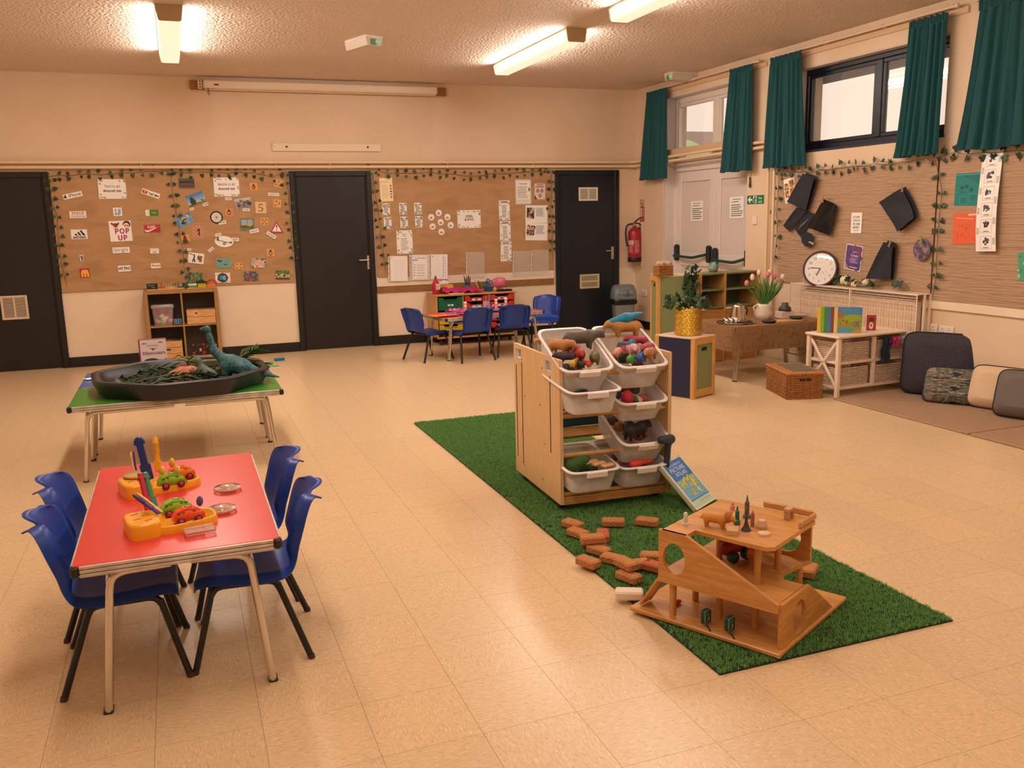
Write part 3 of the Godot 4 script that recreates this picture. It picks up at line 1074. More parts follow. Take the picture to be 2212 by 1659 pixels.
		"soldiers":
			fr(0, 0, w, h, Color("33403a"))
			fr(0, 0, w, H * 0.3, Color("3f5a3c"))
			for i in 7:
				fr(W * (0.1 + i * 0.12), H * 0.42, W * 0.08, H * 0.3, Color("9a3038"))
			fr(0, H * 0.8, w, H * 0.2, Color("58544f"))
			for i in 7:
				el(W * (0.14 + i * 0.12), H * 0.36, 3, 4, ink)
		"bug1", "bug2", "bug3", "bug4":
			fr(0, 0, w, h, Color("e39a4e") if id != "bug2" else Color("d98f52"))
			el(W * 0.5, H * 0.55, W * 0.2, H * 0.3, Color("2d241f"))
			el(W * 0.5, H * 0.22, W * 0.1, H * 0.1, Color("3a2e28"))
			if id == "bug3": el(W * 0.52, H * 0.5, W * 0.16, H * 0.14, Color("7a3426"))
			else: el(W * 0.5, H * 0.58, W * 0.1, H * 0.16, Color("d9d0c8"))
			if id == "bug1": tt("3", W * 0.5, H * 0.68, int(H * 0.3), ink, true)
		"die1", "die2", "die3", "die4":
			fr(0, 0, w, h, Color("d9a45c"))
			var sp := [[0.5, 0.25], [0.25, 0.65], [0.7, 0.75]] if id == "die1" else [[0.4, 0.25], [0.75, 0.5], [0.3, 0.75]] if id == "die2" else [[0.25, 0.25], [0.75, 0.25], [0.5, 0.5], [0.25, 0.78], [0.75, 0.78]] if id == "die3" else [[0.27, 0.25], [0.76, 0.25], [0.27, 0.77], [0.76, 0.77]]
			for q in sp:
				el(W * q[0], H * q[1], W * 0.1, H * 0.09, Color("8a4a2a"))
		"tree":
			for y in h:
				fr(0, y, w, 1, Color("3c7ab8").lerp(Color("dbe3e2"), y / H))
			fr(0, H * 0.78, w, H * 0.22, Color("6f6a2e"))
			el(W * 0.28, H * 0.4, W * 0.1, H * 0.2, Color("2b3a2a"))
			el(W * 0.3, H * 0.62, W * 0.16, H * 0.24, Color("28352a"))
			el(W * 0.8, H * 0.68, W * 0.04, H * 0.08, Color("3a3a26"))
			pl([[0, H], [W, H * 0.7], [W, H]], Color("8a7a34"))
		"bench":
			fr(0, 0, w, h, Color("c9c2bb"))
			fr(0, H * 0.25, w, H * 0.75, Color("8d8781"))
			for i in 3:
				fr(W * (0.08 + i * 0.3), H * (0.5 - 0.1 * i), W * 0.22, H * 0.3, Color("4a4a4a"))
			spk(0, H * 0.2, W, H * 0.7, [Color("2e3236"), Color("b5aea8"), Color("6f7478")], 40, 3)
		"five":
			fr(0, 0, w, h, Color("dfc08f"))
			tt("5", W * 0.5, H * 0.84, int(H * 0.9), Color("6b4a24"), false, true)
		"wheel":
			fr(0, 0, w, h, Color("e9e2da"))
			for i in 10:
				var a := TAU * i / 10
				ln(W / 2, H / 2, W / 2 + cos(a) * W * 0.36, H / 2 + sin(a) * H * 0.36, 1.6, Color("a89a8e"))
			el(W / 2, H / 2, W * 0.07, H * 0.07, Color("8a5a4a"))
		"balloon":
			fr(0, 0, w, h, Color("4f86c0"))
			spk(0, 0, W, H, [Color("6fa0d0"), Color("7aa9d6")], 30, 6)
			el(W * 0.5, H * 0.42, W * 0.16, H * 0.22, Color("e0a23a"))
			el(W * 0.5, H * 0.46, W * 0.16, H * 0.07, Color("4a3a3a"))
			el(W * 0.78, H * 0.28, W * 0.09, H * 0.13, Color("c9c08a"))
			fr(W * 0.47, H * 0.68, W * 0.06, H * 0.08, ink)
		"brick1":
			fr(0, 0, w, h, Color("e2b89a"))
			for j in 6:
				for i in 4:
					fr((i - 0.5 * (j % 2)) * W / 3.0 + 1, j * H / 6.0 + 1, W / 3.0 - 2, H / 6.0 - 2, Color("c06a48") if (i + j) % 2 else Color("b45e40"))
			tt("1", W * 0.56, H * 0.88, int(H * 0.85), ink, true)
		"seesaw":
			ln(W * 0.1, H * 0.4, W * 0.9, H * 0.62, 2, Color("5a5652"))
			for i in 3:
				el(W * 0.16, H * (0.2 + i * 0.1), W * 0.05, H * 0.08, Color("56504c"))
			el(W * 0.86, H * 0.54, W * 0.07, H * 0.08, Color("6a645f"))
			el(W * 0.52, H * 0.68, W * 0.1, H * 0.14, Color("9a948e"))
		"window":
			fr(0, 0, w, h, Color("7a7672"))
			fr(W * 0.08, H * 0.1, W * 0.84, H * 0.72, Color("8f8b86"))
			for x in [0.12, 0.54]:
				fr(W * x, H * 0.15, W * 0.34, H * 0.3, Color("8fb6cc"))
				fr(W * x, H * 0.45, W * 0.34, H * 0.28, Color("c2b45a"))
			spk(W * 0.1, H * 0.62, W * 0.8, H * 0.16, [Color("4a6a2c"), Color("5a5a24")], 30, 3)
		"tri":
			fr(0, 0, w, h, Color("b23a44"))
			pl([[W * 0.5, H * 0.2], [W * 0.16, H * 0.86], [W * 0.84, H * 0.86]], paper)
			pl([[W * 0.45, H * 0.36], [W * 0.55, H * 0.36], [W * 0.52, H * 0.66], [W * 0.48, H * 0.66]], ink)
			el(W * 0.5, H * 0.75, W * 0.04, H * 0.045, Color("6a2a30"))
		"giraffe":
			ln(W * 0.06, H * 0.1, W * 0.3, H * 0.2, 1.5, Color("4a4440"))
			fr(W * 0.33, H * 0.15, W * 0.07, H * 0.45, Color("3a3633"))
			ln(W * 0.36, H * 0.55, W * 0.3, H * 0.85, 3, ink)
			ln(W * 0.38, H * 0.55, W * 0.44, H * 0.85, 3, ink)
			pl([[W * 0.62, H * 0.1], [W * 0.75, H * 0.25], [W * 0.92, H * 0.3], [W * 0.9, H * 0.85], [W * 0.68, H * 0.85]], Color("c9a878"))
			spk(W * 0.64, H * 0.3, W * 0.2, H * 0.5, [Color("7a5a3a")], 14, 3)
		"teal":
			fr(0, 0, w, h, Color("6fa39a"))
			pl([[W * 0.05, H * 0.15], [W * 0.4, H * 0.2], [W * 0.35, H * 0.42], [W * 0.1, H * 0.3]], Color("2e4a4a"))
			pl([[W * 0.45, H * 0.55], [W * 0.8, H * 0.62], [W * 0.6, H * 0.72]], Color("2a4444"))
		"pies":
			fr(0, 0, w, h, Color("a9a894"))
			spk(0, 0, W, H, [Color("5c6a4c"), Color("d9d2bc")], 40, 3)
			el(W * 0.5, H * 0.4, W * 0.3, H * 0.22, Color("d9b48c"))
			el(W * 0.35, H * 0.62, W * 0.17, H * 0.2, Color("e0a890"))
			el(W * 0.68, H * 0.62, W * 0.15, H * 0.19, Color("e0a08c"))
			fr(W * 0.3, H * 0.82, W * 0.12, H * 0.08, Color("3a4a44"))
		"grass":
			fr(0, 0, w, h, Color("4f7a3e"))
			for i in 40:
				ln(R.randf() * W, 0, R.randf() * W, H, 1.2, Color("a9b88a") if i % 2 else Color("35562c"))
		"eggs":
			for i in 30:
				ln(R.randf() * W, R.randf() * H, R.randf() * W, R.randf() * H, 1.2, Color("b58a6a"))
			el(W * 0.5, H * 0.5, W * 0.34, H * 0.46, Color("33383c"))
			el(W * 0.4, H * 0.48, W * 0.12, H * 0.24, Color("3d8bb0"))
			el(W * 0.6, H * 0.5, W * 0.12, H * 0.24, Color("6ab4d0"))
		"crowd":
			fr(0, 0, w, h, Color("6f6c6c"))
			spk(0, 0, W, H, [Color("4a4a4e"), Color("8f8a88"), Color("5a5458")], 80, 3)
			spk(W * 0.2, H * 0.4, W * 0.6, H * 0.4, [Color("8c4a4a")], 14, 3)
		"field":
			fr(0, 0, w, h, Color("5a7a34"))
			spk(0, 0, W, H * 0.4, [Color("3f5f28"), Color("6c8a40")], 40, 3)
			fr(0, H * 0.5, w, H * 0.5, Color("55403a"))
			spk(0, H * 0.48, W, H * 0.15, [Color("c9b8a4"), Color("2e2422")], 40, 3)
			fr(0, H * 0.7, w, H * 0.1, Color("c9aa8c"))
		"ydoc":
			fr(0, 0, w, h, Color("f3dfb4"))
			tt("Kitchen", W * 0.36, H * 0.2, int(H * 0.1), Color("b59a6c"), false, true)
			lines_of(W * 0.1, H * 0.3, W * 0.6, 9, H * 0.065, Color("d0b98a"))
			for i in 5:
				el(W * 0.85, H * (0.34 + i * 0.12), 3.5, 3.5, [Color("b06a50"), Color("8a7a5a"), Color("7a4a44")][i % 3])
		"mini0", "mini1", "mini2", "mini3", "mini4", "mini5":
			leafy(W, H)
			lines_of(W * 0.22, H * 0.16, W * 0.56, 9, H * 0.078, Color("8b867f"))
		"bird":
			leafy(W, H)
			tt("Sparrow", W * 0.5, H * 0.17, int(H * 0.06), ink, true)
			tt("Hedge", W * 0.5, H * 0.25, int(H * 0.05), ink, true)
			lines_of(W * 0.26, H * 0.34, W * 0.48, 9, H * 0.06, Color("9a958e"))
		"circ":
			el(W / 2, H / 2, W * 0.46, H * 0.46, Color("d8d2ca"))
			el(W / 2, H / 2, W * 0.43, H * 0.43, paper)
			lines_of(W * 0.28, H * 0.44, W * 0.44, 3, H * 0.09, Color("8b867f"))
		"eyfs":
			leafy(W, H)
			tt("COEL", W * 0.5, H * 0.42, int(H * 0.19), Color("3a3936"), true)
			tt("& EYFS", W * 0.5, H * 0.59, int(H * 0.18), Color("3a3936"), true)
		"strip":
			leafy(W, H)
			fr(0, H * 0.03, w, H * 0.1, Color("e3ded8"))
			fr(0, H * 0.13, w, H * 0.012, Color("555049"))
			lines_of(W * 0.2, H * 0.06, W * 0.6, 1, 9, Color("4a4642"), 3)
			lines_of(W * 0.26, H * 0.24, W * 0.48, 11, H * 0.06, Color("8b867f"))
		"wdoc":
			for e in [[0.03, 0.03, 0.94, 0.008], [0.03, 0.96, 0.94, 0.008], [0.03, 0.03, 0.012, 0.94], [0.955, 0.03, 0.012, 0.94]]:
				fr(W * e[0], H * e[1], W * e[2], H * e[3], Color("6c7464"))
			tt("Snack time", W * 0.5, H * 0.19, int(H * 0.07), Color("3a4034"), true, true)
			lines_of(W * 0.1, H * 0.28, W * 0.7, 9, H * 0.055, Color("9a958e"))
			fr(W * 0.08, H * 0.8, W * 0.84, H * 0.12, Color("dcdcd2"))
			el(W * 0.88, H * 0.4, 4, 7, Color("7a8a68"))
		"pdoc":
			fr(0, 0, w, h, Color("e6cfc4"))
			fr(W * 0.2, H * 0.06, W * 0.6, H * 0.05, Color("9a5a5a"))
			fr(W * 0.1, H * 0.17, W * 0.8, H * 0.06, Color("7a4a4a"))
			for q in [[0.3, 0.45], [0.7, 0.45], [0.52, 0.76]]:
				el(W * q[0], H * q[1], W * 0.16, H * 0.14, Color("a58a84"))
			pl([[0, H], [0, H * 0.7], [W * 0.25, H]], Color("5a4444"))
		"ph1", "ph2":
			fr(W * 0.06, H * 0.16, W * 0.34, H * 0.56, Color("4a3e38"))
			spk(W * 0.08, H * 0.18, W * 0.3, H * 0.5, [Color("d9b8a0"), Color("b5a090"), Color("2a2622"), Color("8a4a3a")], 26, 5)
			lines_of(W * 0.47, H * 0.16, W * 0.4, 9, H * 0.055, Color("8f98a8"))
			fr(W * 0.06, H * 0.78, W * 0.3, H * 0.02, Color("a8a29a"))
		"sh1":
			for i in 8:
				fr(W * (0.2 + i * 0.09), H * 0.12, 1.2, H * (0.6 + 0.2 * (i % 3) * 0.5), Color("b5aeb0"))
			fr(W * 0.06, H * 0.05, W * 0.05, H * 0.03, Color("b05a5a"))
		"sh2":
			for e in [[0.05, 0.04, 0.9, 0.008], [0.05, 0.95, 0.9, 0.008], [0.05, 0.04, 0.012, 0.92], [0.94, 0.04, 0.012, 0.92]]:
				fr(W * e[0], H * e[1], W * e[2], H * e[3], Color("4a5a8a"))
			tt("Our daily routine", W * 0.5, H * 0.14, int(H * 0.055), Color("35507a"), true)
			fr(W * 0.06, H * 0.19, W * 0.3, H * 0.03, Color("3a78a8"))
			for i in 5:
				el(W * 0.17, H * (0.4 + i * 0.105), 4, 4, [Color("b0606a"), Color("4a4a6a"), Color("5a6a8a")][i % 3])
			for i in 5:
				lines_of(W * 0.28, H * (0.39 + i * 0.105), W * 0.55, 2, H * 0.03, Color("8a8a96"))
		"sh3":
			fr(W * 0.74, H * 0.05, W * 0.025, H * 0.88, Color("3a6aa8"))
			for i in 7:
				fr(W * 0.83, H * (0.12 + i * 0.12), W * 0.05, H * 0.025, Color("6a7ab0"))
			fr(W * 0.08, H * 0.06, W * 0.05, H * 0.03, ink)
			for i in 14:
				fr(W * 0.1, H * (0.14 + i * 0.055), W * 0.58, 1, Color("e3dedc"))
		"everychild":
			for i in 4:
				tt(["EVERY", "CHILD", "IS AN", "ARTIST."][i], W * 0.5, H * (0.27 + i * 0.17), int(H * 0.15), Color("544c48"), true, false, W * 0.66)
			fr(W * 0.25, H * 0.85, W * 0.5, H * 0.02, Color("8a827c"))
		"purple":
			fr(0, 0, w, h, Color("d8d0d0"))
			fr(W * 0.05, H * 0.04, W * 0.9, H * 0.92, Color("4a3c78"))
			spk(W * 0.1, H * 0.1, W * 0.8, H * 0.8, [Color("7a3a6a"), Color("3a3f7c"), Color("8a3f60"), Color("5a4a8c")], 60, 9)
			tt("Let's", W * 0.55, H * 0.32, int(H * 0.12), paper, true, true)
			tt("Create", W * 0.55, H * 0.46, int(H * 0.13), paper, true, true)
			lines_of(W * 0.3, H * 0.53, W * 0.5, 4, H * 0.05, Color("c9b8d8"))
			pl([[W * 0.05, H * 0.96], [W * 0.05, H * 0.72], [W * 0.3, H * 0.96]], Color("8f9a98"))
			fr(W * 0.3, H * 0.86, W * 0.5, H * 0.03, Color("d8d0e0"))
		"food":
			for q in [[0.06, 0.2], [0.54, 0.1], [0.06, 0.5], [0.54, 0.42]]:
				fr(W * q[0], H * q[1], W * 0.4, H * 0.28, Color("d9b070") if q[0] < 0.3 else Color("b0604a"))
				spk(W * q[0], H * q[1], W * 0.38, H * 0.26, [Color("7a8a3a"), Color("c9883a"), Color("8a3a34")], 14, 4)
			lines_of(W * 0.1, H * 0.84, W * 0.8, 2, H * 0.05, Color("b5aca4"))
		"tealc":
			fr(0, 0, w, h, Color("17807c"))
			fr(0, H * 0.05, w, H * 0.012, Color("8fd0ca"))
			pl([[W * 0.2, H * 0.06], [W, H * 0.34], [W, H * 0.06]], Color("136f70"))
			tt("Good", W * 0.33, H * 0.62, int(H * 0.09), Color("0c4a50"))
			for q in [[0.3, 0.45], [0.48, 0.42], [0.68, 0.52]]:
				el(W * q[0], H * q[1], W * 0.07, H * 0.06, Color("0e565a"))
			for q in [[0.22, 0.72], [0.62, 0.64]]:
				fr(W * q[0], H * q[1], W * 0.34, H * 0.25, Color("1f9490"))
				fr(W * q[0] + 3, H * q[1] + 3, W * 0.34 - 6, H * 0.25 - 6, Color("157672"))
		"orange":
			fr(0, 0, w, h, Color("e0653c"))
			for i in 22:
				tt("abcdefgh"[i % 8], W * (0.2 + R.randf() * 0.65), H * (0.4 + R.randf() * 0.5), int(H * 0.1), Color("b04a2c"))
			ln(W * 0.15, H * 0.15, W * 0.8, H * 0.22, 2, Color("f0b49a"))
			fr(W * 0.6, H * 0.05, W * 0.3, H * 0.06, Color("f0c8b0"))
		"greenc":
			fr(0, 0, w, h, Color("4fa07c"))
			spk(0, H * 0.1, W, H * 0.8, [Color("8fd0b0"), Color("2f7a5c")], 10, 5)
		"timetable":
			for i in 6:
				var y := H * (0.03 + i * 0.163)
				fr(W * 0.24, y, W * 0.56, H * 0.135, Color("cfc6c0"))
				fr(W * 0.26, y + 3, W * 0.52, H * 0.135 - 6, paper)
				spk(W * 0.38, y + H * 0.025, W * 0.26, H * 0.06, [Color("4a4652"), Color("6a5a62"), Color("2e2a32")], 12, 5)
				fr(W * 0.38, y + H * 0.115, W * 0.28, H * 0.006, Color("55504c"))
			for i in 9:
				var y := H * (0.08 + i * 0.1)
				var x := W * (0.1 if i % 2 else 0.9)
				for k in 4:
					ln(x, y + k * 7, x - 7, y + k * 7 - 6, 1.5, Color("5a6a5e"))
					ln(x, y + k * 7, x + 7, y + k * 7 - 6, 1.5, Color("5a6a5e"))
		"notice":
			tt("Please keep closed", W * 0.5, H * 0.14, int(H * 0.08), ink, true)
			lines_of(W * 0.12, H * 0.22, W * 0.7, 1, 9, Color("4a4642"), 3)
			lines_of(W * 0.08, H * 0.36, W * 0.84, 6, H * 0.1, Color("6a645e"), 4)
		"exit":
			fr(0, 0, w, h, Color("1d7048"))
			fr(W * 0.36, H * 0.06, W * 0.2, H * 0.88, paper)
			pl([[W * 0.04, H * 0.5], [W * 0.17, H * 0.15], [W * 0.23, H * 0.15], [W * 0.15, H * 0.4], [W * 0.31, H * 0.4], [W * 0.31, H * 0.6], [W * 0.15, H * 0.6], [W * 0.23, H * 0.85], [W * 0.17, H * 0.85]], paper)
			el(W * 0.47, H * 0.2, 5, 5, Color("1d7048"))
			ln(W * 0.46, H * 0.3, W * 0.44, H * 0.58, 7, Color("1d7048"))
			ln(W * 0.45, H * 0.34, W * 0.53, H * 0.42, 4, Color("1d7048"))
			ln(W * 0.45, H * 0.36, W * 0.39, H * 0.5, 4, Color("1d7048"))
			ln(W * 0.44, H * 0.58, W * 0.5, H * 0.72, 5, Color("1d7048"))
			ln(W * 0.5, H * 0.72, W * 0.47, H * 0.9, 5, Color("1d7048"))
			ln(W * 0.44, H * 0.58, W * 0.39, H * 0.88, 5, Color("1d7048"))
			tt("Fire", W * 0.78, H * 0.47, int(H * 0.42), paper, true)
			tt("exit", W * 0.78, H * 0.86, int(H * 0.42), paper, true)
		"fire1":
			fr(0, 0, w, h, Color("c9b8a8"))
			fr(0, 0, W * 0.55, h, Color("a8282e"))
			el(W * 0.3, H * 0.3, 6, 8, paper)
			pl([[W * 0.1, H * 0.9], [W * 0.2, H * 0.5], [W * 0.42, H * 0.9]], paper)
			lines_of(W * 0.62, H * 0.15, W * 0.3, 5, H * 0.15, Color("8a5a54"))
		"fire2":
			fr(0, 0, w, h, Color("ae242c"))
			fr(W * 0.12, H * 0.08, W * 0.2, H * 0.6, paper)
			for i in 4:
				el(W * 0.66, H * (0.16 + i * 0.15), W * 0.15, H * 0.06, paper)
			for i in 4:
				el(W * 0.66, H * (0.17 + i * 0.15), W * 0.09, H * 0.035, Color("ae242c"))
			lines_of(W * 0.15, H * 0.82, W * 0.7, 2, H * 0.08, Color("f0d0c8"))
		"clock":
			fr(0, 0, w, h, Color("efe8e2"))
			for i in 12:
				var a := TAU * (i + 1) / 12.0
				tt(str(i + 1), W * (0.5 + 0.37 * sin(a)), H * (0.545 - 0.37 * cos(a)), int(H * 0.1), ink, false, true)
			for q in [[0.4, 0.7], [0.64, 0.66]]:
				el(W * q[0], H * q[1], W * 0.11, H * 0.11, Color("d5ccc6"))
				el(W * q[0], H * q[1], W * 0.095, H * 0.095, Color("efe8e2"))
				ln(W * q[0], H * q[1], W * q[0] - 8, H * q[1] - 10, 2, Color("6a625c"))
			lines_of(W * 0.4, H * 0.3, W * 0.2, 1, 4, Color("b5aca6"))
		"dinos":
			fr(0, 0, w, h, Color("e3ccc2"))
			fr(0, 0, W * 0.05, h, Color("8f2434"))
			fr(0, 0, w, H * 0.025, Color("b04a4c"))
			for q in [[0.2, 0.14, 1.0], [0.8, 0.12, -1.0]]:
				pl([[W * (q[0] - 0.12), H * (q[1] + 0.02)], [W * q[0], H * (q[1] - 0.02)], [W * (q[0] + 0.12), H * (q[1] + 0.015)], [W * q[0], H * (q[1] + 0.015)]], Color("5a5048"))
			tt("STICKERS", W * 0.5, H * 0.24, int(H * 0.07), Color("7a6a5c"), true, true)
			pl([[W * 0.36, H * 0.28], [W * 0.55, H * 0.3], [W * 0.66, H * 0.28], [W * 0.55, H * 0.33], [W * 0.5, H * 0.38], [W * 0.46, H * 0.32]], Color("5c4a3c"))
			tt("Dinosaurs", W * 0.53, H * 0.49, int(H * 0.14), Color("6e2430"), true, true, W * 0.84)
			el(W * 0.42, H * 0.74, W * 0.32, H * 0.14, Color("4a3a34"))
			el(W * 0.74, H * 0.76, W * 0.16, H * 0.1, Color("52423a"))
			pl([[W * 0.82, H * 0.7], [W * 0.99, H * 0.6], [W * 0.88, H * 0.76]], Color("5c4a40"))
			for x in [0.22, 0.38, 0.55, 0.68]:
				fr(W * x, H * 0.8, W * 0.1, H * 0.16, Color("443630"))
		"atlas":
			fr(0, 0, w, h, Color("d6dbb4"))
			fr(W * 0.06, H * 0.05, W * 0.9, H * 0.92, Color("3f78bc"))
			spk(W * 0.08, H * 0.06, W * 0.86, H * 0.3, [Color("5a8ccc"), Color("4a82c4"), Color("3a6cb0")], 120, 4)
			tt("CHILDREN'S", W * 0.5, H * 0.155, int(H * 0.06), Color("e6eaf2"), false, false, W * 0.6)
			tt("PICTURE", W * 0.5, H * 0.255, int(H * 0.1), Color("f0f2f6"), false, false, W * 0.7)
			tt("ATLAS", W * 0.52, H * 0.355, int(H * 0.1), Color("f0f2f6"), false, false, W * 0.52)
			fr(W * 0.06, H * 0.42, W * 0.9, H * 0.4, Color("6fa9c8"))
			spk(W * 0.08, H * 0.43, W * 0.36, H * 0.16, [Color("d9c23a"), Color("a8bc4a")], 40, 6)
			spk(W * 0.48, H * 0.4, W * 0.42, H * 0.2, [Color("e0c430"), Color("c9b83a"), Color("7ab06a")], 60, 7)
			spk(W * 0.36, H * 0.6, W * 0.12, H * 0.16, [Color("d0b43c"), Color("7ab06a")], 20, 6)
			spk(W * 0.66, H * 0.56, W * 0.1, H * 0.2, [Color("e0c430")], 20, 6)
			spk(W * 0.08, H * 0.43, W * 0.86, H * 0.4, [Color("3d6fa8"), Color("cfe0e6"), Color("55a090")], 90, 2.4)
			fr(W * 0.06, H * 0.84, W * 0.9, H * 0.13, Color("b9d2b4"))
			for i in 5:
				el(W * (0.42 + i * 0.11), H * 0.9, 4, 8, ink)
			for i in 5:
				el(W * (0.42 + i * 0.11), H * 0.905, 2, 5, paper)
			spk(0, 0, W, H * 0.05, [Color("b04a5a"), Color("4a8a4a"), Color("d9b23a")], 24, 3)
		"story":
			fr(0, 0, w, H * 0.34, Color("3f86b8"))
			for i in 5:
				ln(W * 0.2, H * (0.05 + i * 0.05), W * 0.9, H * (0.1 + i * 0.045), 2, Color("6fa9cc"))
			fr(0, H * 0.3, w, H * 0.7, Color("8a9a3a"))
			el(W * 0.6, H * 0.42, W * 0.36, H * 0.14, Color("9aa83a"))
			el(W * 0.3, H * 0.9, W * 0.34, H * 0.14, Color("5a9aa8"))
			spk(0, H * 0.2, W * 0.25, H * 0.2, [Color("a8683a")], 16, 6)
			spk(W * 0.1, H * 0.5, W * 0.3, H * 0.16, [Color("c9783a"), Color("a85a30")], 10, 6)
			spk(W * 0.6, H * 0.55, W * 0.3, H * 0.2, [Color("8a7a8a"), Color("6a6a7a")], 14, 6)
			pl([[W * 0.55, H], [W, H * 0.8], [W, H]], Color("c08a4a"))
		"redbook":
			fr(0, 0, w, h, Color("a8382c"))
			el(W * 0.5, H * 0.3, W * 0.3, H * 0.14, Color("5a2a22"))
			el(W * 0.5, H * 0.68, W * 0.22, H * 0.22, Color("e8d8c8"))
			el(W * 0.5, H * 0.66, W * 0.1, H * 0.1, Color("b0402c"))
		"puzzle":
			fr(0, 0, w, h, Color("3f7a3a"))
			spk(0, 0, W, H, [Color("9ac04a"), Color("2e4a2a"), Color("c9d070")], 60, 5)
		"number":
			fr(0, 0, w, h, Color("1b1c20"))
			tt("Number", W * 0.42, H * 0.42, int(H * 0.3), Color("c9ccd0"), false, true)
			tt("pegs", W * 0.6, H * 0.76, int(H * 0.3), Color("c9ccd0"), false, true)
		"passport":
			fr(0, 0, w, h, Color("0f4a3a"))
			lines_of(W * 0.15, H * 0.16, W * 0.7, 3, H * 0.1, Color("7fb09c"), 3)
			for i in 2:
				for j in 2:
					fr(W * (0.4 + i * 0.2), H * (0.52 + j * 0.14), W * 0.13, H * 0.08, Color("cfe0d8"))
			lines_of(W * 0.2, H * 0.84, W * 0.6, 1, 4, Color("a8cabb"), 4)
		"label":
			lines_of(W * 0.3, H * 0.45, W * 0.36, 1, 4, Color("3a3633"), 6)
			fr(0, 0, w, 2, Color("b5aca4"))
		"bottle":
			fr(0, 0, w, h, Color("e6dcd4"))
			tt("PAINT", W * 0.5, H * 0.5, int(H * 0.24), Color("a8323a"), true)
			lines_of(W * 0.15, H * 0.66, W * 0.7, 3, H * 0.1, Color("8a827c"))
		"ext":
			fr(0, 0, w, h, Color("a31f2c"))
			fr(W * 0.04, H * 0.05, W * 0.44, H * 0.3, Color("c8a8a0"))
			lines_of(W * 0.08, H * 0.42, W * 0.38, 5, H * 0.1, Color("dcb8b0"), 3)
			lines_of(W * 0.55, H * 0.08, W * 0.42, 9, H * 0.095, Color("dcb8b0"), 3)
		"qr":
			lines_of(W * 0.1, H * 0.2, W * 0.8, 4, H * 0.18, Color("8a827c"))
		_:
			if id.begins_with("w_"):
				tt(id.substr(2), W * 0.5, H * 0.72, int(H * 0.74), Color("4a443e"), false, false, minf(W * 0.82, H * 0.5 * (id.length() - 2)))
	return r

# the flat thing itself: a thin sheet whose front carries a cell of the print sheet
func card_mesh(w: float, h: float, r: Rect2i, th := 0.0015, outline: Array = []) -> SurfaceTool:
	var s := st()
	var u := uvr(r)
	if outline.is_empty():
		bx(s, v3(0, 0, th * 0.5), v3(w, h, th))
		flat(s)
		quv(s, [v3(-w / 2, -h / 2, th + 0.0003), v3(w / 2, -h / 2, th + 0.0003), v3(w / 2, h / 2, th + 0.0003), v3(-w / 2, h / 2, th + 0.0003)], [u.position + Vector2(0, u.size.y), u.end, u.position + Vector2(u.size.x, 0), u.position])
	else:
		var p := PackedVector2Array()
		for q in outline: p.append(Vector2(q.x * w, q.y * h))
		prism(s, p, th, Transform3D.IDENTITY, u)
	return s

func round_outline(n := 24) -> Array:
	var o := []
	for i in n: o.append(Vector2.from_angle(TAU * i / n) * 0.5)
	return o

func pill() -> Array:
	return [Vector2(-0.46, -0.5), Vector2(0.46, -0.5), Vector2(0.5, -0.3), Vector2(0.5, 0.3), Vector2(0.46, 0.5), Vector2(-0.46, 0.5), Vector2(-0.5, 0.3), Vector2(-0.5, -0.3)]

# ---------------------------------------------------------------- things on the north wall
const NORTH := Transform3D(Basis(Vector3(1, 0, 0), Vector3(0, 1, 0), Vector3(0, 0, 1)), Vector3.ZERO)

# p: horizontal place, height; wall "n" (horizontal = x) or "e" (horizontal = z)
func wall_xf(wall: String, a: float, y: float, off: float, rot := 0.0) -> Transform3D:
	var b := Basis(Vector3(0, 0, 1), deg_to_rad(rot))
	if wall == "n": return Transform3D(b, v3(a, y, off))
	return Transform3D(Basis(Vector3.UP, -PI / 2) * b, v3(XE - off, y, a))

func pin(n: String, label: String, cat: String, wall: String, id: String, q: Array, group := "", off := 0.024, outline: Array = []) -> MeshInstance3D:
	var px := 300.0 if wall == "n" else 420.0
	var r := art(id, clampi(roundi(q[2] * px), 20, 400), clampi(roundi(q[3] * px), 14, 400))
	var o := one(n, label, cat, card_mesh(q[2], q[3], r, 0.0015, outline), print_mat, Vector3.ZERO, 0.0, group)
	o.transform = wall_xf(wall, q[0], q[1], off, q[4])
	return o

var leaf_meshes := []
var leaf_mats := []

func ivy_leaf(sz: float, k: int) -> ArrayMesh:
	var P := [Vector2(0, 0), Vector2(0.22, -0.16), Vector2(0.5, 0.02), Vector2(0.3, 0.24), Vector2(0.36, 0.52), Vector2(0.13, 0.5), Vector2(0, 0.95)]
	var s := st()
	flat(s)
	var f := 0.12 + 0.1 * k
	for e in [-1.0, 1.0]:
		for i in P.size() - 1:
			var a: Vector2 = P[i]
			var b: Vector2 = P[i + 1]
			if i == P.size() - 1: continue
			var A3 := v3(e * a.x, a.y, -absf(a.x) * f) * sz
			var B3 := v3(e * b.x, b.y, -absf(b.x) * f) * sz
			var C3 := v3(0, 0.35, 0) * sz
			if e > 0: tri(s, C3, A3, B3)
			else: tri(s, C3, B3, A3)
			var dz := v3(0, 0, -0.0012)
			if e > 0: tri(s, C3 + dz, B3 + dz, A3 + dz)
			else: tri(s, C3 + dz, A3 + dz, B3 + dz)
	return mesh(s)

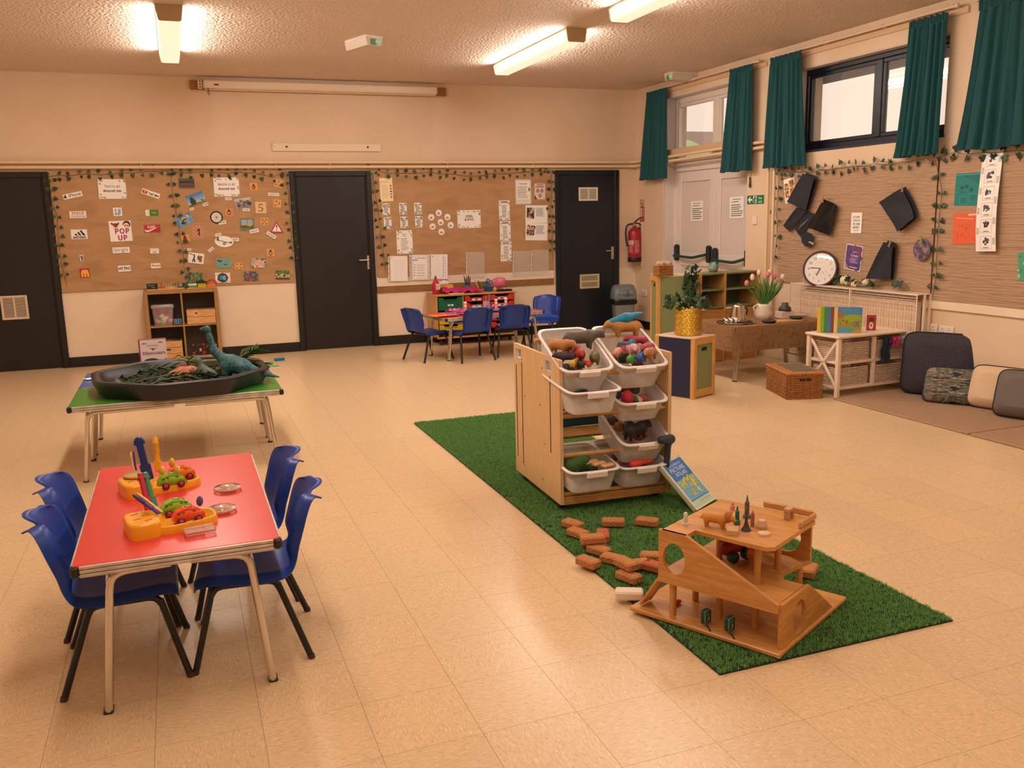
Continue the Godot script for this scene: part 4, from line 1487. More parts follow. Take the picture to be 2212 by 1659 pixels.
func ivy(label: String, wall: String, pts: Array, step: float, size := 0.05, off := 0.032, spread := 1.0) -> Node3D:
	if leaf_meshes.is_empty():
		for k in 3: leaf_meshes.append(ivy_leaf(1.0, k))
		for c in ["2d4a2a", "24401f", "38552f", "1d3524"]: leaf_mats.append(hx(c, 0.55))
	var t := thing("ivy_garland", label, "garland", Vector3.ZERO, 0.0, "ivy garlands")
	# densify with a little wander
	var path := []
	for i in pts.size() - 1:
		var n := maxi(2, int((pts[i + 1] - pts[i]).length() / 0.09))
		for k in n:
			var q: Vector2 = pts[i].lerp(pts[i + 1], float(k) / n)
			path.append(q + Vector2(R.randf_range(-0.012, 0.012), R.randf_range(-0.012, 0.012)))
	path.append(pts[-1])
	var P3 := []
	for q in path: P3.append(wall_xf(wall, q.x, q.y, off + R.randf() * 0.006).origin)
	obj("stem", ts(P3, 0.0022, 5), hx("4a4a2a", 0.7), t)
	var d := 0.0
	var side := 1.0
	for i in path.size() - 1:
		var seg: Vector2 = path[i + 1] - path[i]
		d += seg.length()
		while d > step:
			d -= step * R.randf_range(0.75, 1.25)
			side = -side
			var nrm := seg.orthogonal().normalized() * side
			var dir := (nrm * R.randf_range(0.5, 1.0) + seg.normalized() * R.randf_range(-0.5, 0.5) + Vector2(0, -0.25)).normalized()
			var at: Vector2 = path[i] + nrm * R.randf_range(0.012, 0.04) * spread
			var sz := size * R.randf_range(0.75, 1.2)
			var xf := wall_xf(wall, at.x, at.y, off + 0.006 + R.randf() * 0.012, rad_to_deg(dir.angle()) - 90.0)
			xf.basis = xf.basis * eul(R.randf_range(-0.5, 0.2), R.randf_range(-0.5, 0.5), 0) * Basis.from_scale(Vector3.ONE * sz)
			obj("leaf", leaf_meshes[R.randi() % 3], leaf_mats[R.randi() % 4], t, xf)
	return t

func paper_board(n: String, label: String, wall: String, a0: float, a1: float, y0: float, y1: float, seams: Array, mt: Material) -> void:
	var t := thing(n, label, "noticeboard", Vector3.ZERO, 0.0, "brown paper display boards")
	var f := func(pa: float, pb: float, ya: float, yb: float, d0: float, d1: float) -> SurfaceTool:
		return b2(v3(pa, ya, d0), v3(pb, yb, d1), 0.001) if wall == "n" else b2(v3(XE - d1, ya, pa), v3(XE - d0, yb, pb), 0.001)
	obj("board", f.call(a0 + 0.004, a1 - 0.004, y0 + 0.006, y1 - 0.004, 0.0, 0.016), hx("7a5a38", 0.8), t)
	var ys := [y0] + seams + [y1]
	for i in ys.size() - 1:
		# each strip of paper overlaps the one below, with slack waves
		var w0 := R.randf() * 6.0
		var s := shs(func(u: float, v: float) -> Vector3:
			var a := lerpf(a0, a1, u)
			var y := lerpf(ys[i] - (0.008 if i > 0 else 0.0), ys[i + 1], v) + 0.003 * sin(u * 9.0 + w0) * (1.0 if i > 0 and v < 0.01 else 0.0)
			var d := 0.0185 + 0.0012 * i + 0.0012 * sin(u * 14 + v * 5 + w0) + 0.0008 * sin(u * 37 - v * 11)
			return v3(a, y, d) if wall == "n" else v3(XE - d, y, a), 40, 6, 0.001)
		obj("paper_strip", s, mt, t)

func north() -> void:
	paper_board("display_board", "long brown paper display board covered in small logo and number pictures", "n", -2.795, -0.38, 0.81, 2.056, [1.03, 1.29, 1.53], M.kraft)
	paper_board("display_board", "brown paper display board of white notices between the two dark doors", "n", 0.6, 2.885, 0.81, 2.05, [1.19, 1.45], M.kraft)
	# cards on the first board: [id, x, y, w, h, turn, name, label, category]
	var sym := "printed symbol cards on the first board"
	var cards := [
		["text", -2.204, 1.875, 0.27, 0.203, -1, "heading_card", "white leaf-edged heading card that reads Text is all around me", "sign"],
		["phone", -2.589, 1.814, 0.185, 0.052, 12, "word_card", "tilted narrow white strip with black fruit emblem and lettering", "card"],
		["tube", -1.829, 1.823, 0.184, 0.055, -20, "word_card", "tilted white strip with red play button and dark lettering", "card"],
		["tesco", -2.56, 1.616, 0.159, 0.071, 0, "word_card", "white card with red capitals over five dark dashes", "card"],
		["coop", -2.174, 1.637, 0.086, 0.088, 0, "word_card", "small square white card with four blue round letters", "card"],
		["green", -1.835, 1.62, 0.13, 0.066, 0, "word_card", "green card with cream and yellow stripes on its edge", "card"],
		["adidas", -2.569, 1.412, 0.156, 0.1, 0, "word_card", "white card with three slanted black bars over black lettering", "card"],
		["popup", -2.164, 1.434, 0.218, 0.216, 1, "picture_card", "large white card with two drawn children and purple words POP UP", "card"],
		["nike", -1.846, 1.453, 0.165, 0.084, 1, "word_card", "red card with white slanting tick and white capitals", "card"],
		["google", -2.178, 1.233, 0.169, 0.061, 0, "word_card", "white strip with thin lettering in several colours", "card"],
		["audi", -1.846, 1.213, 0.089, 0.055, -1, "word_card", "tiny white card with four grey rings in a row", "card"],
		["mm", -2.554, 1.005, 0.097, 0.097, 0, "word_card", "square red card with golden double arch letter", "card"],
		["heinz", -2.165, 1.036, 0.125, 0.065, 1, "word_card", "white card with heavy black capitals in a slight arc", "card"],
		["persil", -1.848, 1.053, 0.098, 0.053, 1, "word_card", "tiny white card with slanting dark red word", "card"]]
	for c in cards: pin(c[6], c[7], c[8], "n", c[0], c.slice(1, 6), sym)
	pin("picture_cutout", "narrow black and white figure cut-out above the red arch card", "card", "n", "figure", [-2.572, 1.169, 0.048, 0.079, -2], sym, 0.024, [Vector2(-0.5, 0.4), Vector2(-0.25, -0.5), Vector2(0.25, -0.5), Vector2(0.5, 0.45), Vector2(0.1, 0.3)])
	var mg := "picture and number cards on the maths side of the board"
	cards = [
		["maths", -1.044, 1.886, 0.269, 0.204, 0, "heading_card", "white leaf-edged heading card that reads Maths is all around me", "sign"],
		["soldiers", -1.456, 1.928, 0.163, 0.105, 0, "photo_card", "dark photo of figures in red jackets standing in a row", "photo"],
		["bug1", -0.756, 1.886, 0.083, 0.082, 0, "number_card", "orange square with dark beetle beside the maths heading", "card"],
		["die1", -0.483, 1.919, 0.092, 0.083, -11, "number_card", "yellow spotted dice square tilted at the upper board corner", "card"],
		["tree", -1.374, 1.757, 0.191, 0.131, 19, "photo_card", "tilted photo of dark big tree under blue sky", "photo"],
		["bench", -0.88, 1.707, 0.172, 0.109, 9, "photo_card", "tilted grey photo of a bench between two word labels", "photo"],
		["five", -0.694, 1.656, 0.118, 0.127, -1, "number_card", "cream card with large brown numeral five", "card"],
		["die2", -0.512, 1.699, 0.086, 0.089, -6, "number_card", "yellow dice square of three spots right of numeral five", "card"],
		["bug2", -1.039, 1.611, 0.084, 0.087, -1, "number_card", "brown square with black and white beetle above the wheel", "card"],
		["balloon", -1.51, 1.535, 0.174, 0.113, 27, "photo_card", "tilted blue photo of hot air balloons", "photo"],
		["brick1", -1.383, 1.414, 0.121, 0.119, -4, "number_card", "brick-pattern card with black numeral one", "card"],
		["bug3", -1.522, 1.336, 0.092, 0.09, 7, "number_card", "orange square with small reddish beetle left of the brick card", "card"],
		["window", -0.855, 1.474, 0.158, 0.139, -1, "photo_card", "photo of a grey two-pane window over flowers", "photo"],
		["die3", -0.666, 1.501, 0.084, 0.085, -1, "number_card", "yellow dice square of five spots above the warning triangle", "card"],
		["giraffe", -1.427, 1.119, 0.165, 0.115, -9, "photo_card", "tilted white picture of a tall figure beside a giraffe", "photo"],
		["teal", -1.141, 1.053, 0.156, 0.107, -2, "photo_card", "teal photo of two dark fish shapes", "photo"],
		["die4", -0.98, 1.015, 0.083, 0.083, -2, "number_card", "yellow dice square of four spots between teal and cake photos", "card"],
		["pies", -0.761, 1.041, 0.164, 0.108, -2, "photo_card", "photo of round pinkish cakes on grey", "photo"],
		["bug4", -0.622, 1.152, 0.087, 0.087, -2, "number_card", "orange square with beetle above the cake photo", "card"],
		["grass", -1.457, 0.922, 0.157, 0.083, -3, "photo_card", "green photo of tall grass behind the toy rainbow", "photo"],
		["eggs", -1.162, 0.892, 0.161, 0.112, -2, "photo_card", "photo of two bright blue eggs in a dark nest", "photo"],
		["crowd", -0.854, 0.898, 0.16, 0.109, -3, "photo_card", "grey photo of a crowd with reddish coats", "photo"],
		["field", -0.507, 0.895, 0.158, 0.105, -3, "photo_card", "green and brown field photo at the lower board corner", "photo"]]
	for c in cards: pin(c[6], c[7], c[8], "n", c[0], c.slice(1, 6), mg, 0.024 + R.randf() * 0.002)
	var wg := "handwritten word labels on the maths board"
	for c in [["big", -1.424, 1.653, 0.047, 0.028, 5, "under the tree photo"], ["small", -1.279, 1.702, 0.058, 0.031, 21, "beside the tree photo"], ["over", -1.035, 1.758, 0.069, 0.03, 2, "below the maths heading"], ["under", -0.854, 1.634, 0.076, 0.031, -1, "below the bench photo"], ["next to", -0.545, 1.799, 0.123, 0.033, -4, "between two dice squares"], ["circle", -1.119, 1.501, 0.081, 0.038, 9, "on the wheel picture"], ["heavy", -1.174, 1.368, 0.067, 0.031, 11, "over the seesaw picture"], ["light", -0.995, 1.312, 0.076, 0.037, -5, "right of the seesaw picture"], ["square", -0.785, 1.399, 0.101, 0.041, 11, "on the window photo"], ["triangle", -0.601, 1.349, 0.114, 0.039, -34, "below the warning triangle"], ["tall", -1.489, 1.215, 0.044, 0.029, -3, "over the giraffe picture"], ["less", -1.262, 1.209, 0.069, 0.031, 37, "below the seesaw picture"]]:
		pin("word_label", "small rounded paper label reading %s, %s" % [c[0], c[6]], "label", "n", "w_" + c[0], c.slice(1, 6), wg, 0.029, pill())
	pin("triangle_sign", "red bordered warning triangle with exclamation mark", "sign", "n", "tri", [-0.535, 1.439, 0.152, 0.144, -2], "", 0.025, [Vector2(-0.5, -0.5), Vector2(0.5, -0.5), Vector2(0, 0.5)])
	pin("seesaw_picture", "oval white picture of stones balancing on a seesaw", "picture", "n", "seesaw", [-1.116, 1.292, 0.2, 0.126, -5], "", 0.025, round_outline())
	var wh := thing("wheel_picture", "round picture of a black tyred spoked wheel", "picture", v3(-1.176, 1.559, 0.024))
	obj("spokes", card_mesh(0.12, 0.12, art("wheel", 60, 60), 0.0015, round_outline()), print_mat, wh)
	var ty := st()
	var ring := []
	for i in 33: ring.append(v3(cos(TAU * i / 32) * 0.06, sin(TAU * i / 32) * 0.06, 0.002))
	tube(ty, ring, 0.0075, 5, false)
	obj("tyre", ty, hx("262220", 0.7), wh)
	# second board
	var ng := "white notices on the second board"
	pin("notice", "tall yellowed notice at the upper corner beside the black door", "notice", "n", "ydoc", [0.749, 1.839, 0.154, 0.269, 1], ng)
	var mini := [[0.735, 1.614], [0.939, 1.615], [1.121, 1.615], [0.746, 1.453], [0.945, 1.456], [1.126, 1.458]]
	var mn := ["upper left", "upper middle", "upper right", "lower left", "lower middle", "lower right"]
	for i in 6: pin("small_notice", "small leaf-edged text card, %s of the block of six" % mn[i], "notice", "n", "mini%d" % i, [mini[i][0], mini[i][1], 0.092, 0.134, 0], "six small text cards")
	pin("notice", "leaf-edged page with a short heading under the six small cards", "notice", "n", "bird", [0.942, 1.224, 0.194, 0.277, 0], ng)
	var cq := [[1.378, 1.559, "topmost of the ring"], [1.282, 1.509, "upper left of the ring"], [1.486, 1.507, "upper right of the ring"], [1.398, 1.447, "in the middle of the ring"], [1.295, 1.399, "lower left of the ring"], [1.522, 1.41, "lower right of the ring"], [1.403, 1.333, "lowest of the ring"]]
	for c in cq: pin("round_label", "small round white label, %s of seven" % c[2], "label", "n", "circ", [c[0], c[1], 0.079, 0.079, 0], "ring of round labels", 0.024, round_outline(20))
	pin("heading_card", "white leaf-edged card reading COEL & EYFS", "sign", "n", "eyfs", [1.76, 1.477, 0.298, 0.216, 0], "")
	for i in 3: pin("notice_strip", "narrow leaf-edged text page, %s of the column of three" % ["topmost", "middle one", "lowest"][i], "notice", "n", "strip", [[2.222, 1.574, 0.143, 0.241, 0], [2.227, 1.32, 0.144, 0.243, 0], [2.233, 1.069, 0.145, 0.245, -1]][i], "column of text pages")
	pin("notice", "white green-bordered page near the navy door", "notice", "n", "wdoc", [2.478, 1.794, 0.207, 0.297, 0], ng)
	pin("notice", "small pink page with three grey ovals beside the navy door", "notice", "n", "pdoc", [2.701, 1.797, 0.143, 0.192, -1], ng)
	pin("notice", "white page with photo of figures, upper of the pair by the navy door", "notice", "n", "ph1", [2.651, 1.52, 0.297, 0.216, -1], ng)
	pin("notice", "white page with dark photo, lower of the pair by the navy door", "notice", "n", "ph2", [2.648, 1.302, 0.298, 0.217, -2], ng)
	var pg := "plastic pockets hung below the second board"
	var pk := [["sh1", 0.849, 0.912, "holding a page of grey columns"], ["sh2", 1.111, 0.916, "holding a page of blue headed routine"], ["sh3", 1.351, 0.914, "holding a page with blue side line"], ["", 1.826, 0.921, "empty, first of three beyond the blue lined page"], ["", 2.441, 0.914, "empty, below the column of text pages"], ["", 2.689, 0.917, "empty, nearest the navy door"]]
	for q in pk:
		var t := thing("plastic_pocket", "clear punched plastic pocket, " + q[3], "pocket", v3(q[1], q[2], 0.03), 0.0, pg)
		t.rotation.z = -0.03
		obj("pocket_sleeve", bs(v3(0, 0, 0.0015), v3(0.232, 0.308, 0.003)), M.clear, t)
		var sp := st()
		ax2(sp, v3(-0.126, -0.152, 0), v3(-0.112, 0.152, 0.003))
		obj("punched_strip", sp, hx("e6ddd2", 0.4), t)
		for k in 5: obj("punched_hole", bs(v3(-0.119, -0.12 + k * 0.06, 0.0032), v3(0.006, 0.012, 0.0006)), hx("7a6650"), t)
		if q[0] != "":
			obj("page", card_mesh(0.21, 0.297, art(q[0], 130, 184), 0.001), print_mat, t, Transform3D(Basis(), v3(0.006, 0, 0.0032)))
	# ivy
	ivy("ivy garland along the upper edge of the picture board, from the left door", "n", [Vector2(-2.79, 2.0), Vector2(-2.6, 2.02), Vector2(-2.2, 2.04), Vector2(-1.7, 2.05)], 0.036, 0.046)
	ivy("ivy garland along the upper edge over the maths pictures", "n", [Vector2(-1.7, 2.05), Vector2(-1.2, 2.04), Vector2(-0.75, 2.04), Vector2(-0.55, 2.0), Vector2(-0.36, 2.05)], 0.036, 0.046)
	ivy("ivy garland hanging down the board edge beside the left door", "n", [Vector2(-2.79, 1.98), Vector2(-2.76, 1.6), Vector2(-2.77, 1.2), Vector2(-2.74, 0.88)], 0.04, 0.046, 0.034)
	ivy("ivy garland hanging down between the logos and the maths pictures", "n", [Vector2(-1.62, 2.03), Vector2(-1.6, 1.7), Vector2(-1.57, 1.3), Vector2(-1.56, 1.0), Vector2(-1.48, 0.86)], 0.036, 0.046)
	ivy("ivy garland hanging down the board edge beside the middle black door", "n", [Vector2(-0.4, 2.02), Vector2(-0.37, 1.6), Vector2(-0.37, 1.2), Vector2(-0.36, 0.98)], 0.036, 0.044, 0.034)
	ivy("ivy garland along the upper edge of the white notice board", "n", [Vector2(0.55, 2.06), Vector2(0.9, 2.02), Vector2(1.3, 2.03), Vector2(1.8, 1.99), Vector2(2.2, 2.02), Vector2(2.6, 2.05), Vector2(2.88, 2.05)], 0.04, 0.046)
	ivy("ivy garland hanging down the notice board edge by the middle black door", "n", [Vector2(0.6, 2.04), Vector2(0.64, 1.6), Vector2(0.66, 1.2), Vector2(0.7, 0.86)], 0.042, 0.046)
	ivy("ivy garland hanging down the notice board edge by the navy door", "n", [Vector2(2.86, 2.04), Vector2(2.84, 1.7), Vector2(2.85, 1.3), Vector2(2.86, 0.95)], 0.036, 0.046, 0.036)
	# rails, projector screen, pipes
	one("wall_rail", "bare brown wooden rail screwed below the notice board", "rail", b2(v3(0.58, 0.632, 0), v3(2.88, 0.702, 0.02), 0.003), M.batten_x)
	one("white_backboard", "white painted strip between the notice board and wooden rail", "board", b2(v3(0.58, 0.705, 0.0), v3(2.89, 0.822, 0.014), 0.003), hx("ead9c4", 0.5))
	var ps_ := thing("projector_screen", "long white roll-up projector screen case fixed under the ceiling", "screen", v3(0, 2.962, 0))
	obj("screen_case", ts([v3(-1.2, 0, 0.085), v3(1.39, 0, 0.085)], 0.052, 4), hx("e8d5bd", 0.4), ps_).mesh = mesh(bs(v3(0.095, 0, 0.075), v3(2.6, 0.088, 0.075), 0.014))
	obj("screen_bar", bs(v3(0.095, -0.052, 0.07), v3(2.56, 0.016, 0.03), 0.005), hx("d3bea4", 0.4), ps_)
	obj("end_bracket", bs(v3(-1.235, 0, 0.05), v3(0.05, 0.092, 0.05), 0.006), hx("dbc9b2", 0.4), ps_)
	for k in 3: obj("bracket_hole", bs(v3(-1.235, -0.03 + k * 0.03, 0.0755), v3(0.014, 0.014, 0.001)), hx("4a3424"), ps_)
	obj("maker_badge", bs(v3(-1.07, -0.006, 0.1128), v3(0.05, 0.014, 0.001)), hx("2a2420"), ps_)
	obj("pull_hook", ts(bend([v3(-1.16, -0.045, 0.1), v3(-1.15, -0.07, 0.1), v3(-1.165, -0.09, 0.1), v3(-1.15, -0.11, 0.1)], 0.01), 0.006, 6), hx("5a4a3a", 0.4), ps_)
	for e in [[-1.335, -1.2], [1.36, 1.518]]:
		obj("mounting_block", b2(v3(e[0], -0.05, 0), v3(e[1], 0.045, 0.036), 0.004), hx("9a6536", 0.6), ps_)
	var bt := thing("wall_batten", "short cream painted batten on the upper wall below the projector screen", "batten", v3(0.095, 2.317, 0))
	obj("batten", bs(v3(0, 0, 0.011), v3(1.23, 0.088, 0.022), 0.004), hx("e8d4ba", 0.5), bt)
	for x in [-0.46, 0.46]: obj("bolt", ls([Vector2(0.012, 0), Vector2(0.012, 0.004), Vector2(0, 0.006)], 8, v3(x, 0.005, 0.022), eul(PI / 2, 0, 0)), hx("5a4430"), bt)
	for k in 2:
		var y := 2.152 - k * 0.052
		var pp := thing("heating_pipe", ["upper of the two cream pipes that run round the wall above the doors", "lower of the two cream pipes that run round the wall above the doors"][k], "pipe", Vector3.ZERO, 0.0, "heating pipes")
		var r := 0.05 + k * 0.002
		obj("pipe", ts(bend([v3(-4.3, y - 0.004, r), v3(XE - r, y, r), v3(XE - r, y + 0.03, 2.86 + k * 0.1), v3(XE - r, 0.16, 2.87 + k * 0.1)], 0.12, 6), 0.017, 8), hx("e6c9a4", 0.45), pp)
		for x in [-3.3, -1.9, -0.5, 0.1, 1.5, 2.6]:
			obj("pipe_clip", bs(v3(x, y, r * 0.5 + 0.01), v3(0.02, 0.044, r + 0.018), 0.004), hx("dcbf9a", 0.5), pp)
	# emergency lights
	exit_light(v3(0.06, HC, 2.43), 0.35, "small green-lit emergency light in the middle of the ceiling")
	exit_light(v3(3.9, HC, 1.38), -PI / 2 + 0.05, "small green-lit emergency light over the white door")

func exit_light(p: Vector3, turn: float, label: String) -> void:
	var t := thing("emergency_light", label, "light", p, turn)
	obj("base", bs(v3(0, -0.012, 0), v3(0.17, 0.024, 0.36), 0.004), hx("e0d4c6", 0.4), t)
	obj("lens_cover", ps([Vector2(-0.085, -0.024), Vector2(-0.07, -0.085), Vector2(0.07, -0.085), Vector2(0.085, -0.024)], 0.35, Transform3D(Basis(), v3(0, 0, -0.175))), hx("d2c4b4", 0.3), t)
	var g := StandardMaterial3D.new()
	g.albedo_color = Color(0.3, 0.7, 0.5)
	g.emission_enabled = true
	g.emission = Color(0.35, 0.85, 0.6)
	g.emission_energy_multiplier = 0.7
	for k in 2: obj("indicator_lamp", bs(v3(0.02 + k * 0.03, -0.05, 0.1755), v3(0.018, 0.02, 0.004)), g, t)
	obj("slot", bs(v3(-0.01, -0.055, 0.1755), v3(0.06, 0.05, 0.002)), hx("6a8a6a", 0.3), t)

# ---------------------------------------------------------------- things on the east wall
func curtain(label: String, t0: float, t1: float, b0: float, b1: float, y0: float, y1: float, folds: float) -> void:
	var t := thing("curtain", label, "curtain", v3(XE, 0, 0), 0.0, "dark green curtains")
	var ph := R.randf() * 6.0
	var f := func(u: float, v: float) -> Vector3:
		var w := u + 0.02 * sin(u * 9.0 + ph)
		var z := lerpf(lerpf(b0, b1, w), lerpf(t0, t1, w), pow(v, 0.8))
		var amp := lerpf(0.034, 0.016, v)
		var k := sin(w * TAU * folds + ph + 0.5 * sin(v * 3.0 + u * 4.0)) + 0.35 * sin(w * TAU * folds * 2.3 + ph * 2.0)
		return v3(-0.1 - amp * k, lerpf(y0, y1 - 0.06, v) + 0.006 * sin(u * 11 + ph) * (1 - v), z)
	var m: Material = M.curtain
	obj("drape", shs(f, 70, 18, -0.003), m, t)
	var g := func(u: float, v: float) -> Vector3:
		var k := sin(u * TAU * folds * 2.2 + ph)
		return v3(-0.098 - 0.011 * k * (0.6 + 0.4 * v), lerpf(y1 - 0.068, y1 + 0.006 * sin(u * 40 + ph), v), lerpf(t0 - 0.004, t1 + 0.004, u))
	obj("gathered_heading", shs(g, 70, 4, -0.004), m, t)
	obj("hem", shs(func(u: float, v: float) -> Vector3: return f.call(u, v * 0.035) + v3(-0.003, -0.001, 0), 70, 1, -0.004), m, t)

func curtain_rail(label: String, z0: float, z1: float, y: float) -> void:
	var t := thing("curtain_rail", label, "rail", v3(XE, y, 0), 0.0, "curtain rails")
	obj("rail", bs(v3(-0.075, 0, (z0 + z1) / 2), v3(0.016, 0.022, z1 - z0), 0.003), hx("dcc4aa", 0.4), t)
	for k in 4:
		var z := lerpf(z0 + 0.05, z1 - 0.05, k / 3.0)
		obj("rail_bracket", bs(v3(-0.04, 0.004, z), v3(0.08, 0.03, 0.018), 0.003), hx("e2cfb8", 0.4), t)
	for z in [z0, z1]: obj("end_stop", bs(v3(-0.072, 0, z), v3(0.03, 0.034, 0.016), 0.004), hx("e2cfb8", 0.4), t)
	obj("rail_backing", bs(v3(-0.009, -0.03, (z0 + z1) / 2), v3(0.018, 0.05, z1 - z0 + 0.1), 0.003), hx("d8b794", 0.5), t)

func peg_at(at: Vector2, off: float, rot: float, mt: Material, label: String) -> void:
	var t := thing("clothes_peg", label, "peg", Vector3.ZERO, 0.0, "clothes pegs on the craft board")
	t.transform = wall_xf("e", at.x, at.y, off, rot)
	for e in [-1.0, 1.0]: obj("peg_arm", bs(v3(e * 0.0045, 0, 0), v3(0.006, 0.07, 0.01), 0.002, eul(0, 0, e * 0.06)), mt, t)
	obj("spring", ts([v3(0, 0.006, -0.008), v3(0, 0.006, 0.008)], 0.006, 6), M.alu, t)

func sheet_poly(n: String, label: String, pts: Array, off: float, mt: Material, curl: float, group := "", fold := -1.0) -> Node3D:
	# a hanging sheet: four corners (z, y), slightly curled away from the wall; a second leaf behind it when folded
	var c := Vector2.ZERO
	for p in pts: c += p / pts.size()
	var t := thing(n, label, "craft", Vector3.ZERO, 0.0, group)
	t.transform = wall_xf("e", c.x, c.y, off)
	var q := []
	for p in pts: q.append(p - c)
	for k in (2 if fold > 0 else 1):
		var d := 0.012 * k
		var f := func(u: float, v: float) -> Vector3:
			var p: Vector2 = q[0].lerp(q[1], u).lerp(q[3].lerp(q[2], u), v)
			if k == 1: p += Vector2(0.012, 0.012) * (1 - v)
			return v3(p.x, p.y, curl * (pow(2 * u - 1, 2) * 0.6 + v * (1 - u) * 1.2) + (0.02 if k == 0 and fold > 0 else 0.0) - d + 0.004 * sin(u * 7 + v * 5))
		obj("paper_leaf", shs(f, 10, 10, 0.0015), mt, t)
	return t

func east() -> void:
	var cm := StandardMaterial3D.new()
	cm.albedo_color = Color("0a4a4e")
	cm.roughness = 0.85
	cm.backlight_enabled = true
	cm.backlight = Color("0a3a3e")
	cm.rim_enabled = true
	cm.rim = 0.2
	M.curtain = cm
	curtain("dark green curtain nearest the corner, left of the white door glass", 0.46, 0.93, 0.32, 0.93, 1.91, 2.955, 5)
	curtain("dark green curtain right of the white door glass", 2.23, 2.61, 2.12, 2.62, 1.91, 2.955, 5)
	curtain("dark green curtain left of the dark framed window", 2.92, 3.37, 2.88, 3.47, 1.91, 2.955, 6)
	curtain("dark green curtain right of the dark framed window", 4.68, 5.05, 4.59, 5.06, 1.9, 2.94, 6)
	curtain("wide dark green curtain cut off by the right edge of the photo", 5.35, 6.0, 5.22, 6.15, 1.905, 2.95, 7)
	curtain_rail("curtain rail over the white door glass", 0.42, 2.68, 2.972)
	curtain_rail("curtain rail over the dark framed window", 2.86, 5.12, 2.972)
	curtain_rail("curtain rail at the right edge of the photo", 5.3, 8.0, 2.972)
	# boards
	paper_board("display_board", "brown paper board with black craft papers over the white radiator", "e", 3.02, 4.985, 0.79, 1.862, [1.08, 1.4], M.kraft_east)
	paper_board("display_board", "brown paper board with teal and orange sheets at the right edge", "e", 5.0, 8.2, 0.74, 1.87, [1.2], M.kraft_east)
	var bl_ := tx(Color("20242c"), 0.75)
	var g := "black craft papers on the east board"
	pin("food_poster", "pale poster of four food pictures behind the black papers", "poster", "e", "food", [3.175, 1.687, 0.16, 0.236, 10])
	sheet_poly("black_paper", "folded black paper hanging over the food poster", [Vector2(3.448, 1.833), Vector2(3.615, 1.772), Vector2(3.502, 1.489), Vector2(3.251, 1.575)], 0.06, bl_, 0.02, g, 1)
	sheet_poly("black_paper", "black paper hanging tilted below the food poster", [Vector2(3.332, 1.524), Vector2(3.486, 1.484), Vector2(3.224, 1.287), Vector2(3.149, 1.348)], 0.045, bl_, 0.015, g)
	var ch := sheet_poly("black_paper", "black paper with grey chalk strokes beside the small black circle", [Vector2(3.45, 1.489), Vector2(3.587, 1.45), Vector2(3.392, 1.233), Vector2(3.313, 1.315)], 0.04, bl_, 0.01, g)
	for k in 5: obj("chalk_mark", ts([v3(-0.06 + k * 0.02, -0.06 + k * 0.012, 0.02), v3(-0.02 + k * 0.024, -0.01 + k * 0.012, 0.022)], 0.0022, 4), hx("8f98a0", 0.9), ch)
	sheet_poly("black_bag", "shiny black plastic sheet pegged beside the folded paper", [Vector2(3.722, 1.59), Vector2(3.911, 1.524), Vector2(3.829, 1.255), Vector2(3.562, 1.327)], 0.05, tx(Color("101318"), 0.22), 0.03, g)
	sheet_poly("black_paper", "large black paper pegged by one corner, high on the board", [Vector2(4.688, 1.653), Vector2(4.843, 1.409), Vector2(4.666, 1.3), Vector2(4.473, 1.544)], 0.055, bl_, 0.025, g, 1)
	sheet_poly("black_paper", "long folded black paper pegged left of the purple circle", [Vector2(4.524, 1.214), Vector2(4.63, 1.178), Vector2(4.62, 0.898), Vector2(4.366, 0.898)], 0.05, bl_, 0.03, g, 1)
	one("black_circle", "small torn black paper circle with pale marks", "craft", ps([Vector2(0, 0.065), Vector2(0.06, 0.05), Vector2(0.088, 0), Vector2(0.06, -0.05), Vector2(0.02, -0.075), Vector2(-0.03, -0.068), Vector2(-0.08, -0.03), Vector2(-0.09, 0.01), Vector2(-0.05, 0.055)], 0.0015), bl_).transform = wall_xf("e", 3.508, 1.222, 0.058)
	var pc := thing("paper_circle", "purple marbled paper circle hung from a green peg", "craft")
	pc.transform = wall_xf("e", 4.897, 1.158, 0.045)
	var circ := []
	for k in 28: circ.append(Vector2(cos(TAU * k / 28) * 0.088, sin(TAU * k / 28) * 0.088) * (1.0 + 0.03 * sin(k * 3.1)))
	obj("disc", ps(circ, 0.0015), tri_mat("marble", noise_tex(0.02, [Color("4a3c4c"), Color("7a6070"), Color("5a4a62"), Color("8f7a7a")], [0.3, 0.45, 0.55, 0.7], FastNoiseLite.TYPE_CELLULAR, 2), Vector3.ONE * 4.0, 0.7), pc)
	pin("text_card", "narrow white card reading EVERY CHILD IS AN ARTIST", "card", "e", "everychild", [4.116, 1.372, 0.133, 0.18, 0])
	pin("poster", "purple poster with pale handwriting above the clock", "poster", "e", "purple", [4.1, 1.065, 0.21, 0.227, -6])
	pin("folder_sheet", "teal plastic sheet left of the hanging picture strip", "sheet", "e", "tealc", [5.281, 1.622, 0.223, 0.242, -1])
	pin("folder_sheet", "orange letter sheet below the teal sheet", "sheet", "e", "orange", [5.291, 1.328, 0.24, 0.238, 3])
	pin("folder_sheet", "pale green sheet cut off by the right edge of the photo", "sheet", "e", "greenc", [5.85, 1.065, 0.15, 0.2, 5])
	var strip := thing("picture_timetable", "long white leaf-edged strip of six picture cards hung over the board", "chart")
	strip.transform = wall_xf("e", 5.5, 1.53, 0.05, 2.0)
	var ra := uvr(art("timetable", 110, 420))
	var ss := shs(func(u: float, v: float) -> Vector3: return v3((u - 0.5) * 0.175, (v - 0.5) * 0.74, 0.012 * sin(v * 5.0) + 0.02 * pow(v, 6.0) * -1.0 + 0.004 * sin(u * 3)), 4, 24, 0.001)
	var sm2 := StandardMaterial3D.new()
	sm2.roughness = 0.45
	sm2.uv1_scale = Vector3(ra.size.x, ra.size.y, 1)
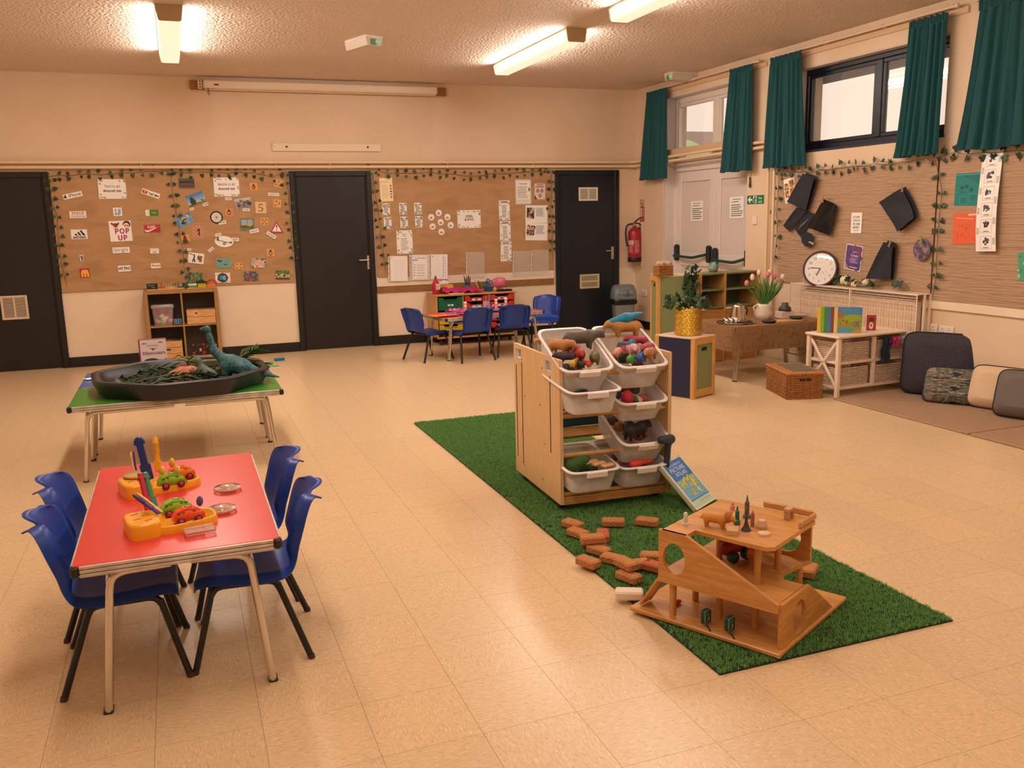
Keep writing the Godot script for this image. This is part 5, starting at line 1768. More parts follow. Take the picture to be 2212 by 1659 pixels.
	sm2.uv1_offset = Vector3(ra.position.x, ra.position.y, 0)
	M.strip_mat = sm2
	obj("strip", ss, sm2, strip)
	# strings and pegs
	var cord := hx("c9a67c", 0.9)
	for q in [["string running up from the large black paper to the board corner", [[4.505, 1.717], [4.688, 1.653], [4.909, 1.829]]], ["string between the long black paper and the purple circle", [[4.44, 1.271], [4.563, 1.22], [4.73, 1.222], [4.898, 1.239], [4.996, 1.277]]], ["string behind the shiny black sheet", [[3.6, 1.58], [3.737, 1.6], [3.857, 1.638]]], ["string under the small black circle", [[3.244, 1.237], [3.57, 1.187], [3.681, 1.232]]]]:
		var p3 := []
		for e in q[1]: p3.append(wall_xf("e", e[0], e[1], 0.052).origin)
		one("string", q[0], "string", ts(p3, 0.0022, 5), cord, Vector3.ZERO, 0.0, "craft strings")
	var pw := hx("b98f62", 0.7)
	peg_at(Vector2(4.692, 1.655), 0.09, 12, pw, "wooden peg on the corner of the large black paper")
	peg_at(Vector2(4.59, 1.205), 0.085, -20, pw, "wooden peg on the long folded black paper")
	peg_at(Vector2(4.897, 1.24), 0.06, 10, hx("8fa86a", 0.5), "pale green peg over the purple paper circle")
	peg_at(Vector2(3.73, 1.592), 0.085, 5, pw, "wooden peg on the shiny black sheet")
	peg_at(Vector2(3.58, 1.187), 0.07, 75, hx("d9c3a4", 0.7), "pale peg lying along the string under the black circle")
	peg_at(Vector2(4.1, 1.85), 0.045, 8, pw, "wooden peg on the ivy along the upper board edge")
	peg_at(Vector2(4.9, 1.86), 0.05, 50, pw, "wooden peg at the board corner under the curtain")
	ivy("ivy garland along the upper edge of the craft board", "e", [Vector2(3.03, 1.86), Vector2(3.5, 1.85), Vector2(3.9, 1.87), Vector2(4.4, 1.86), Vector2(4.9, 1.87)], 0.034, 0.046)
	ivy("ivy garland down the board edge beside the thin pipes", "e", [Vector2(3.03, 1.84), Vector2(2.99, 1.5), Vector2(3.01, 1.25), Vector2(2.99, 0.95)], 0.045, 0.046)
	ivy("ivy garland between the craft board and the teal sheet", "e", [Vector2(4.98, 1.86), Vector2(5.05, 1.6), Vector2(5.04, 1.3), Vector2(5.06, 1.05), Vector2(5.03, 0.78)], 0.034, 0.046)
	ivy("ivy garland along the upper edge at the right of the photo", "e", [Vector2(4.95, 1.87), Vector2(5.15, 1.9), Vector2(5.4, 1.88), Vector2(5.7, 1.87), Vector2(6.2, 1.86)], 0.05, 0.06)
	# clock leaning on the guard
	var ck := thing("wall_clock", "round brown-rimmed clock with thermometer dials leaning on the radiator guard", "clock", v3(XE - 0.12, 0.955, 3.78), -PI / 2 + 0.5)
	ck.rotation.x = -0.16
	var rim := st()
	lathe(rim, [Vector2(0.05, -0.07), Vector2(0.148, -0.066), Vector2(0.162, -0.02), Vector2(0.168, 0.0), Vector2(0.16, 0.016), Vector2(0.15, 0.014), Vector2(0.146, 0.0)], 40, Vector3.ZERO, eul(PI / 2, 0, 0))
	obj("rim", rim, hx("4a2f26", 0.3), ck)
	obj("dial", card_mesh(0.294, 0.294, art("clock", 160, 160), 0.002, round_outline(40)), print_mat, ck, Transform3D(Basis(), v3(0, 0, 0)))
	obj("minute_hand", bs(v3(-0.045, 0.006, 0.005), v3(0.1, 0.007, 0.002), 0.0, eul(0, 0, -0.05)), hx("1e1a18"), ck)
	obj("hour_hand", bs(v3(-0.014, -0.03, 0.006), v3(0.009, 0.07, 0.002), 0.0, eul(0, 0, -0.42)), hx("1e1a18"), ck)
	obj("clock_glass", ls([Vector2(0.148, 0.011), Vector2(0.1, 0.014), Vector2(0, 0.015)], 32, Vector3.ZERO, eul(PI / 2, 0, 0)), M.glass, ck)
	# radiator with wire guard
	var rd := thing("radiator", "white panel radiator behind a wire guard on the east wall", "radiator", v3(XE - 0.002, 0, 0))
	var cream := hx("e6ccb0", 0.45)
	var rp := st()
	ax2(rp, v3(-0.1, 0.14, 3.47), v3(-0.025, 0.74, 4.92), 0.008)
	obj("radiator_panel", rp, cream, rd)
	var rb := st()
	for k in 46: bx(rb, v3(-0.103, 0.44, 3.5 + k * 0.0308), v3(0.012, 0.56, 0.014), 0.004)
	obj("pressed_flutes", rb, cream, rd)
	for z in [3.7, 4.65]: obj("radiator_bracket", b2(v3(-0.03, 0.3, z), v3(0, 0.6, z + 0.03)), cream, rd)
	obj("radiator_valve", ts([v3(-0.06, 0.1, 4.97), v3(-0.06, 0.22, 4.97), v3(-0.06, 0.22, 4.9)], 0.014, 8), M.alu, rd)
	var gd := thing("radiator_guard", "white wire mesh radiator guard with bent cover along the wall", "guard", v3(XE - 0.16, 0, 0))
	var wm := hx("ecd6bd", 0.4)
	for e in [[3.41, 4.235], [4.24, 5.0]]:
		var z0: float = e[0]
		var z1: float = e[1]
		var fr_ := obj("guard_frame", ts([v3(0, 0.12, z0 + 0.006), v3(0, 0.8, z0 + 0.006), v3(0, 0.8, z1 - 0.006), v3(0, 0.12, z1 - 0.006), v3(0, 0.12, z0 + 0.006)], 0.006, 6), wm, gd)
		var wv := st()
		for k in int((z1 - z0) / 0.0185): tube(wv, [v3(0, 0.12, z0 + 0.012 + k * 0.0185), v3(0, 0.8, z0 + 0.012 + k * 0.0185)], 0.0014, 4, false)
		obj("vertical_wires", wv, wm, fr_).set_meta("kind", "stuff")
		for y in [0.2, 0.3, 0.4, 0.5, 0.58, 0.66, 0.72, 0.755, 0.775]:
			obj("cross_wire", ts([v3(0.003, y, z0), v3(0.003, y, z1)], 0.0026, 5), wm, fr_)
		obj("guard_top", b2(v3(0.0, 0.8, z0), v3(0.155, 0.806, z1), 0.002), wm, gd)
	obj("guard_end_post", b2(v3(0.07, 0.12, 4.985), v3(0.09, 0.8, 5.005), 0.003), wm, gd)
	obj("guard_end_post", b2(v3(0.13, 0.12, 4.985), v3(0.15, 0.8, 5.005), 0.003), wm, gd)
	obj("guard_hook", ts(bend([v3(0.02, 0.8, 3.6), v3(0.0, 0.86, 3.6), v3(0.03, 0.875, 3.6), v3(0.035, 0.84, 3.6)], 0.02), 0.006, 6), wm, gd)
	# roses and leaves lying on the guard
	var fl := thing("flower_spray", "cream roses with ivy leaves lying on the radiator guard", "flowers", v3(XE - 0.1, 0.81, 4.2))
	for q in [[0, 0.055, -0.11, 0.05], [0.01, 0.03, 0.0, 0.036], [-0.01, 0.055, 0.16, 0.032]]:
		var rs := st()
		for k in 9: ball(rs, v3(q[0], q[1], q[2]) + Vector3(cos(k * 2.4), 0.4 * sin(k * 1.7), sin(k * 2.4)) * q[3] * 0.45, Vector3(0.5, 0.7, 0.5) * q[3], 7)
		obj("rose", rs, hx("e9dcb4", 0.7), fl)
	obj("stem", ts([v3(0, 0.012, -0.22), v3(0, 0.02, -0.05), v3(0.01, 0.012, 0.1), v3(0, 0.03, 0.3)], 0.004, 5), hx("4a5a30"), fl)
	for k in 26: obj("leaf", leaf_meshes[k % 3], leaf_mats[k % 4], fl, Transform3D(eul(R.randf_range(-1.2, 0.3), R.randf() * TAU, R.randf_range(-1, 1)) * Basis.from_scale(Vector3.ONE * R.randf_range(0.04, 0.065)), v3(R.randf_range(-0.04, 0.04), R.randf_range(0.015, 0.08), R.randf_range(-0.3, 0.25))))
	for q in [[v3(XE - 0.07, 0.815, 4.7), "small ivy sprig lying at the far end of the radiator guard"]]:
		var sg_ := thing("ivy_sprig", q[1], "sprig", q[0])
		obj("stem", ts(bend([v3(0, 0.01, -0.06), v3(0, 0.05, 0.02), v3(0, 0.06, 0.08), v3(0, 0.01, 0.12)], 0.03), 0.003, 5), hx("5a4a30"), sg_)
		for k in 4: obj("leaf", leaf_meshes[k % 3], leaf_mats[k], sg_, Transform3D(eul(-0.3, -1.2, k * 1.1) * Basis.from_scale(Vector3.ONE * 0.07), v3(-0.01, 0.04 + 0.012 * k, -0.04 + 0.02 * k)))
	# door notices, signs, switches
	var X := 0.13
	for q in [[1.245, 1.513, "first"], [2.05, 1.54, "second"]]:
		var o := pin("door_notice", "taped white page of dark text on the %s leaf of the white door" % ["left" if q[0] < 1.5 else "right"][0], "notice", "e", "notice", [q[0], q[1], 0.265, 0.235, 1], "door notices", 0.002)
		o.position.x = XE + X + 0.018
	pin("exit_sign", "green fire exit sign with white arrow and running figure", "sign", "e", "exit", [2.598, 1.612, 0.288, 0.09, 0], "", 0.002)
	pin("fire_sign", "small red and white call point sign above the extinguisher sign", "sign", "e", "fire1", [0.19, 1.63, 0.11, 0.09, 0], "", 0.002)
	pin("fire_sign", "tall red extinguisher sign with white pictures", "sign", "e", "fire2", [0.19, 1.49, 0.11, 0.185, 0], "", 0.002)
	for q in [[2.593, 1.4, 0.086, "white single light switch right of the white door", "light_switch"], [0.25, 0.48, 0.15, "white double socket beside the grey bin", "wall_socket"], [5.03, 0.52, 0.09, "white single socket plate above the patterned cushion", "wall_socket"], [5.16, 0.515, 0.148, "white double socket plate above the patterned cushion", "wall_socket"]]:
		var t := thing(q[4], q[3], "switch" if q[4] == "light_switch" else "socket")
		t.transform = wall_xf("e", q[0], q[1], 0.0)
		obj("plate", bs(v3(0, 0, 0.006), v3(q[2], 0.088, 0.012), 0.004), hx("ead8c6", 0.35), t)
		if q[4] == "light_switch": obj("rocker", bs(v3(0, 0, 0.013), v3(0.02, 0.035, 0.006), 0.002), hx("f0e2d2", 0.3), t)
		else:
			for k in (2 if q[2] > 0.1 else 1):
				var cx: float = (k - 0.5) * 0.07 if q[2] > 0.1 else 0.0
				for h in [[0, 0.018], [-0.011, -0.006], [0.011, -0.006]]: obj("pin_hole", bs(v3(cx + h[0], h[1], 0.0122), v3(0.006, 0.008, 0.001)), hx("3a302a"), t)
	var cd := thing("cable_trunking", "narrow white cable cover running down beside the extinguisher", "trunking")
	cd.transform = wall_xf("e", 0.175, 1.1, 0.0)
	obj("trunking", bs(v3(0.01, 0, 0.008), v3(0.03, 0.57, 0.016), 0.003), hx("ead6c0", 0.4), cd)
	var ky := thing("key_hook", "small bunch of keys hung beside the curtain over the exit sign", "keys")
	ky.transform = wall_xf("e", 2.507, 1.82, 0.0)
	obj("hook", bs(v3(0, 0.05, 0.008), v3(0.02, 0.02, 0.016), 0.004), hx("c9b090", 0.4), ky)
	for k in 3: obj("key", bs(v3(0.006 * (k - 1), -0.02 - k * 0.008, 0.012 + k * 0.003), v3(0.016, 0.1, 0.003), 0.001, eul(0, 0, (k - 1) * 0.12)), hx("4a3c30", 0.4, 0.6), ky)
	# fire extinguisher
	var ex := thing("fire_extinguisher", "red fire extinguisher with black hose hung in the corner", "extinguisher", v3(XE - 0.1, 0.88, 0.16), -0.55)
	var red := hx("a01c2a", 0.28)
	obj("cylinder", ls([Vector2(0, 0), Vector2(0.084, 0), Vector2(0.086, 0.008), Vector2(0.086, 0.36), Vector2(0.078, 0.4), Vector2(0.05, 0.43), Vector2(0.026, 0.44), Vector2(0.024, 0.462), Vector2(0, 0.462)], 28), red, ex)
	obj("base_band", ls([Vector2(0.0865, 0.004), Vector2(0.088, 0.006), Vector2(0.088, 0.06), Vector2(0.0865, 0.062)], 28), hx("181a20", 0.5), ex)
	var re := uvr(art("ext", 90, 90))
	var lb := st()
	smooth(lb)
	for k in 12:
		var a0 := -1.1 + k * 0.18
		var P := func(a: float, y: float) -> Vector3: return v3(sin(a) * 0.0872, y, cos(a) * 0.0872)
		quv(lb, [P.call(a0, 0.1), P.call(a0 + 0.18, 0.1), P.call(a0 + 0.18, 0.29), P.call(a0, 0.29)], [re.position + Vector2(re.size.x * k / 12.0, re.size.y), re.position + Vector2(re.size.x * (k + 1) / 12.0, re.size.y), re.position + Vector2(re.size.x * (k + 1) / 12.0, 0), re.position + Vector2(re.size.x * k / 12.0, 0)])
	obj("instruction_label", lb, print_mat, ex)
	obj("valve", ls([Vector2(0.018, 0.46), Vector2(0.02, 0.47), Vector2(0.016, 0.5), Vector2(0, 0.5)], 12), M.alu, ex)
	obj("carry_handle", ts(bend([v3(0, 0.49, 0.0), v3(0.05, 0.5, 0.04), v3(0.085, 0.47, 0.07)], 0.03), 0.009, 6), hx("1c1c20", 0.4), ex)
	obj("squeeze_lever", ts(bend([v3(-0.01, 0.495, 0.0), v3(0.03, 0.535, 0.03), v3(0.08, 0.565, 0.06)], 0.03), 0.01, 6), hx("5a1c24", 0.4), ex)
	obj("hose", ts(bend([v3(-0.02, 0.49, 0), v3(-0.1, 0.48, 0.02), v3(-0.115, 0.38, 0.03), v3(-0.1, 0.24, 0.03), v3(-0.085, 0.2, 0.03)], 0.06), 0.011, 8), hx("16171a", 0.5), ex)
	obj("wall_bracket", bs(v3(0.06, 0.4, -0.07), v3(0.06, 0.08, 0.05), 0.004, ry(-0.9)), hx("7a1a24", 0.4), ex)
	# bin
	var bn := thing("waste_bin", "grey swing-top bin with black liner between navy door and corner", "bin", v3(3.7, 0, 0.36), -0.2)
	var gm := hx("7d8284", 0.45)
	var bp := func(y: float, w: float, d: float) -> Array:
		var o := []
		for k in 24:
			var a := TAU * k / 24
			var c := cos(a)
			var s_ := sin(a)
			o.append(v3(signf(c) * pow(absf(c), 0.35) * w, y, signf(s_) * pow(absf(s_), 0.35) * d))
		return o
	bn.add_child(loft("body", [bp.call(0.0, 0.105, 0.085), bp.call(0.012, 0.112, 0.09), bp.call(0.43, 0.14, 0.115)], gm), true)
	bn.add_child(loft("bin_liner", [bp.call(0.36, 0.145, 0.12), bp.call(0.385, 0.168, 0.138), bp.call(0.43, 0.15, 0.124), bp.call(0.45, 0.142, 0.116)], hx("14171c", 0.25)), true)
	bn.add_child(loft("lid", [bp.call(0.43, 0.152, 0.126), bp.call(0.45, 0.155, 0.13), bp.call(0.54, 0.146, 0.12), bp.call(0.6, 0.125, 0.08), bp.call(0.608, 0.1, 0.05)], hx("6f7a7e", 0.4)), true)
	obj("lid_flap", bs(v3(0, 0.515, 0.123), v3(0.2, 0.05, 0.02), 0.008, eul(-0.2, 0, 0)), hx("7a868a", 0.35), bn)
	obj("finger_grip", ls([Vector2(0, 0.0), Vector2(0.04, 0.0), Vector2(0.036, 0.012), Vector2(0, 0.014)], 16, v3(0, 0.51, 0.13), eul(PI / 2 - 0.2, 0, 0)), hx("667276", 0.35), bn)

# a skin over rings of points (bottom to top), closed at both ends
func loft(n: String, rings: Array, mt: Material, cap := true) -> MeshInstance3D:
	var s := st()
	loft_s(s, rings, cap)
	var o := MeshInstance3D.new()
	o.mesh = mesh(s)
	o.material_override = mt
	o.name = n
	return o

func loft_s(s: SurfaceTool, rings: Array, cap := true) -> void:
	smooth(s)
	var n: int = rings[0].size()
	for i in rings.size() - 1:
		for k in n: quad(s, rings[i][(k + 1) % n], rings[i][k], rings[i + 1][k], rings[i + 1][(k + 1) % n])
	if cap:
		flat(s)
		for e in [0, rings.size() - 1]:
			var c := Vector3.ZERO
			for p in rings[e]: c += p / n
			for k in n:
				if e == 0: tri(s, c, rings[e][k], rings[e][(k + 1) % n])
				else: tri(s, c, rings[e][(k + 1) % n], rings[e][k])

# ---------------------------------------------------------------- tables and chairs
func school_table(label: String, at: Vector3, w: float, d: float, h: float, top: Color, turn := 0.0, group := "") -> Node3D:
	var t := thing("school_table", label, "table", at, turn, group)
	var lam := tx(top, 0.3)
	obj("tabletop", bs(v3(0, h - 0.012, 0), v3(w - 0.012, 0.026, d - 0.012), 0.002), lam, t)
	var s := st()
	for e in [-1.0, 1.0]:
		for k in 3:
			bx(s, v3(0, h - 0.006 - k * 0.0125, e * (d / 2 - 0.006)), v3(w - 0.05, 0.0105, 0.012), 0.002)
			bx(s, v3(e * (w / 2 - 0.006), h - 0.006 - k * 0.0125, 0), v3(0.012, 0.0105, d - 0.05), 0.002)
	bx(s, v3(0, h - 0.03, 0), v3(w - 0.02, 0.012, d - 0.02))
	obj("edging", s, M.edge, t)
	for e in [-1.0, 1.0]:
		for f in [-1.0, 1.0]:
			obj("corner_cap", bs(v3(e * (w / 2 - 0.0115), h - 0.018, f * (d / 2 - 0.0115)), v3(0.026, 0.036, 0.026), 0.007), hx("1d1b1c", 0.4), t)
			var lx: float = e * (w / 2 - 0.1)
			var lz: float = f * (d / 2 - 0.06)
			var leg := obj("leg", ts(bend([v3(e * (w / 2 - 0.055), 0.004, lz), v3(lx, h - 0.055, lz), v3(e * 0.03, h - 0.05, lz)], 0.05), 0.0125, 10), M.chrome, t)
			obj("brace_tube", ts(bend([v3(e * (w / 2 - 0.052), 0.004, lz - f * 0.026), v3(lx + e * 0.005, h - 0.06, lz - f * 0.03), v3(lx - e * 0.02, h - 0.045, lz - f * 0.2)], 0.03), 0.0095, 8), M.chrome, leg)
			obj("foot_cap", bs(v3(e * (w / 2 - 0.054), 0.005, lz - f * 0.012), v3(0.03, 0.01, 0.05), 0.004), hx("1a1a1c", 0.5), leg)
	return t

var chair0: Node3D

func make_chair(label: String) -> Node3D:
	var t := thing("school_chair", label, "chair", Vector3.ZERO, 0.0, "blue plastic chairs")
	# outline of the shell from the front lip over the seat and up the back: z, y, half width
	var P := [[0.175, 0.283, 0.135], [0.165, 0.3, 0.155], [0.12, 0.31, 0.165], [0.02, 0.304, 0.17], [-0.08, 0.302, 0.17], [-0.135, 0.315, 0.168], [-0.168, 0.35, 0.162], [-0.187, 0.4, 0.164], [-0.205, 0.46, 0.172], [-0.223, 0.52, 0.172], [-0.24, 0.556, 0.156], [-0.258, 0.576, 0.125], [-0.276, 0.578, 0.11]]
	var f := func(u: float, v: float) -> Vector3:
		var x := v * (P.size() - 1)
		var i := mini(int(x), P.size() - 2)
		var r := x - i
		var a = P[maxi(i - 1, 0)]
		var b = P[i]
		var c = P[i + 1]
		var d = P[mini(i + 2, P.size() - 1)]
		var q := [0.0, 0.0, 0.0]
		for k in 3: q[k] = cubic_interpolate(b[k], c[k], a[k], d[k], r)
		var e := 2.0 * u - 1.0
		var ea := absf(e)
		var back := smoothstep(0.4, 0.6, v)
		var y: float = q[1] + (0.012 * pow(ea, 2.5) - 0.03 * smoothstep(0.86, 1.0, ea)) * (1.0 - back)
		var z: float = q[0] + back * (0.075 * pow(minf(ea, 0.84), 2.0) - 0.045 * smoothstep(0.82, 1.0, ea))
		y -= 0.03 * pow(ea, 3.0) * smoothstep(0.8, 1.0, v)
		return v3(e * q[2], y, z)
	obj("seat_shell", shs(f, 22, 40, 0.005), M.blue, t)
	for e in [-1.0, 1.0]:
		var lg := obj("leg", ts([v3(e * 0.195, 0.006, 0.185), v3(e * 0.155, 0.272, 0.115)], 0.0115, 10), M.blackleg, t)
		obj("leg_tip", ts([v3(e * 0.196, 0.0, 0.187), v3(e * 0.194, 0.014, 0.184)], 0.0122, 10), hx("4a1f2c", 0.5), lg)
		var lr := obj("leg", ts([v3(e * 0.195, 0.006, -0.195), v3(e * 0.155, 0.272, -0.1)], 0.0115, 10), M.blackleg, t)
		obj("leg_tip", ts([v3(e * 0.196, 0.0, -0.197), v3(e * 0.194, 0.014, -0.194)], 0.0122, 10), hx("4a1f2c", 0.5), lr)
		obj("seat_rail", ts(bend([v3(e * 0.158, 0.255, 0.12), v3(e * 0.152, 0.284, 0.1), v3(e * 0.152, 0.284, -0.09), v3(e * 0.158, 0.255, -0.106)], 0.03), 0.0115, 10), M.blackleg, t)
	for z in [0.06, -0.07]: obj("cross_bar", ts([v3(-0.152, 0.282, z), v3(0.152, 0.282, z)], 0.01, 8), M.blackleg, t)
	obj("maker_plate", bs(v3(0, 0.293, 0.168), v3(0.026, 0.014, 0.004), 0.002), M.alu, t)
	return t

func tables() -> void:
	var red := Color("d63a30")
	school_table("red topped low table with two yellow toy stands on it", v3(-1.704, 0, 7.176), 0.607, 1.15, 0.508, red)
	school_table("green topped low table under the front of the black tray", v3(-1.69, 0, 4.605), 1.22, 0.66, 0.468, Color("3f8a2c"))
	school_table("blue topped low table behind the green table, mostly under the black tray", v3(-1.69, 0, 3.965), 1.22, 0.61, 0.468, Color("2a5a9c"))
	school_table("far red topped table strewn with craft papers before the tray unit", v3(1.5, 0, 1.24), 1.22, 0.607, 0.462, Color("d2483c"), 0.16)
	chair0 = make_chair("blue chair at the near left of the red table, nearest the camera on that side")
	chair0.position = v3(-1.9, 0, 7.36)
	chair0.rotation.y = PI / 2 + 0.02
	for c in [["blue chair behind the nearest one on the left side of the red table", -1.92, 6.93, PI / 2 - 0.06], ["blue chair pulled to the near right of the red table", -1.49, 7.37, -PI / 2 - 0.1], ["blue chair at the far right of the red table, half hidden", -1.5, 6.9, -PI / 2 + 0.05], ["blue chair at the left end of the far red table, seen from its side", 0.83, 1.33, PI / 2 + 0.36], ["blue chair with its back to us at the far table, left of two", 1.23, 1.58, PI + 0.12], ["blue chair with its back to us at the far table, right of two", 1.74, 1.47, PI - 0.16], ["blue chair at the right end of the far table beside the navy door", 2.3, 1.0, -PI / 4 + 0.1]]:
		dup(chair0, c[0], v3(c[1], 0, c[2]), c[3])
	toy_stands()
	sand_tray()
	cube_shelf()
	tray_unit()

# ---------------------------------------------------------------- yellow stands with tools and cars on the red table
func car_toy(label: String, at: Vector3, turn: float, col: String, n_win: int) -> void:
	var t := thing("toy_car", label, "toy car", at, turn, "plastic toy cars")
	var m := hx(col, 0.3)
	var prof := [Vector2(-0.05, 0.012), Vector2(-0.048, 0.03), Vector2(-0.036, 0.046), Vector2(-0.012, 0.054), Vector2(0.014, 0.052), Vector2(0.034, 0.042), Vector2(0.049, 0.03), Vector2(0.052, 0.012)]
	var s := st()
	prism(s, PackedVector2Array(prof), 0.034, Transform3D(Basis(), v3(0, 0, -0.017)))
	for e in [-1.0, 1.0]: ball(s, v3(0, 0.028, e * 0.014), v3(0.05, 0.018, 0.01), 12)
	obj("body", s, m, t)
	for e in [-1.0, 1.0]:
		for k in n_win: obj("window", bs(v3(-0.032 + k * 0.014 + (0.02 if k > 1 else 0.0), 0.041, e * 0.0185), v3(0.011, 0.011, 0.004), 0.002), tx(Color(col).darkened(0.3), 0.4), t)
		for x in [-0.028, 0.028]:
			var w := obj("wheel", ls([Vector2(0, -0.004), Vector2(0.013, -0.004), Vector2(0.013, 0.004), Vector2(0.009, 0.005), Vector2(0, 0.004)], 14, v3(x, 0.013, e * 0.022), eul(PI / 2 * e, 0, 0)), hx("5a1d2c", 0.4), t)
			obj("hub_cap", ls([Vector2(0, 0.003), Vector2(0.0085, 0.003), Vector2(0.0085, 0.006), Vector2(0, 0.007)], 12, v3(x, 0.013, e * 0.022), eul(PI / 2 * e, 0, 0)), hx("c21f5a", 0.35), w)
	obj("roof_notch", bs(v3(0.002, 0.053, 0), v3(0.024, 0.008, 0.02), 0.003), tx(Color(col).darkened(0.25), 0.4), t)

func toy_stands() -> void:
	var ym := hx("f0a416", 0.3)
	var shape := func(label: String, at: Vector3, turn: float) -> void:
		var t := thing("toy_stand", label, "stand", at, turn, "yellow plastic stands")
		# a high rounded block at the left and a low tray that runs off to the right
		var hi := []
		var lo_ := []
		for k in 24:
			var a := TAU * k / 24
			hi.append(v3(-0.09 + signf(cos(a)) * pow(absf(cos(a)), 0.5) * 0.052, 0, signf(sin(a)) * pow(absf(sin(a)), 0.5) * 0.085))
			lo_.append(v3(0.04 + signf(cos(a)) * pow(absf(cos(a)), 0.6) * 0.105, 0, signf(sin(a)) * pow(absf(sin(a)), 0.6) * (0.075 - 0.015 * cos(a))))
		var ring := func(src: Array, y: float, k: float, c: Vector3) -> Array:
			var o := []
			for p in src: o.append(c + (p - c) * k + v3(0, y, 0))
			return o
		var c1 := v3(-0.09, 0, 0)
		var c2 := v3(0.04, 0, 0)
		t.add_child(loft("high_block", [ring.call(hi, 0.0, 1.0, c1), ring.call(hi, 0.042, 0.97, c1), ring.call(hi, 0.048, 0.93, c1), ring.call(hi, 0.05, 0.85, c1)], ym), true)
		t.add_child(loft("low_tray", [ring.call(lo_, 0.0, 1.0, c2), ring.call(lo_, 0.024, 0.98, c2), ring.call(lo_, 0.028, 0.94, c2), ring.call(lo_, 0.026, 0.88, c2), ring.call(lo_, 0.012, 0.84, c2), ring.call(lo_, 0.011, 0.3, c2)], ym), true)
		for k in 4: obj("slot", bs(v3(-0.105 + (k % 2) * 0.03, 0.0505, -0.045 + k * 0.028), v3(0.022, 0.002, 0.009), 0.0, ry(0.3)), hx("c47a08", 0.5), t)
	shape.call("yellow stand at the back of the red table with tall tools", v3(-1.765, 0.5085, 7.01), 0.28)
	shape.call("yellow stand at the front of the red table with green and orange cars", v3(-1.725, 0.5085, 7.49), 0.2)
	car_toy("lime green toy car on the back yellow stand", v3(-1.724, 0.5205, 7.055), 0.3, "86b41c", 3)
	car_toy("orange toy car on the back yellow stand", v3(-1.69, 0.5205, 6.955), 0.15, "f0761c", 3)
	car_toy("lime green toy car on the front yellow stand", v3(-1.71, 0.5205, 7.4), 0.25, "8cc01e", 4)
	car_toy("orange red toy car on the front yellow stand", v3(-1.672, 0.5205, 7.505), 0.25, "ee5420", 3)
	# wheel discs standing on the cars
	for q in [[v3(-1.72, 0.583, 6.93), "e9b53c", "cream wheel standing on the back orange car"], [v3(-1.755, 0.582, 7.03), "e3c04a", "cream wheel on the bonnet of the back green car"], [v3(-1.7, 0.582, 7.045), "e9c860", "cream wheel on the roof of the back green car"], [v3(-1.632, 0.578, 7.47), "5a4a86", "purple wheel leaning on the front orange car"]]:
		one("loose_disc", q[2], "toy wheel", ls([Vector2(0, -0.004), Vector2(0.015, -0.004), Vector2(0.018, 0.0), Vector2(0.015, 0.004), Vector2(0, 0.004)], 18, Vector3.ZERO, eul(0, 0, 1.35)), hx(q[1], 0.35), q[0], 0.5)
	var tool := func(label: String, n: String, a: Vector3, b: Vector3, col: String, r: float, kind: int) -> void:
		var t := thing(n, label, "tool", a)
		var d := b - a
		var bs_ := frame_of(d)
		var L := d.length()
		var m := hx(col, 0.35)
		if kind == 0:   # loop handle
			var pts := []
			for k in 17:
				var an := PI * k / 16.0
				pts.append(bs_ * v3(cos(an) * r * 0.75, 0, L - 0.05 + sin(an) * r * 1.0))
			obj("blade", bs(bs_ * v3(0, 0, 0.02), v3(r * 2.3, 0.008, 0.05), 0.003, bs_), m, t).mesh = mesh(bs(bs_ * v3(0, 0, L * 0.16), v3(r * 2.3, r * 0.7, L * 0.32), 0.003, bs_))
			obj("handle", bs(bs_ * v3(0, 0, L * 0.55), v3(r * 1.5, r * 0.8, L * 0.6), 0.004, bs_), m, t)
			var hl := st()
			tube(hl, [bs_ * v3(r * 0.75, 0, L * 0.72)] + pts + [bs_ * v3(-r * 0.75, 0, L * 0.72)], r * 0.45, 6)
			obj("hanging_loop", hl, m, t)
		else:
			obj("blade", bs(bs_ * v3(0, 0, L * 0.15), v3(r * 2.0, r * 0.9, L * 0.3), 0.003, bs_), m, t)
			obj("handle", ts([bs_ * v3(0, 0, L * 0.28), bs_ * v3(0, 0, L * 0.94), bs_ * v3(0, 0, L)], [r * 0.7, r * 0.75, r * 0.5], 8), m, t)
			for k in 7: obj("grip_ring", ls([Vector2(r * 0.72, -0.0018), Vector2(r * 1.0, 0), Vector2(r * 0.72, 0.0018)], 10, bs_ * v3(0, 0, L * (0.55 + k * 0.045)), bs_ * eul(PI / 2, 0, 0)), m, t)
	tool.call("cream half of a ribbed two-colour stick in the back yellow stand", "paint_tool", v3(-1.858, 0.557, 6.93), v3(-1.862, 0.64, 6.92), "e8bf7c", 0.006, 1)
	tool.call("purple half of a ribbed two-colour stick in the back yellow stand", "paint_tool", v3(-1.85, 0.557, 6.925), v3(-1.853, 0.638, 6.915), "54348a", 0.005, 1)
	tool.call("dark blue tool with a looped handle in the back yellow stand", "paint_tool", v3(-1.805, 0.545, 7.0), v3(-1.83, 0.74, 7.005), "123a88", 0.017, 0)
	tool.call("bright yellow ribbed tool standing in the back yellow stand", "paint_tool", v3(-1.772, 0.535, 6.86), v3(-1.775, 0.672, 6.84), "eeb00c", 0.014, 1)
	tool.call("red flat tool standing in the front yellow stand", "paint_tool", v3(-1.79, 0.55, 7.43), v3(-1.815, 0.7, 7.38), "b8102e", 0.013, 0)
	tool.call("green flat tool standing beside the red one", "paint_tool", v3(-1.775, 0.55, 7.42), v3(-1.8, 0.695, 7.365), "1f8a58", 0.012, 0)
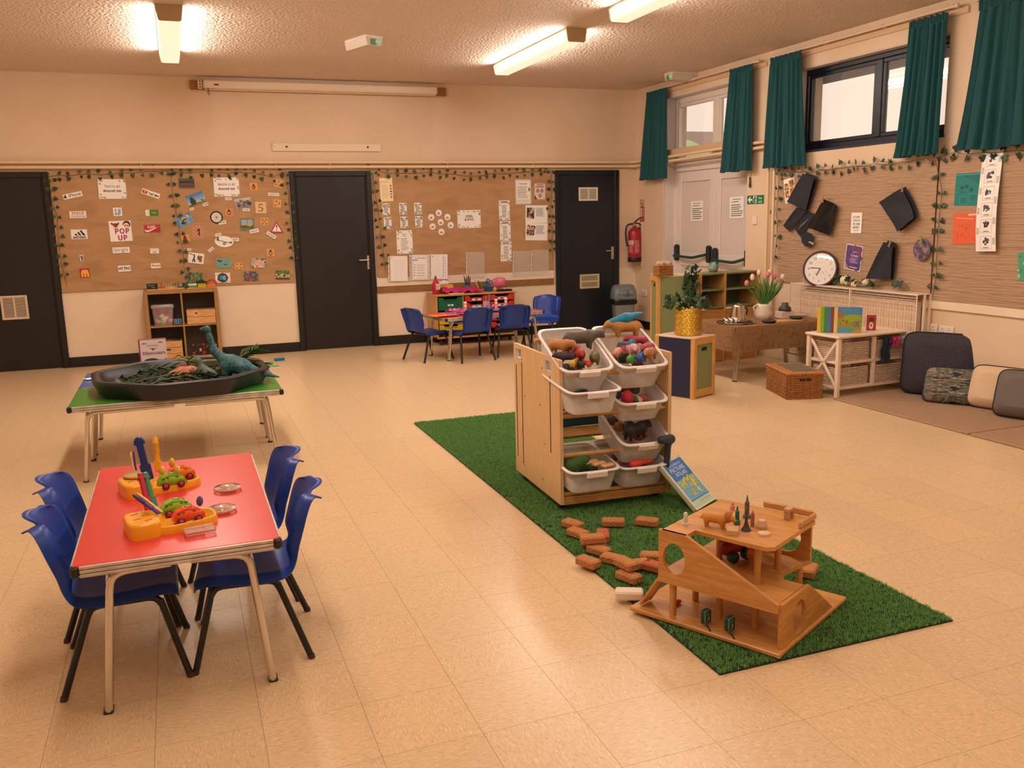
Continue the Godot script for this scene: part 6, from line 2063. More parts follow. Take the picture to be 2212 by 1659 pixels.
	tool.call("purple ribbed stick leaning in the front yellow stand", "paint_tool", v3(-1.758, 0.562, 7.505), v3(-1.835, 0.618, 7.44), "4a2f80", 0.008, 1)
	tool.call("cream ribbed stick leaning behind the purple one", "paint_tool", v3(-1.75, 0.564, 7.495), v3(-1.825, 0.62, 7.43), "e8bf7c", 0.006, 1)
	for q in [[v3(-1.53, 0.5125, 7.145), "clear round magnifier disc at the back of the red table"], [v3(-1.563, 0.5125, 7.395), "clear round magnifier disc at the front of the red table"]]:
		var t := thing("clear_disc", q[1], "disc", q[0], 0.0, "clear discs on the red table")
		obj("disc", ls([Vector2(0, 0), Vector2(0.043, 0.0), Vector2(0.049, 0.006), Vector2(0.046, 0.012), Vector2(0, 0.014)], 28), M.clear, t)
		obj("rim", ls([Vector2(0.046, 0.004), Vector2(0.05, 0.006), Vector2(0.05, 0.01), Vector2(0.046, 0.011)], 28), hx("d9b59c", 0.2), t)
		obj("lens", ls([Vector2(0, 0.014), Vector2(0.03, 0.013), Vector2(0.02, 0.018), Vector2(0, 0.019)], 24), hx("c9a28c", 0.15), t)
	one("clear_disc", "clear round lid lying on the back yellow stand", "disc", ls([Vector2(0, 0), Vector2(0.043, 0.0), Vector2(0.049, 0.006), Vector2(0.046, 0.011), Vector2(0, 0.012)], 28), hx("d8b070", 0.15), v3(-1.845, 0.56, 6.985))
	var blk := thing("clear_block", "clear rectangular block leaning on the front yellow stand", "block", v3(-1.64, 0.514, 7.6), 0.15)
	obj("block", bs(v3(0, 0.008, 0), v3(0.095, 0.016, 0.055), 0.004), M.clear, blk)
	obj("block_frame", ts([v3(-0.045, 0.008, -0.026), v3(0.045, 0.008, -0.026), v3(0.045, 0.008, 0.026), v3(-0.045, 0.008, 0.026), v3(-0.045, 0.008, -0.026)], 0.003, 5), hx("a58068", 0.2), blk)

# ---------------------------------------------------------------- black tray of leaves and dinosaurs
func sand_tray() -> void:
	var c := v3(-1.665, 0.4695, 4.50)
	var t := thing("activity_tray", "large black eight-sided tray of leaves and dinosaurs on the green and blue tables", "tray", c, 0.1)
	var ring := func(r: float, y: float) -> Array:
		var o := []
		for k in 8:
			var a := TAU * (k + 0.5) / 8
			var cc := v3(cos(a) * r * 1.02, y, -sin(a) * r * 1.02)
			for e in [-1.0, 0.0, 1.0]:
				var b: float = a + e * 0.07
				o.append(cc.lerp(v3(cos(b) * r, y, -sin(b) * r), 0.6) + v3(-sin(a), 0, -cos(a)) * e * r * 0.03)
		return o
	var pm := tx(Color("15181f"), 0.38)
	var s := st()
	loft_s(s, [ring.call(0.5, 0.0), ring.call(0.545, 0.085), ring.call(0.55, 0.1), ring.call(0.54, 0.106), ring.call(0.505, 0.106), ring.call(0.496, 0.1), ring.call(0.465, 0.02)], true)
	obj("tray_shell", s, pm, t)
	# fronds: each a rib with leaflets
	var greens := [hx("24401f", 0.6), hx("38552a", 0.6), hx("1c3320", 0.6), hx("5c6a38", 0.7)]
	var frond := func(label: String, a: Vector3, d: Vector3, L: float, side: float, m: Material) -> void:
		var f := thing("palm_frond", label, "leaf", a, 0.0, "cut fronds in the black tray")
		var rib := []
		for k in 9: rib.append(d * (L * k / 8.0) + v3(0, 0.05 * sin(k / 8.0 * PI), 0))
		obj("rib", ts(rib, 0.004, 5), hx("6b6f3c", 0.7), f)
		var s2 := d.cross(Vector3.UP).normalized()
		for k in 22:
			for e in [-1.0, 1.0]:
				var p: Vector3 = rib[0].lerp(rib[8], 0.08 + k / 24.0) + v3(0, 0.05 * sin((0.08 + k / 24.0) * PI), 0)
				var dir: Vector3 = (s2 * e + d * 0.7 + v3(0, R.randf_range(-0.25, 0.35) + side, 0)).normalized()
				var ll := R.randf_range(0.09, 0.15)
				var w := dir.cross(Vector3.UP).normalized() * 0.007
				var lf := st()
				flat(lf)
				var tip := p + dir * ll - v3(0, 0.02, 0)
				var mid := p + dir * ll * 0.5
				for g in [0.0, -0.0014]:
					var o := v3(0, g, 0)
					if g == 0.0: quad(lf, p + o, mid - w + o, tip + o, mid + w + o)
					else: quad(lf, p + o, mid + w + o, tip + o, mid - w + o)
				obj("leaflet", lf, m if k % 4 else greens[3], f)
	frond.call("dark green palm frond across the left half of the black tray", v3(-2.05, 0.5, 4.62), v3(0.98, 0.06, 0.15).normalized(), 0.6, 0.0, greens[0])
	frond.call("dark green palm frond along the front wall of the black tray", v3(-1.95, 0.51, 4.8), v3(0.99, 0.04, -0.1).normalized(), 0.55, 0.15, greens[2])
	frond.call("dark green palm frond at the back left of the black tray", v3(-2.08, 0.5, 4.38), v3(0.95, 0.08, 0.1).normalized(), 0.5, 0.1, greens[1])
	frond.call("dark green fern behind the blue dinosaur in the black tray", v3(-1.55, 0.5, 4.52), v3(0.9, 0.12, -0.3).normalized(), 0.4, 0.1, greens[2])
	frond.call("green sprig standing in the right corner of the black tray", v3(-1.38, 0.51, 4.42), v3(0.7, 0.4, -0.2).normalized(), 0.26, 0.0, greens[1])
	var lv := thing("loose_leaves", "loose green ivy leaves scattered over the fronds", "leaves", c)
	for k in 40: obj("leaf", leaf_meshes[k % 3], leaf_mats[k % 4], lv, Transform3D(eul(-1.2 + R.randf() * 0.8, R.randf() * TAU, 0) * Basis.from_scale(Vector3.ONE * R.randf_range(0.035, 0.06)), v3(R.randf_range(-0.38, 0.3), 0.05 + R.randf() * 0.05, R.randf_range(-0.25, 0.3))))
	# dinosaurs: cap lists in their own axes, nose towards -x
	var dino := func(n: String, label: String, at: Vector3, turn: float, m: Material, caps: Array, cl: float) -> Node3D:
		var o := thing(n, label, "dinosaur", at, turn)
		obj("body", bb(caps, cl, 0.02), m, o)
		return o
	var bluem := tri_mat("dino_blue", noise_tex(0.02, [Color("1f4a52"), Color("356a70"), Color("4a7a7c")], [0.3, 0.5, 0.75]), Vector3.ONE * 8.0, 0.55)
	var br := dino.call("dinosaur_toy", "big blue grey long-necked dinosaur in the right of the black tray", v3(-1.36, 0.485, 4.62), -0.35, bluem, [[v3(0, 0.12, 0), v3(0.07, 0.1, 0), 0.062, 0.05], [v3(0.07, 0.1, 0), v3(0.2, 0.05, 0.0), 0.045, 0.018], [v3(0.2, 0.05, 0), v3(0.3, 0.025, 0.0), 0.018, 0.006], [v3(-0.04, 0.14, 0), v3(-0.1, 0.2, 0), 0.04, 0.024], [v3(-0.1, 0.2, 0), v3(-0.125, 0.29, 0), 0.024, 0.017], [v3(-0.125, 0.29, 0), v3(-0.135, 0.345, 0), 0.017, 0.015], [v3(-0.135, 0.35, 0), v3(-0.175, 0.345, 0), 0.018, 0.012], [v3(-0.03, 0.11, 0.035), v3(-0.04, 0.015, 0.04), 0.026, 0.018], [v3(-0.03, 0.11, -0.035), v3(-0.035, 0.015, -0.04), 0.026, 0.018], [v3(0.07, 0.1, 0.035), v3(0.08, 0.015, 0.04), 0.03, 0.018], [v3(0.07, 0.1, -0.035), v3(0.085, 0.015, -0.04), 0.03, 0.018]], 0.008)
	for e in [-1.0, 1.0]: obj("eye", bl(v3(-0.148, 0.356, e * 0.016), Vector3.ONE * 0.004, 6), hx("101010", 0.2), br)
	var pk := dino.call("dinosaur_toy", "pink orange dinosaur lying over the fronds in the middle of the tray", v3(-1.66, 0.53, 4.5), 0.3, tx(Color("c9745c"), 0.5), [[v3(0, 0.03, 0), v3(0.06, 0.03, 0), 0.035, 0.028], [v3(0.06, 0.03, 0), v3(0.16, 0.005, 0.02), 0.025, 0.006], [v3(-0.02, 0.03, 0), v3(-0.075, 0.02, 0), 0.028, 0.018], [v3(0.02, 0.02, 0.03), v3(0.03, -0.03, 0.05), 0.015, 0.01], [v3(-0.03, 0.02, 0.03), v3(-0.04, -0.03, 0.05), 0.014, 0.009]], 0.008)
	obj("back_crest", ps([Vector2(-0.05, 0.05), Vector2(0, 0.08), Vector2(0.06, 0.055), Vector2(0.06, 0.045), Vector2(-0.05, 0.04)], 0.006), hx("b5604c", 0.5), pk)
	dino.call("dinosaur_toy", "small green grey upright dinosaur beside the pink one", v3(-1.53, 0.5, 4.66), -0.5, tri_mat("dino_green", noise_tex(0.03, [Color("4a5a44"), Color("6a7a5c"), Color("3f6a6a")], [0.3, 0.5, 0.7]), Vector3.ONE * 10.0, 0.6), [[v3(0, 0.08, 0), v3(0.04, 0.06, 0), 0.032, 0.03], [v3(0.04, 0.06, 0), v3(0.15, 0.02, 0), 0.026, 0.005], [v3(-0.01, 0.09, 0), v3(-0.035, 0.14, 0), 0.024, 0.017], [v3(-0.035, 0.145, 0), v3(-0.085, 0.14, 0), 0.02, 0.012], [v3(0.02, 0.06, 0.022), v3(0.01, 0.0, 0.03), 0.02, 0.011], [v3(0.02, 0.06, -0.022), v3(0.01, 0.0, -0.03), 0.02, 0.011], [v3(-0.03, 0.09, 0.02), v3(-0.055, 0.07, 0.025), 0.008, 0.005]], 0.007)
	var tr := thing("toy_tree", "green brown toy tree stump with spiky branches at the back of the tray", "toy tree", v3(-1.62, 0.5, 4.3))
	obj("trunk", ts([v3(0, 0, 0), v3(0.005, 0.06, 0), v3(-0.005, 0.12, 0)], [0.025, 0.014, 0.008], 8), hx("5a5a30", 0.8), tr)
	for k in 7: obj("branch", ts([v3(0, 0.09 + k * 0.005, 0), v3(cos(k * 0.9) * 0.06, 0.12 + 0.02 * sin(k * 2.0), sin(k * 0.9) * 0.06), v3(cos(k * 0.9) * 0.1, 0.115, sin(k * 0.9) * 0.1)], [0.008, 0.006, 0.002], 5), hx("7a7a44", 0.8), tr)
	one("toy_cave", "green toy rock shelter behind the pink dinosaur", "toy", ps([Vector2(-0.12, 0), Vector2(-0.1, 0.07), Vector2(-0.02, 0.085), Vector2(0.08, 0.08), Vector2(0.13, 0.0), Vector2(0.08, 0.0), Vector2(0.05, 0.05), Vector2(-0.05, 0.05), Vector2(-0.08, 0)], 0.08), hx("5f6236", 0.8), v3(-1.5, 0.5, 4.2), 0.2)
	for q in [["twig leaning on the back rim of the black tray", v3(-1.3, 0.55, 4.18), v3(-1.26, 0.63, 4.16)], ["curved twig beside the toy tree", v3(-1.52, 0.52, 4.3), v3(-1.44, 0.56, 4.4)]]:
		one("twig", q[0], "twig", ts([q[1], q[1].lerp(q[2], 0.5) + v3(0.006, 0.004, 0), q[2]], [0.005, 0.004, 0.002], 5), hx("6a5236", 0.9))
	# books on the tables
	var bk := thing("book", "pink and red board book headed Dinosaurs standing behind the black tray", "book", v3(-1.845, 0.469, 3.79), 0.02)
	bk.rotation.x = -0.06
	obj("pages", bs(v3(0.002, 0.112, -0.011), v3(0.176, 0.222, 0.012), 0.003), hx("e9d9cc", 0.7), bk)
	obj("front_cover", card_mesh(0.182, 0.23, art("dinos", 200, 250), 0.004), print_mat, bk, Transform3D(Basis(), v3(0, 0.115, -0.004)))
	obj("back_cover", bs(v3(0, 0.115, -0.02), v3(0.182, 0.23, 0.004), 0.001), hx("8f2434", 0.5), bk)
	one("book", "lime green book lying flat behind the black tray", "book", bs(v3(0, 0.008, 0), v3(0.2, 0.014, 0.14), 0.003), hx("8fae2c", 0.5), v3(-2.0, 0.469, 3.76), -0.1)
	one("playing_mat", "leaf-patterned board at the right edge of the blue table", "board", card_mesh(0.2, 0.26, art("puzzle", 100, 130), 0.006), print_mat, v3(-1.12, 0.4695, 3.95)).rotation = v3(-PI / 2, 0.12, 0)
	one("metal_tongs", "pale metal tongs lying on the corner of the blue table", "tongs", ts(bend([v3(-0.12, 0.006, 0.02), v3(0.1, 0.006, -0.04), v3(0.13, 0.006, -0.03), v3(-0.1, 0.006, 0.05)], 0.02), 0.006, 6), M.alu, v3(-2.17, 0.469, 3.95))
	one("toy_brick", "blue plastic block lying on the floor by the middle black door", "block", bs(v3(0, 0.014, 0), v3(0.11, 0.028, 0.05), 0.003), hx("1f6f9c", 0.4), v3(-0.67, 0, 0.63), 0.1)

# ---------------------------------------------------------------- cube shelf and tray unit on the far wall
func cube_shelf() -> void:
	var t := thing("cube_shelf", "oak cube shelf of four openings below the picture board", "shelf", v3(-1.617, 0, 0.16))
	var W := 0.755
	var H := 0.8
	var D := 0.28
	for e in [-1.0, 1.0]: obj("side_panel", bs(v3(e * (W / 2 - 0.02), H / 2, 0), v3(0.04, H, D), 0.003), M.oak_y, t)
	obj("top_panel", bs(v3(0, H - 0.02, 0), v3(W - 0.08, 0.04, D), 0.003), M.oak_x, t)
	obj("bottom_panel", bs(v3(0, 0.02, 0), v3(W - 0.08, 0.04, D), 0.003), M.oak_x, t)
	obj("middle_shelf", bs(v3(0, 0.41, 0), v3(W - 0.08, 0.018, D - 0.004), 0.002), M.oak_x, t)
	for y in [0.22, 0.59]: obj("divider", bs(v3(0, y + 0.0, 0), v3(0.018, 0.36, D - 0.004), 0.002), M.oak_y, t)
	obj("back_panel", bs(v3(0, H / 2, -D / 2 + 0.004), v3(W - 0.08, H - 0.08, 0.006)), hx("5a5049", 0.8), t)
	# clear box with pink handle and toys
	var c := v3(-1.818, 0.4195, 0.2)
	var b := thing("plastic_box", "clear plastic box with pink handle in the upper left shelf opening", "box", c)
	var rc := func(y: float, w: float, d: float) -> Array:
		var o := []
		for k in 20:
			var a := TAU * k / 20
			o.append(v3(signf(cos(a)) * pow(absf(cos(a)), 0.3) * w, y, signf(sin(a)) * pow(absf(sin(a)), 0.3) * d))
		return o
	b.add_child(loft("box_body", [rc.call(0.0, 0.093, 0.07), rc.call(0.19, 0.112, 0.085)], M.clear), true)
	b.add_child(loft("box_lid", [rc.call(0.19, 0.118, 0.09), rc.call(0.205, 0.122, 0.094), rc.call(0.225, 0.11, 0.082)], hx("9a8f8c", 0.3)), true)
	obj("pink_handle", ts(bend([v3(-0.055, 0.19, 0.095), v3(-0.05, 0.14, 0.1), v3(0.05, 0.14, 0.1), v3(0.055, 0.19, 0.095)], 0.03), 0.006, 6), hx("c43f68", 0.4), b)
	for q in [["5f8a58", -0.02, 0.02, 0.03], ["d8c9b4", 0.02, 0.06, 0.03], ["c0566a", -0.06, 0.03, 0.025], ["b04a62", 0.06, 0.04, 0.03], ["c9c2ba", -0.01, 0.09, 0.025], ["8a4a6a", 0.03, 0.1, 0.02], ["b5a63c", 0.0, 0.035, 0.025]]:
		one("small_toy", "small %s toy inside the clear box with pink handle" % {"5": "green", "d": "cream", "c": "pink", "b": "reddish", "8": "purple"}[q[0][0]], "toy", bb([[v3(-0.012, 0, 0), v3(0.014, 0.006, 0.0), q[3], q[3] * 0.7], [v3(0.01, 0.01, 0), v3(0.02, 0.03, 0.01), 0.012, 0.008]], 0.008), hx(q[0], 0.5), c + v3(q[1], q[2] + 0.012, 0.03), R.randf() * 3.0, "toys inside the clear handled box")
	var dc := thing("dice_cube", "blue dice cube with white spots beside the clear box", "dice", v3(-1.672, 0.4195, 0.25), 0.55)
	obj("cube", bs(v3(0, 0.034, 0), v3(0.068, 0.068, 0.068), 0.008), hx("1f5f9c", 0.4), dc)
	for i in 2:
		for j in 3: obj("spot", ls([Vector2(0.0085, 0), Vector2(0.0085, 0.001), Vector2(0, 0.001)], 12, v3(-0.034, 0.014 + j * 0.02, -0.016 + i * 0.032), eul(0, 0, PI / 2)), hx("e8e2e0"), dc)
	for i in 2:
		for j in 3: obj("spot", ls([Vector2(0.0085, 0), Vector2(0.0085, 0.001), Vector2(0, 0.001)], 12, v3(-0.016 + i * 0.032, 0.014 + j * 0.02, 0.034), eul(PI / 2, 0, 0)), hx("7fb0c8"), dc)
	crate("pale pine crate in the upper right shelf opening", v3(-1.43, 0.4195, 0.2), 0.295, 0.155, 0.18, 2, false)
	crate("pale pine crate of toys in the lower left shelf opening", v3(-1.79, 0.0405, 0.2), 0.28, 0.21, 0.18, 3, true)
	for k in 4: one("small_toy", ["dark toy car in the lower crate", "red toy piece in the lower crate", "brown toy block in the lower crate", "black toy piece in the lower crate"][k], "toy", bb([[v3(-0.03, 0, 0), v3(0.03, 0.01, 0), 0.02, 0.016]], 0.009), hx(["22262c", "a03a34", "6a4630", "1c1c20"][k], 0.5), v3(-1.88 + k * 0.06, 0.235, 0.2))
	# bead maze
	var bm := thing("bead_maze", "bead maze of bent wires with coloured beads in the lower right opening", "toy", v3(-1.43, 0.0405, 0.24))
	obj("base", bs(v3(0, 0.012, 0), v3(0.28, 0.024, 0.12), 0.005), M.pine_x, bm)
	var wires := [["1f3a7a", [[-0.13, 0.02], [-0.12, 0.13], [-0.06, 0.15], [-0.05, 0.02]]], ["a82a3a", [[-0.1, 0.02], [-0.07, 0.14], [0.0, 0.15], [0.02, 0.02]]], ["a82a3a", [[-0.02, 0.02], [0.0, 0.15], [0.06, 0.13], [0.08, 0.02]]], ["2a2a30", [[0.03, 0.02], [0.06, 0.16], [0.11, 0.12], [0.13, 0.02]]]]
	for w in wires:
		var p := []
		for q in w[1]: p.append(v3(q[0], q[1], R.randf_range(-0.03, 0.03)))
		obj("wire", ts(bend(p, 0.05, 6), 0.003, 5), hx(w[0], 0.35), bm)
	for k in 14: obj("bead", bl(v3(-0.11 + (k % 7) * 0.036, 0.06 + 0.05 * ((k * 5) % 3) / 2.0 + (k / 7) * 0.03, R.randf_range(-0.02, 0.04)), Vector3.ONE * 0.015, 8), hx(["c22340", "22305a", "e0a01e", "b01f4a", "2c6a3a", "d9b89a", "c2203a"][k % 7], 0.35), bm)
	for k in 4: obj("bead_post", bl(v3(0.125, 0.045 + k * 0.028, 0.0), Vector3.ONE * 0.016, 8), hx(["c22340", "22409a", "1f7a4a", "e8b41e"][k], 0.35), bm)
	# on top
	var ty := 0.8005
	var cb := thing("chalk_sign", "small blackboard sign standing on the shelf top that reads Number pegs", "sign", v3(-1.9, ty, 0.23))
	obj("board", card_mesh(0.11, 0.062, art("number", 90, 52), 0.006), print_mat, cb, Transform3D(Basis(), v3(0, 0.044, 0)))
	obj("stand", bs(v3(0, 0.006, 0.004), v3(0.115, 0.013, 0.04), 0.002), M.pine_x, cb)
	var pg := thing("peg_number_board", "wooden strip of upright pegs and number blocks in rainbow colours", "toy", v3(-1.71, ty, 0.24))
	obj("strip", bs(v3(0, 0.009, 0), v3(0.27, 0.018, 0.05), 0.002), M.pine_x, pg)
	for k in 11:
		var x := -0.12 + k * 0.024
		obj("peg", ts([v3(x, 0.018, 0), v3(x, 0.06 + (k % 3) * 0.012, 0)], 0.004, 6), hx(["d9a468", "c94a3a", "d9a468", "d9b24a", "a9bc3a", "c9c46a", "5a8a3a", "1f6a5a", "1f5a6a", "d9c48a", "1f4a5a"][k], 0.5), pg)
		obj("number_block", bs(v3(x, 0.026, 0.018), v3(0.02, 0.018, 0.012), 0.003), hx(["c23a30", "d2503a", "c24430", "e0a84a", "d9b48a", "e2c49a", "d9b48a", "cf9a6a", "1f6a6c", "1a5a60", "14424a"][k], 0.5), pg)
	var hs := thing("stacking_house", "colourful wooden house blocks with black roof beside a red rainbow", "toy", v3(-1.4, ty, 0.25))
	obj("base", bs(v3(0.0, 0.006, 0), v3(0.3, 0.012, 0.05), 0.002), M.pine_x, hs)
	for q in [["5aa03a", -0.09, 0.02], ["d8e6da", -0.09, 0.042], ["e8b41e", 0.005, 0.022], ["86b42c", 0.005, 0.043], ["ee7a1e", 0.1, 0.022]]: obj("block", bs(v3(q[1], q[2] + 0.003, 0), v3(0.085, 0.02, 0.04), 0.003), hx(q[0], 0.45), hs)
	obj("black_roof", ps([Vector2(-0.05, 0), Vector2(0.05, 0), Vector2(0.045, 0.016), Vector2(0, 0.045), Vector2(-0.045, 0.016)], 0.04, Transform3D(Basis(), v3(0.005, 0.056, -0.02))), hx("1a1c20", 0.5), hs)
	for k in 2:
		var arc := []
		for i in 13: arc.append(v3(0.105 + cos(PI * i / 12) * (0.055 - k * 0.014), 0.034 + sin(PI * i / 12) * (0.055 - k * 0.014), 0))
		obj("rainbow_arch", ts(arc, 0.007, 6), hx(["b8302c", "d9642c"][k], 0.45), hs)
	for k in 6: one("toy_figure", "tiny teal wooden figure, number %s from the sign end of the row behind the blocks" % ["one", "two", "three", "four", "five", "six"][k], "figure", bb([[v3(0, 0.015, 0), v3(0, 0.035 + 0.01 * (k % 3), 0), 0.013, 0.009], [v3(0, 0.05 + 0.01 * (k % 3), 0), v3(0.004, 0.056 + 0.01 * (k % 3), 0), 0.011, 0.01]], 0.006), hx(["1c3a40", "1f5a6a", "2a6a78", "174048", "1f7a8a", "1a4a50"][k], 0.5), v3(-1.575 + k * 0.026, ty, 0.16), 0.0, "teal figures on the cube shelf")

func crate(label: String, at: Vector3, w: float, h: float, d: float, n: int, hole: bool) -> void:
	var t := thing("wooden_crate", label, "crate", at)
	for k in n:
		var hh := h / n - 0.004
		var y := (k + 0.5) * h / n
		obj("front_plank", bs(v3(0, y, d / 2), v3(w, hh, 0.012), 0.002), M.pine_x, t)
		obj("back_plank", bs(v3(0, y, -d / 2), v3(w, hh, 0.012), 0.002), M.pine_x, t)
		for e in [-1.0, 1.0]: obj("side_plank", bs(v3(e * (w / 2 - 0.006), y, 0), v3(0.012, hh, d - 0.013), 0.002), M.pine_z, t)
	obj("crate_bottom", bs(v3(0, 0.006, 0), v3(w - 0.026, 0.01, d - 0.014)), M.pine_x, t)
	if hole: obj("hand_slot", bs(v3(-0.02, h * 0.56, d / 2 + 0.0062), v3(0.08, 0.016, 0.001), 0.0), hx("2a1a12", 0.9), t)
	else: obj("wood_knot", ls([Vector2(0.013, 0), Vector2(0.01, 0.0008), Vector2(0, 0.001)], 12, v3(-0.05, h * 0.76, d / 2 + 0.006), eul(PI / 2, 0, 0)), hx("7a4a22", 0.7), t)

func tray_unit() -> void:
	var t := thing("tray_unit", "wooden tray unit on castors with green, red and yellow trays behind the far table", "storage unit", v3(1.69, 0, 0.23))
	var W := 1.0
	var H := 0.605
	var D := 0.4
	for e in [-1.0, 1.0]: obj("side_panel", bs(v3(e * (W / 2 - 0.009), 0.34, 0), v3(0.018, H - 0.09, D), 0.003), M.beech_y, t)
	obj("top_panel", bs(v3(0, H - 0.01, 0), v3(W + 0.02, 0.02, D + 0.01), 0.004), M.beech_x, t)
	obj("bottom_panel", bs(v3(0, 0.09, 0), v3(W, 0.018, D), 0.003), M.beech_x, t)
	obj("back_panel", bs(v3(0, 0.34, -D / 2 + 0.005), v3(W - 0.036, H - 0.1, 0.008)), hx("6a4a30", 0.8), t)
	for e in [-1.0, 1.0]: obj("divider", bs(v3(e * 0.167, 0.345, 0.004), v3(0.018, H - 0.12, D - 0.02), 0.002), M.beech_y, t)
	for e in [-0.44, 0.44]:
		for f in [-0.14, 0.14]: obj("castor", ls([Vector2(0, -0.012), Vector2(0.036, -0.012), Vector2(0.038, 0), Vector2(0.036, 0.012), Vector2(0, 0.012)], 16, v3(e, 0.039, f), eul(0, 0, PI / 2)), hx("1c1c1e", 0.4), t)
	# trays: column, top height, depth of the front, colour, words
	var rows := [[0, 0.57, 0.15, "14624a", "green deep tray in the left column of the tray unit"], [0, 0.395, 0.066, "d9b81e", "yellow tray, upper of the left column"], [0, 0.32, 0.066, "d9b81e", "yellow tray, second in the left column"], [0, 0.245, 0.066, "d4b01c", "yellow tray, third in the left column"]]
	for k in 5: rows.append([1, 0.575 - k * 0.082, 0.066, "c4322c", "red tray, %s of the middle column" % ["topmost", "second", "third", "fourth", "lowest"][k]])
	for k in 5: rows.append([2, 0.575 - k * 0.082, 0.066, "cc3a30", "red tray, %s of the right column" % ["topmost", "second", "third", "fourth", "lowest"][k]])
	for q in rows:
		var cx: float = 1.69 + (q[0] - 1) * 0.3255
		var tr := thing("storage_tray", q[4], "tray", v3(cx, q[1] - q[2], 0.245), 0.0, "coloured trays of the tray unit")
		var m := hx(q[3], 0.35)
		var h: float = q[2]
		var w := 0.152
		var s := st()
		# front with dipped upper edge
		prism(s, PackedVector2Array([Vector2(-w + 0.012, 0), Vector2(w - 0.012, 0), Vector2(w - 0.004, h - 0.01), Vector2(w, h), Vector2(w * 0.6, h), Vector2(w * 0.5, h - 0.022), Vector2(-w * 0.5, h - 0.022), Vector2(-w * 0.6, h), Vector2(-w, h), Vector2(-w + 0.004, h - 0.01)]), 0.006, Transform3D(Basis(), v3(0, 0, 0.184)))
		ax2(s, v3(-w + 0.012, 0, -0.15), v3(w - 0.012, 0.004, 0.184))
		for e in [-1.0, 1.0]: bx(s, v3(e * (w - 0.01), h / 2, 0.017), v3(0.004, h * 0.96, 0.334))
		obj("tray_body", s, m, tr)
		obj("rim_lip", bs(v3(0, h - 0.024, 0.195), v3(w, 0.008, 0.012), 0.002), m, tr)
		if q[0] > 0 and absf(fmod(q[1], 0.164) - 0.083) < 0.2: obj("name_label", card_mesh(0.11, 0.03, art("label", 44, 14), 0.001), print_mat, tr, Transform3D(Basis(), v3(0, h * 0.45 - 0.004, 0.191)))
		elif q[0] == 0 and h > 0.1: obj("name_label", card_mesh(0.07, 0.022, art("label", 40, 14), 0.001), print_mat, tr, Transform3D(Basis(), v3(0, h * 0.4, 0.191)))
	# things on the unit
	var y := 0.6055
	var pb := thing("paint_bottle", "red paint bottle with white label on the left end of the tray unit", "bottle", v3(1.235, y, 0.28))
	obj("bottle_body", ls([Vector2(0, 0), Vector2(0.042, 0), Vector2(0.045, 0.01), Vector2(0.045, 0.12), Vector2(0.034, 0.15), Vector2(0.015, 0.165), Vector2(0.013, 0.18), Vector2(0, 0.18)], 18), hx("c01c34", 0.3), pb)
	obj("screw_cap", ls([Vector2(0.016, 0.178), Vector2(0.016, 0.2), Vector2(0.008, 0.205), Vector2(0.006, 0.22), Vector2(0, 0.22)], 12), hx("a8162c", 0.35), pb)
	obj("paper_label", card_mesh(0.055, 0.07, art("bottle", 44, 56), 0.001), print_mat, pb, Transform3D(ry(0.3), v3(0.014, 0.09, 0.044)))
	one("yellow_folder", "yellow card folder standing behind the red bottle", "folder", bs(v3(0, 0.05, 0), v3(0.2, 0.1, 0.03), 0.004), hx("e2ae2e", 0.6), v3(1.38, y, 0.18), 0.05)
	one("white_tissue", "crumpled white tissue rising from the yellow folder", "tissue", bb([[v3(-0.05, 0.01, 0), v3(0.05, 0.02, 0), 0.025, 0.02], [v3(0, 0.02, 0), v3(0.01, 0.05, 0), 0.03, 0.01]], 0.01), hx("eadfd8", 0.9), v3(1.36, y + 0.1, 0.18))
	one("pink_paper", "bright pink tissue paper heap along the front of the tray unit", "paper", shs(func(u: float, v: float) -> Vector3: return v3((u - 0.5) * 0.5, 0.02 + 0.035 * absf(sin(u * 9.0 + v * 3.0)) * (1.0 - v) + 0.03 * (1 - u) * sin(v * PI) + 0.012 * sin(u * 31 + v * 14), (v - 0.5) * 0.2 - 0.02 * sin(u * 12)), 28, 10, 0.002), hx("c81f74", 0.7), v3(1.55, y, 0.28))
	one("paper_pad", "cream paper pad lying on the front edge of the tray unit", "paper", bs(v3(0, 0.005, 0), v3(0.18, 0.01, 0.06), 0.002), hx("e6cdb0", 0.8), v3(1.45, y, 0.4), 0.05)
	one("tape_roll", "small dark blue pot beside the pencils on the tray unit", "pot", ls([Vector2(0, 0), Vector2(0.03, 0), Vector2(0.032, 0.05), Vector2(0.026, 0.05), Vector2(0.024, 0.01), Vector2(0, 0.01)], 14), hx("26304c", 0.4), v3(1.56, y, 0.12))
	var pp := thing("pencil_pot", "blue pot of dark pencils and crayons on the tray unit", "pot", v3(1.655, y, 0.2))
	obj("pot", ls([Vector2(0, 0), Vector2(0.034, 0), Vector2(0.038, 0.085), Vector2(0.034, 0.085), Vector2(0.03, 0.008), Vector2(0, 0.008)], 16), hx("35607a", 0.3), pp)
	for k in 9: one("pencil", "%s pencil in the blue pot" % ["black", "dark red", "navy", "brown", "green", "grey", "purple", "teal", "tan"][k], "pencil", ts([v3(cos(k * 0.7) * 0.012, 0.012, sin(k * 0.7) * 0.012), v3(cos(k * 0.7) * 0.04, 0.16 + 0.02 * (k % 3), sin(k * 0.7) * 0.03)], 0.005, 6), hx(["1c1c20", "6a2a3a", "23304c", "4a3424", "2f4a34", "5a5a60", "4a3458", "2a5a60", "a88458"][k], 0.5), pp.position, 0.0, "pencils in the blue pot")
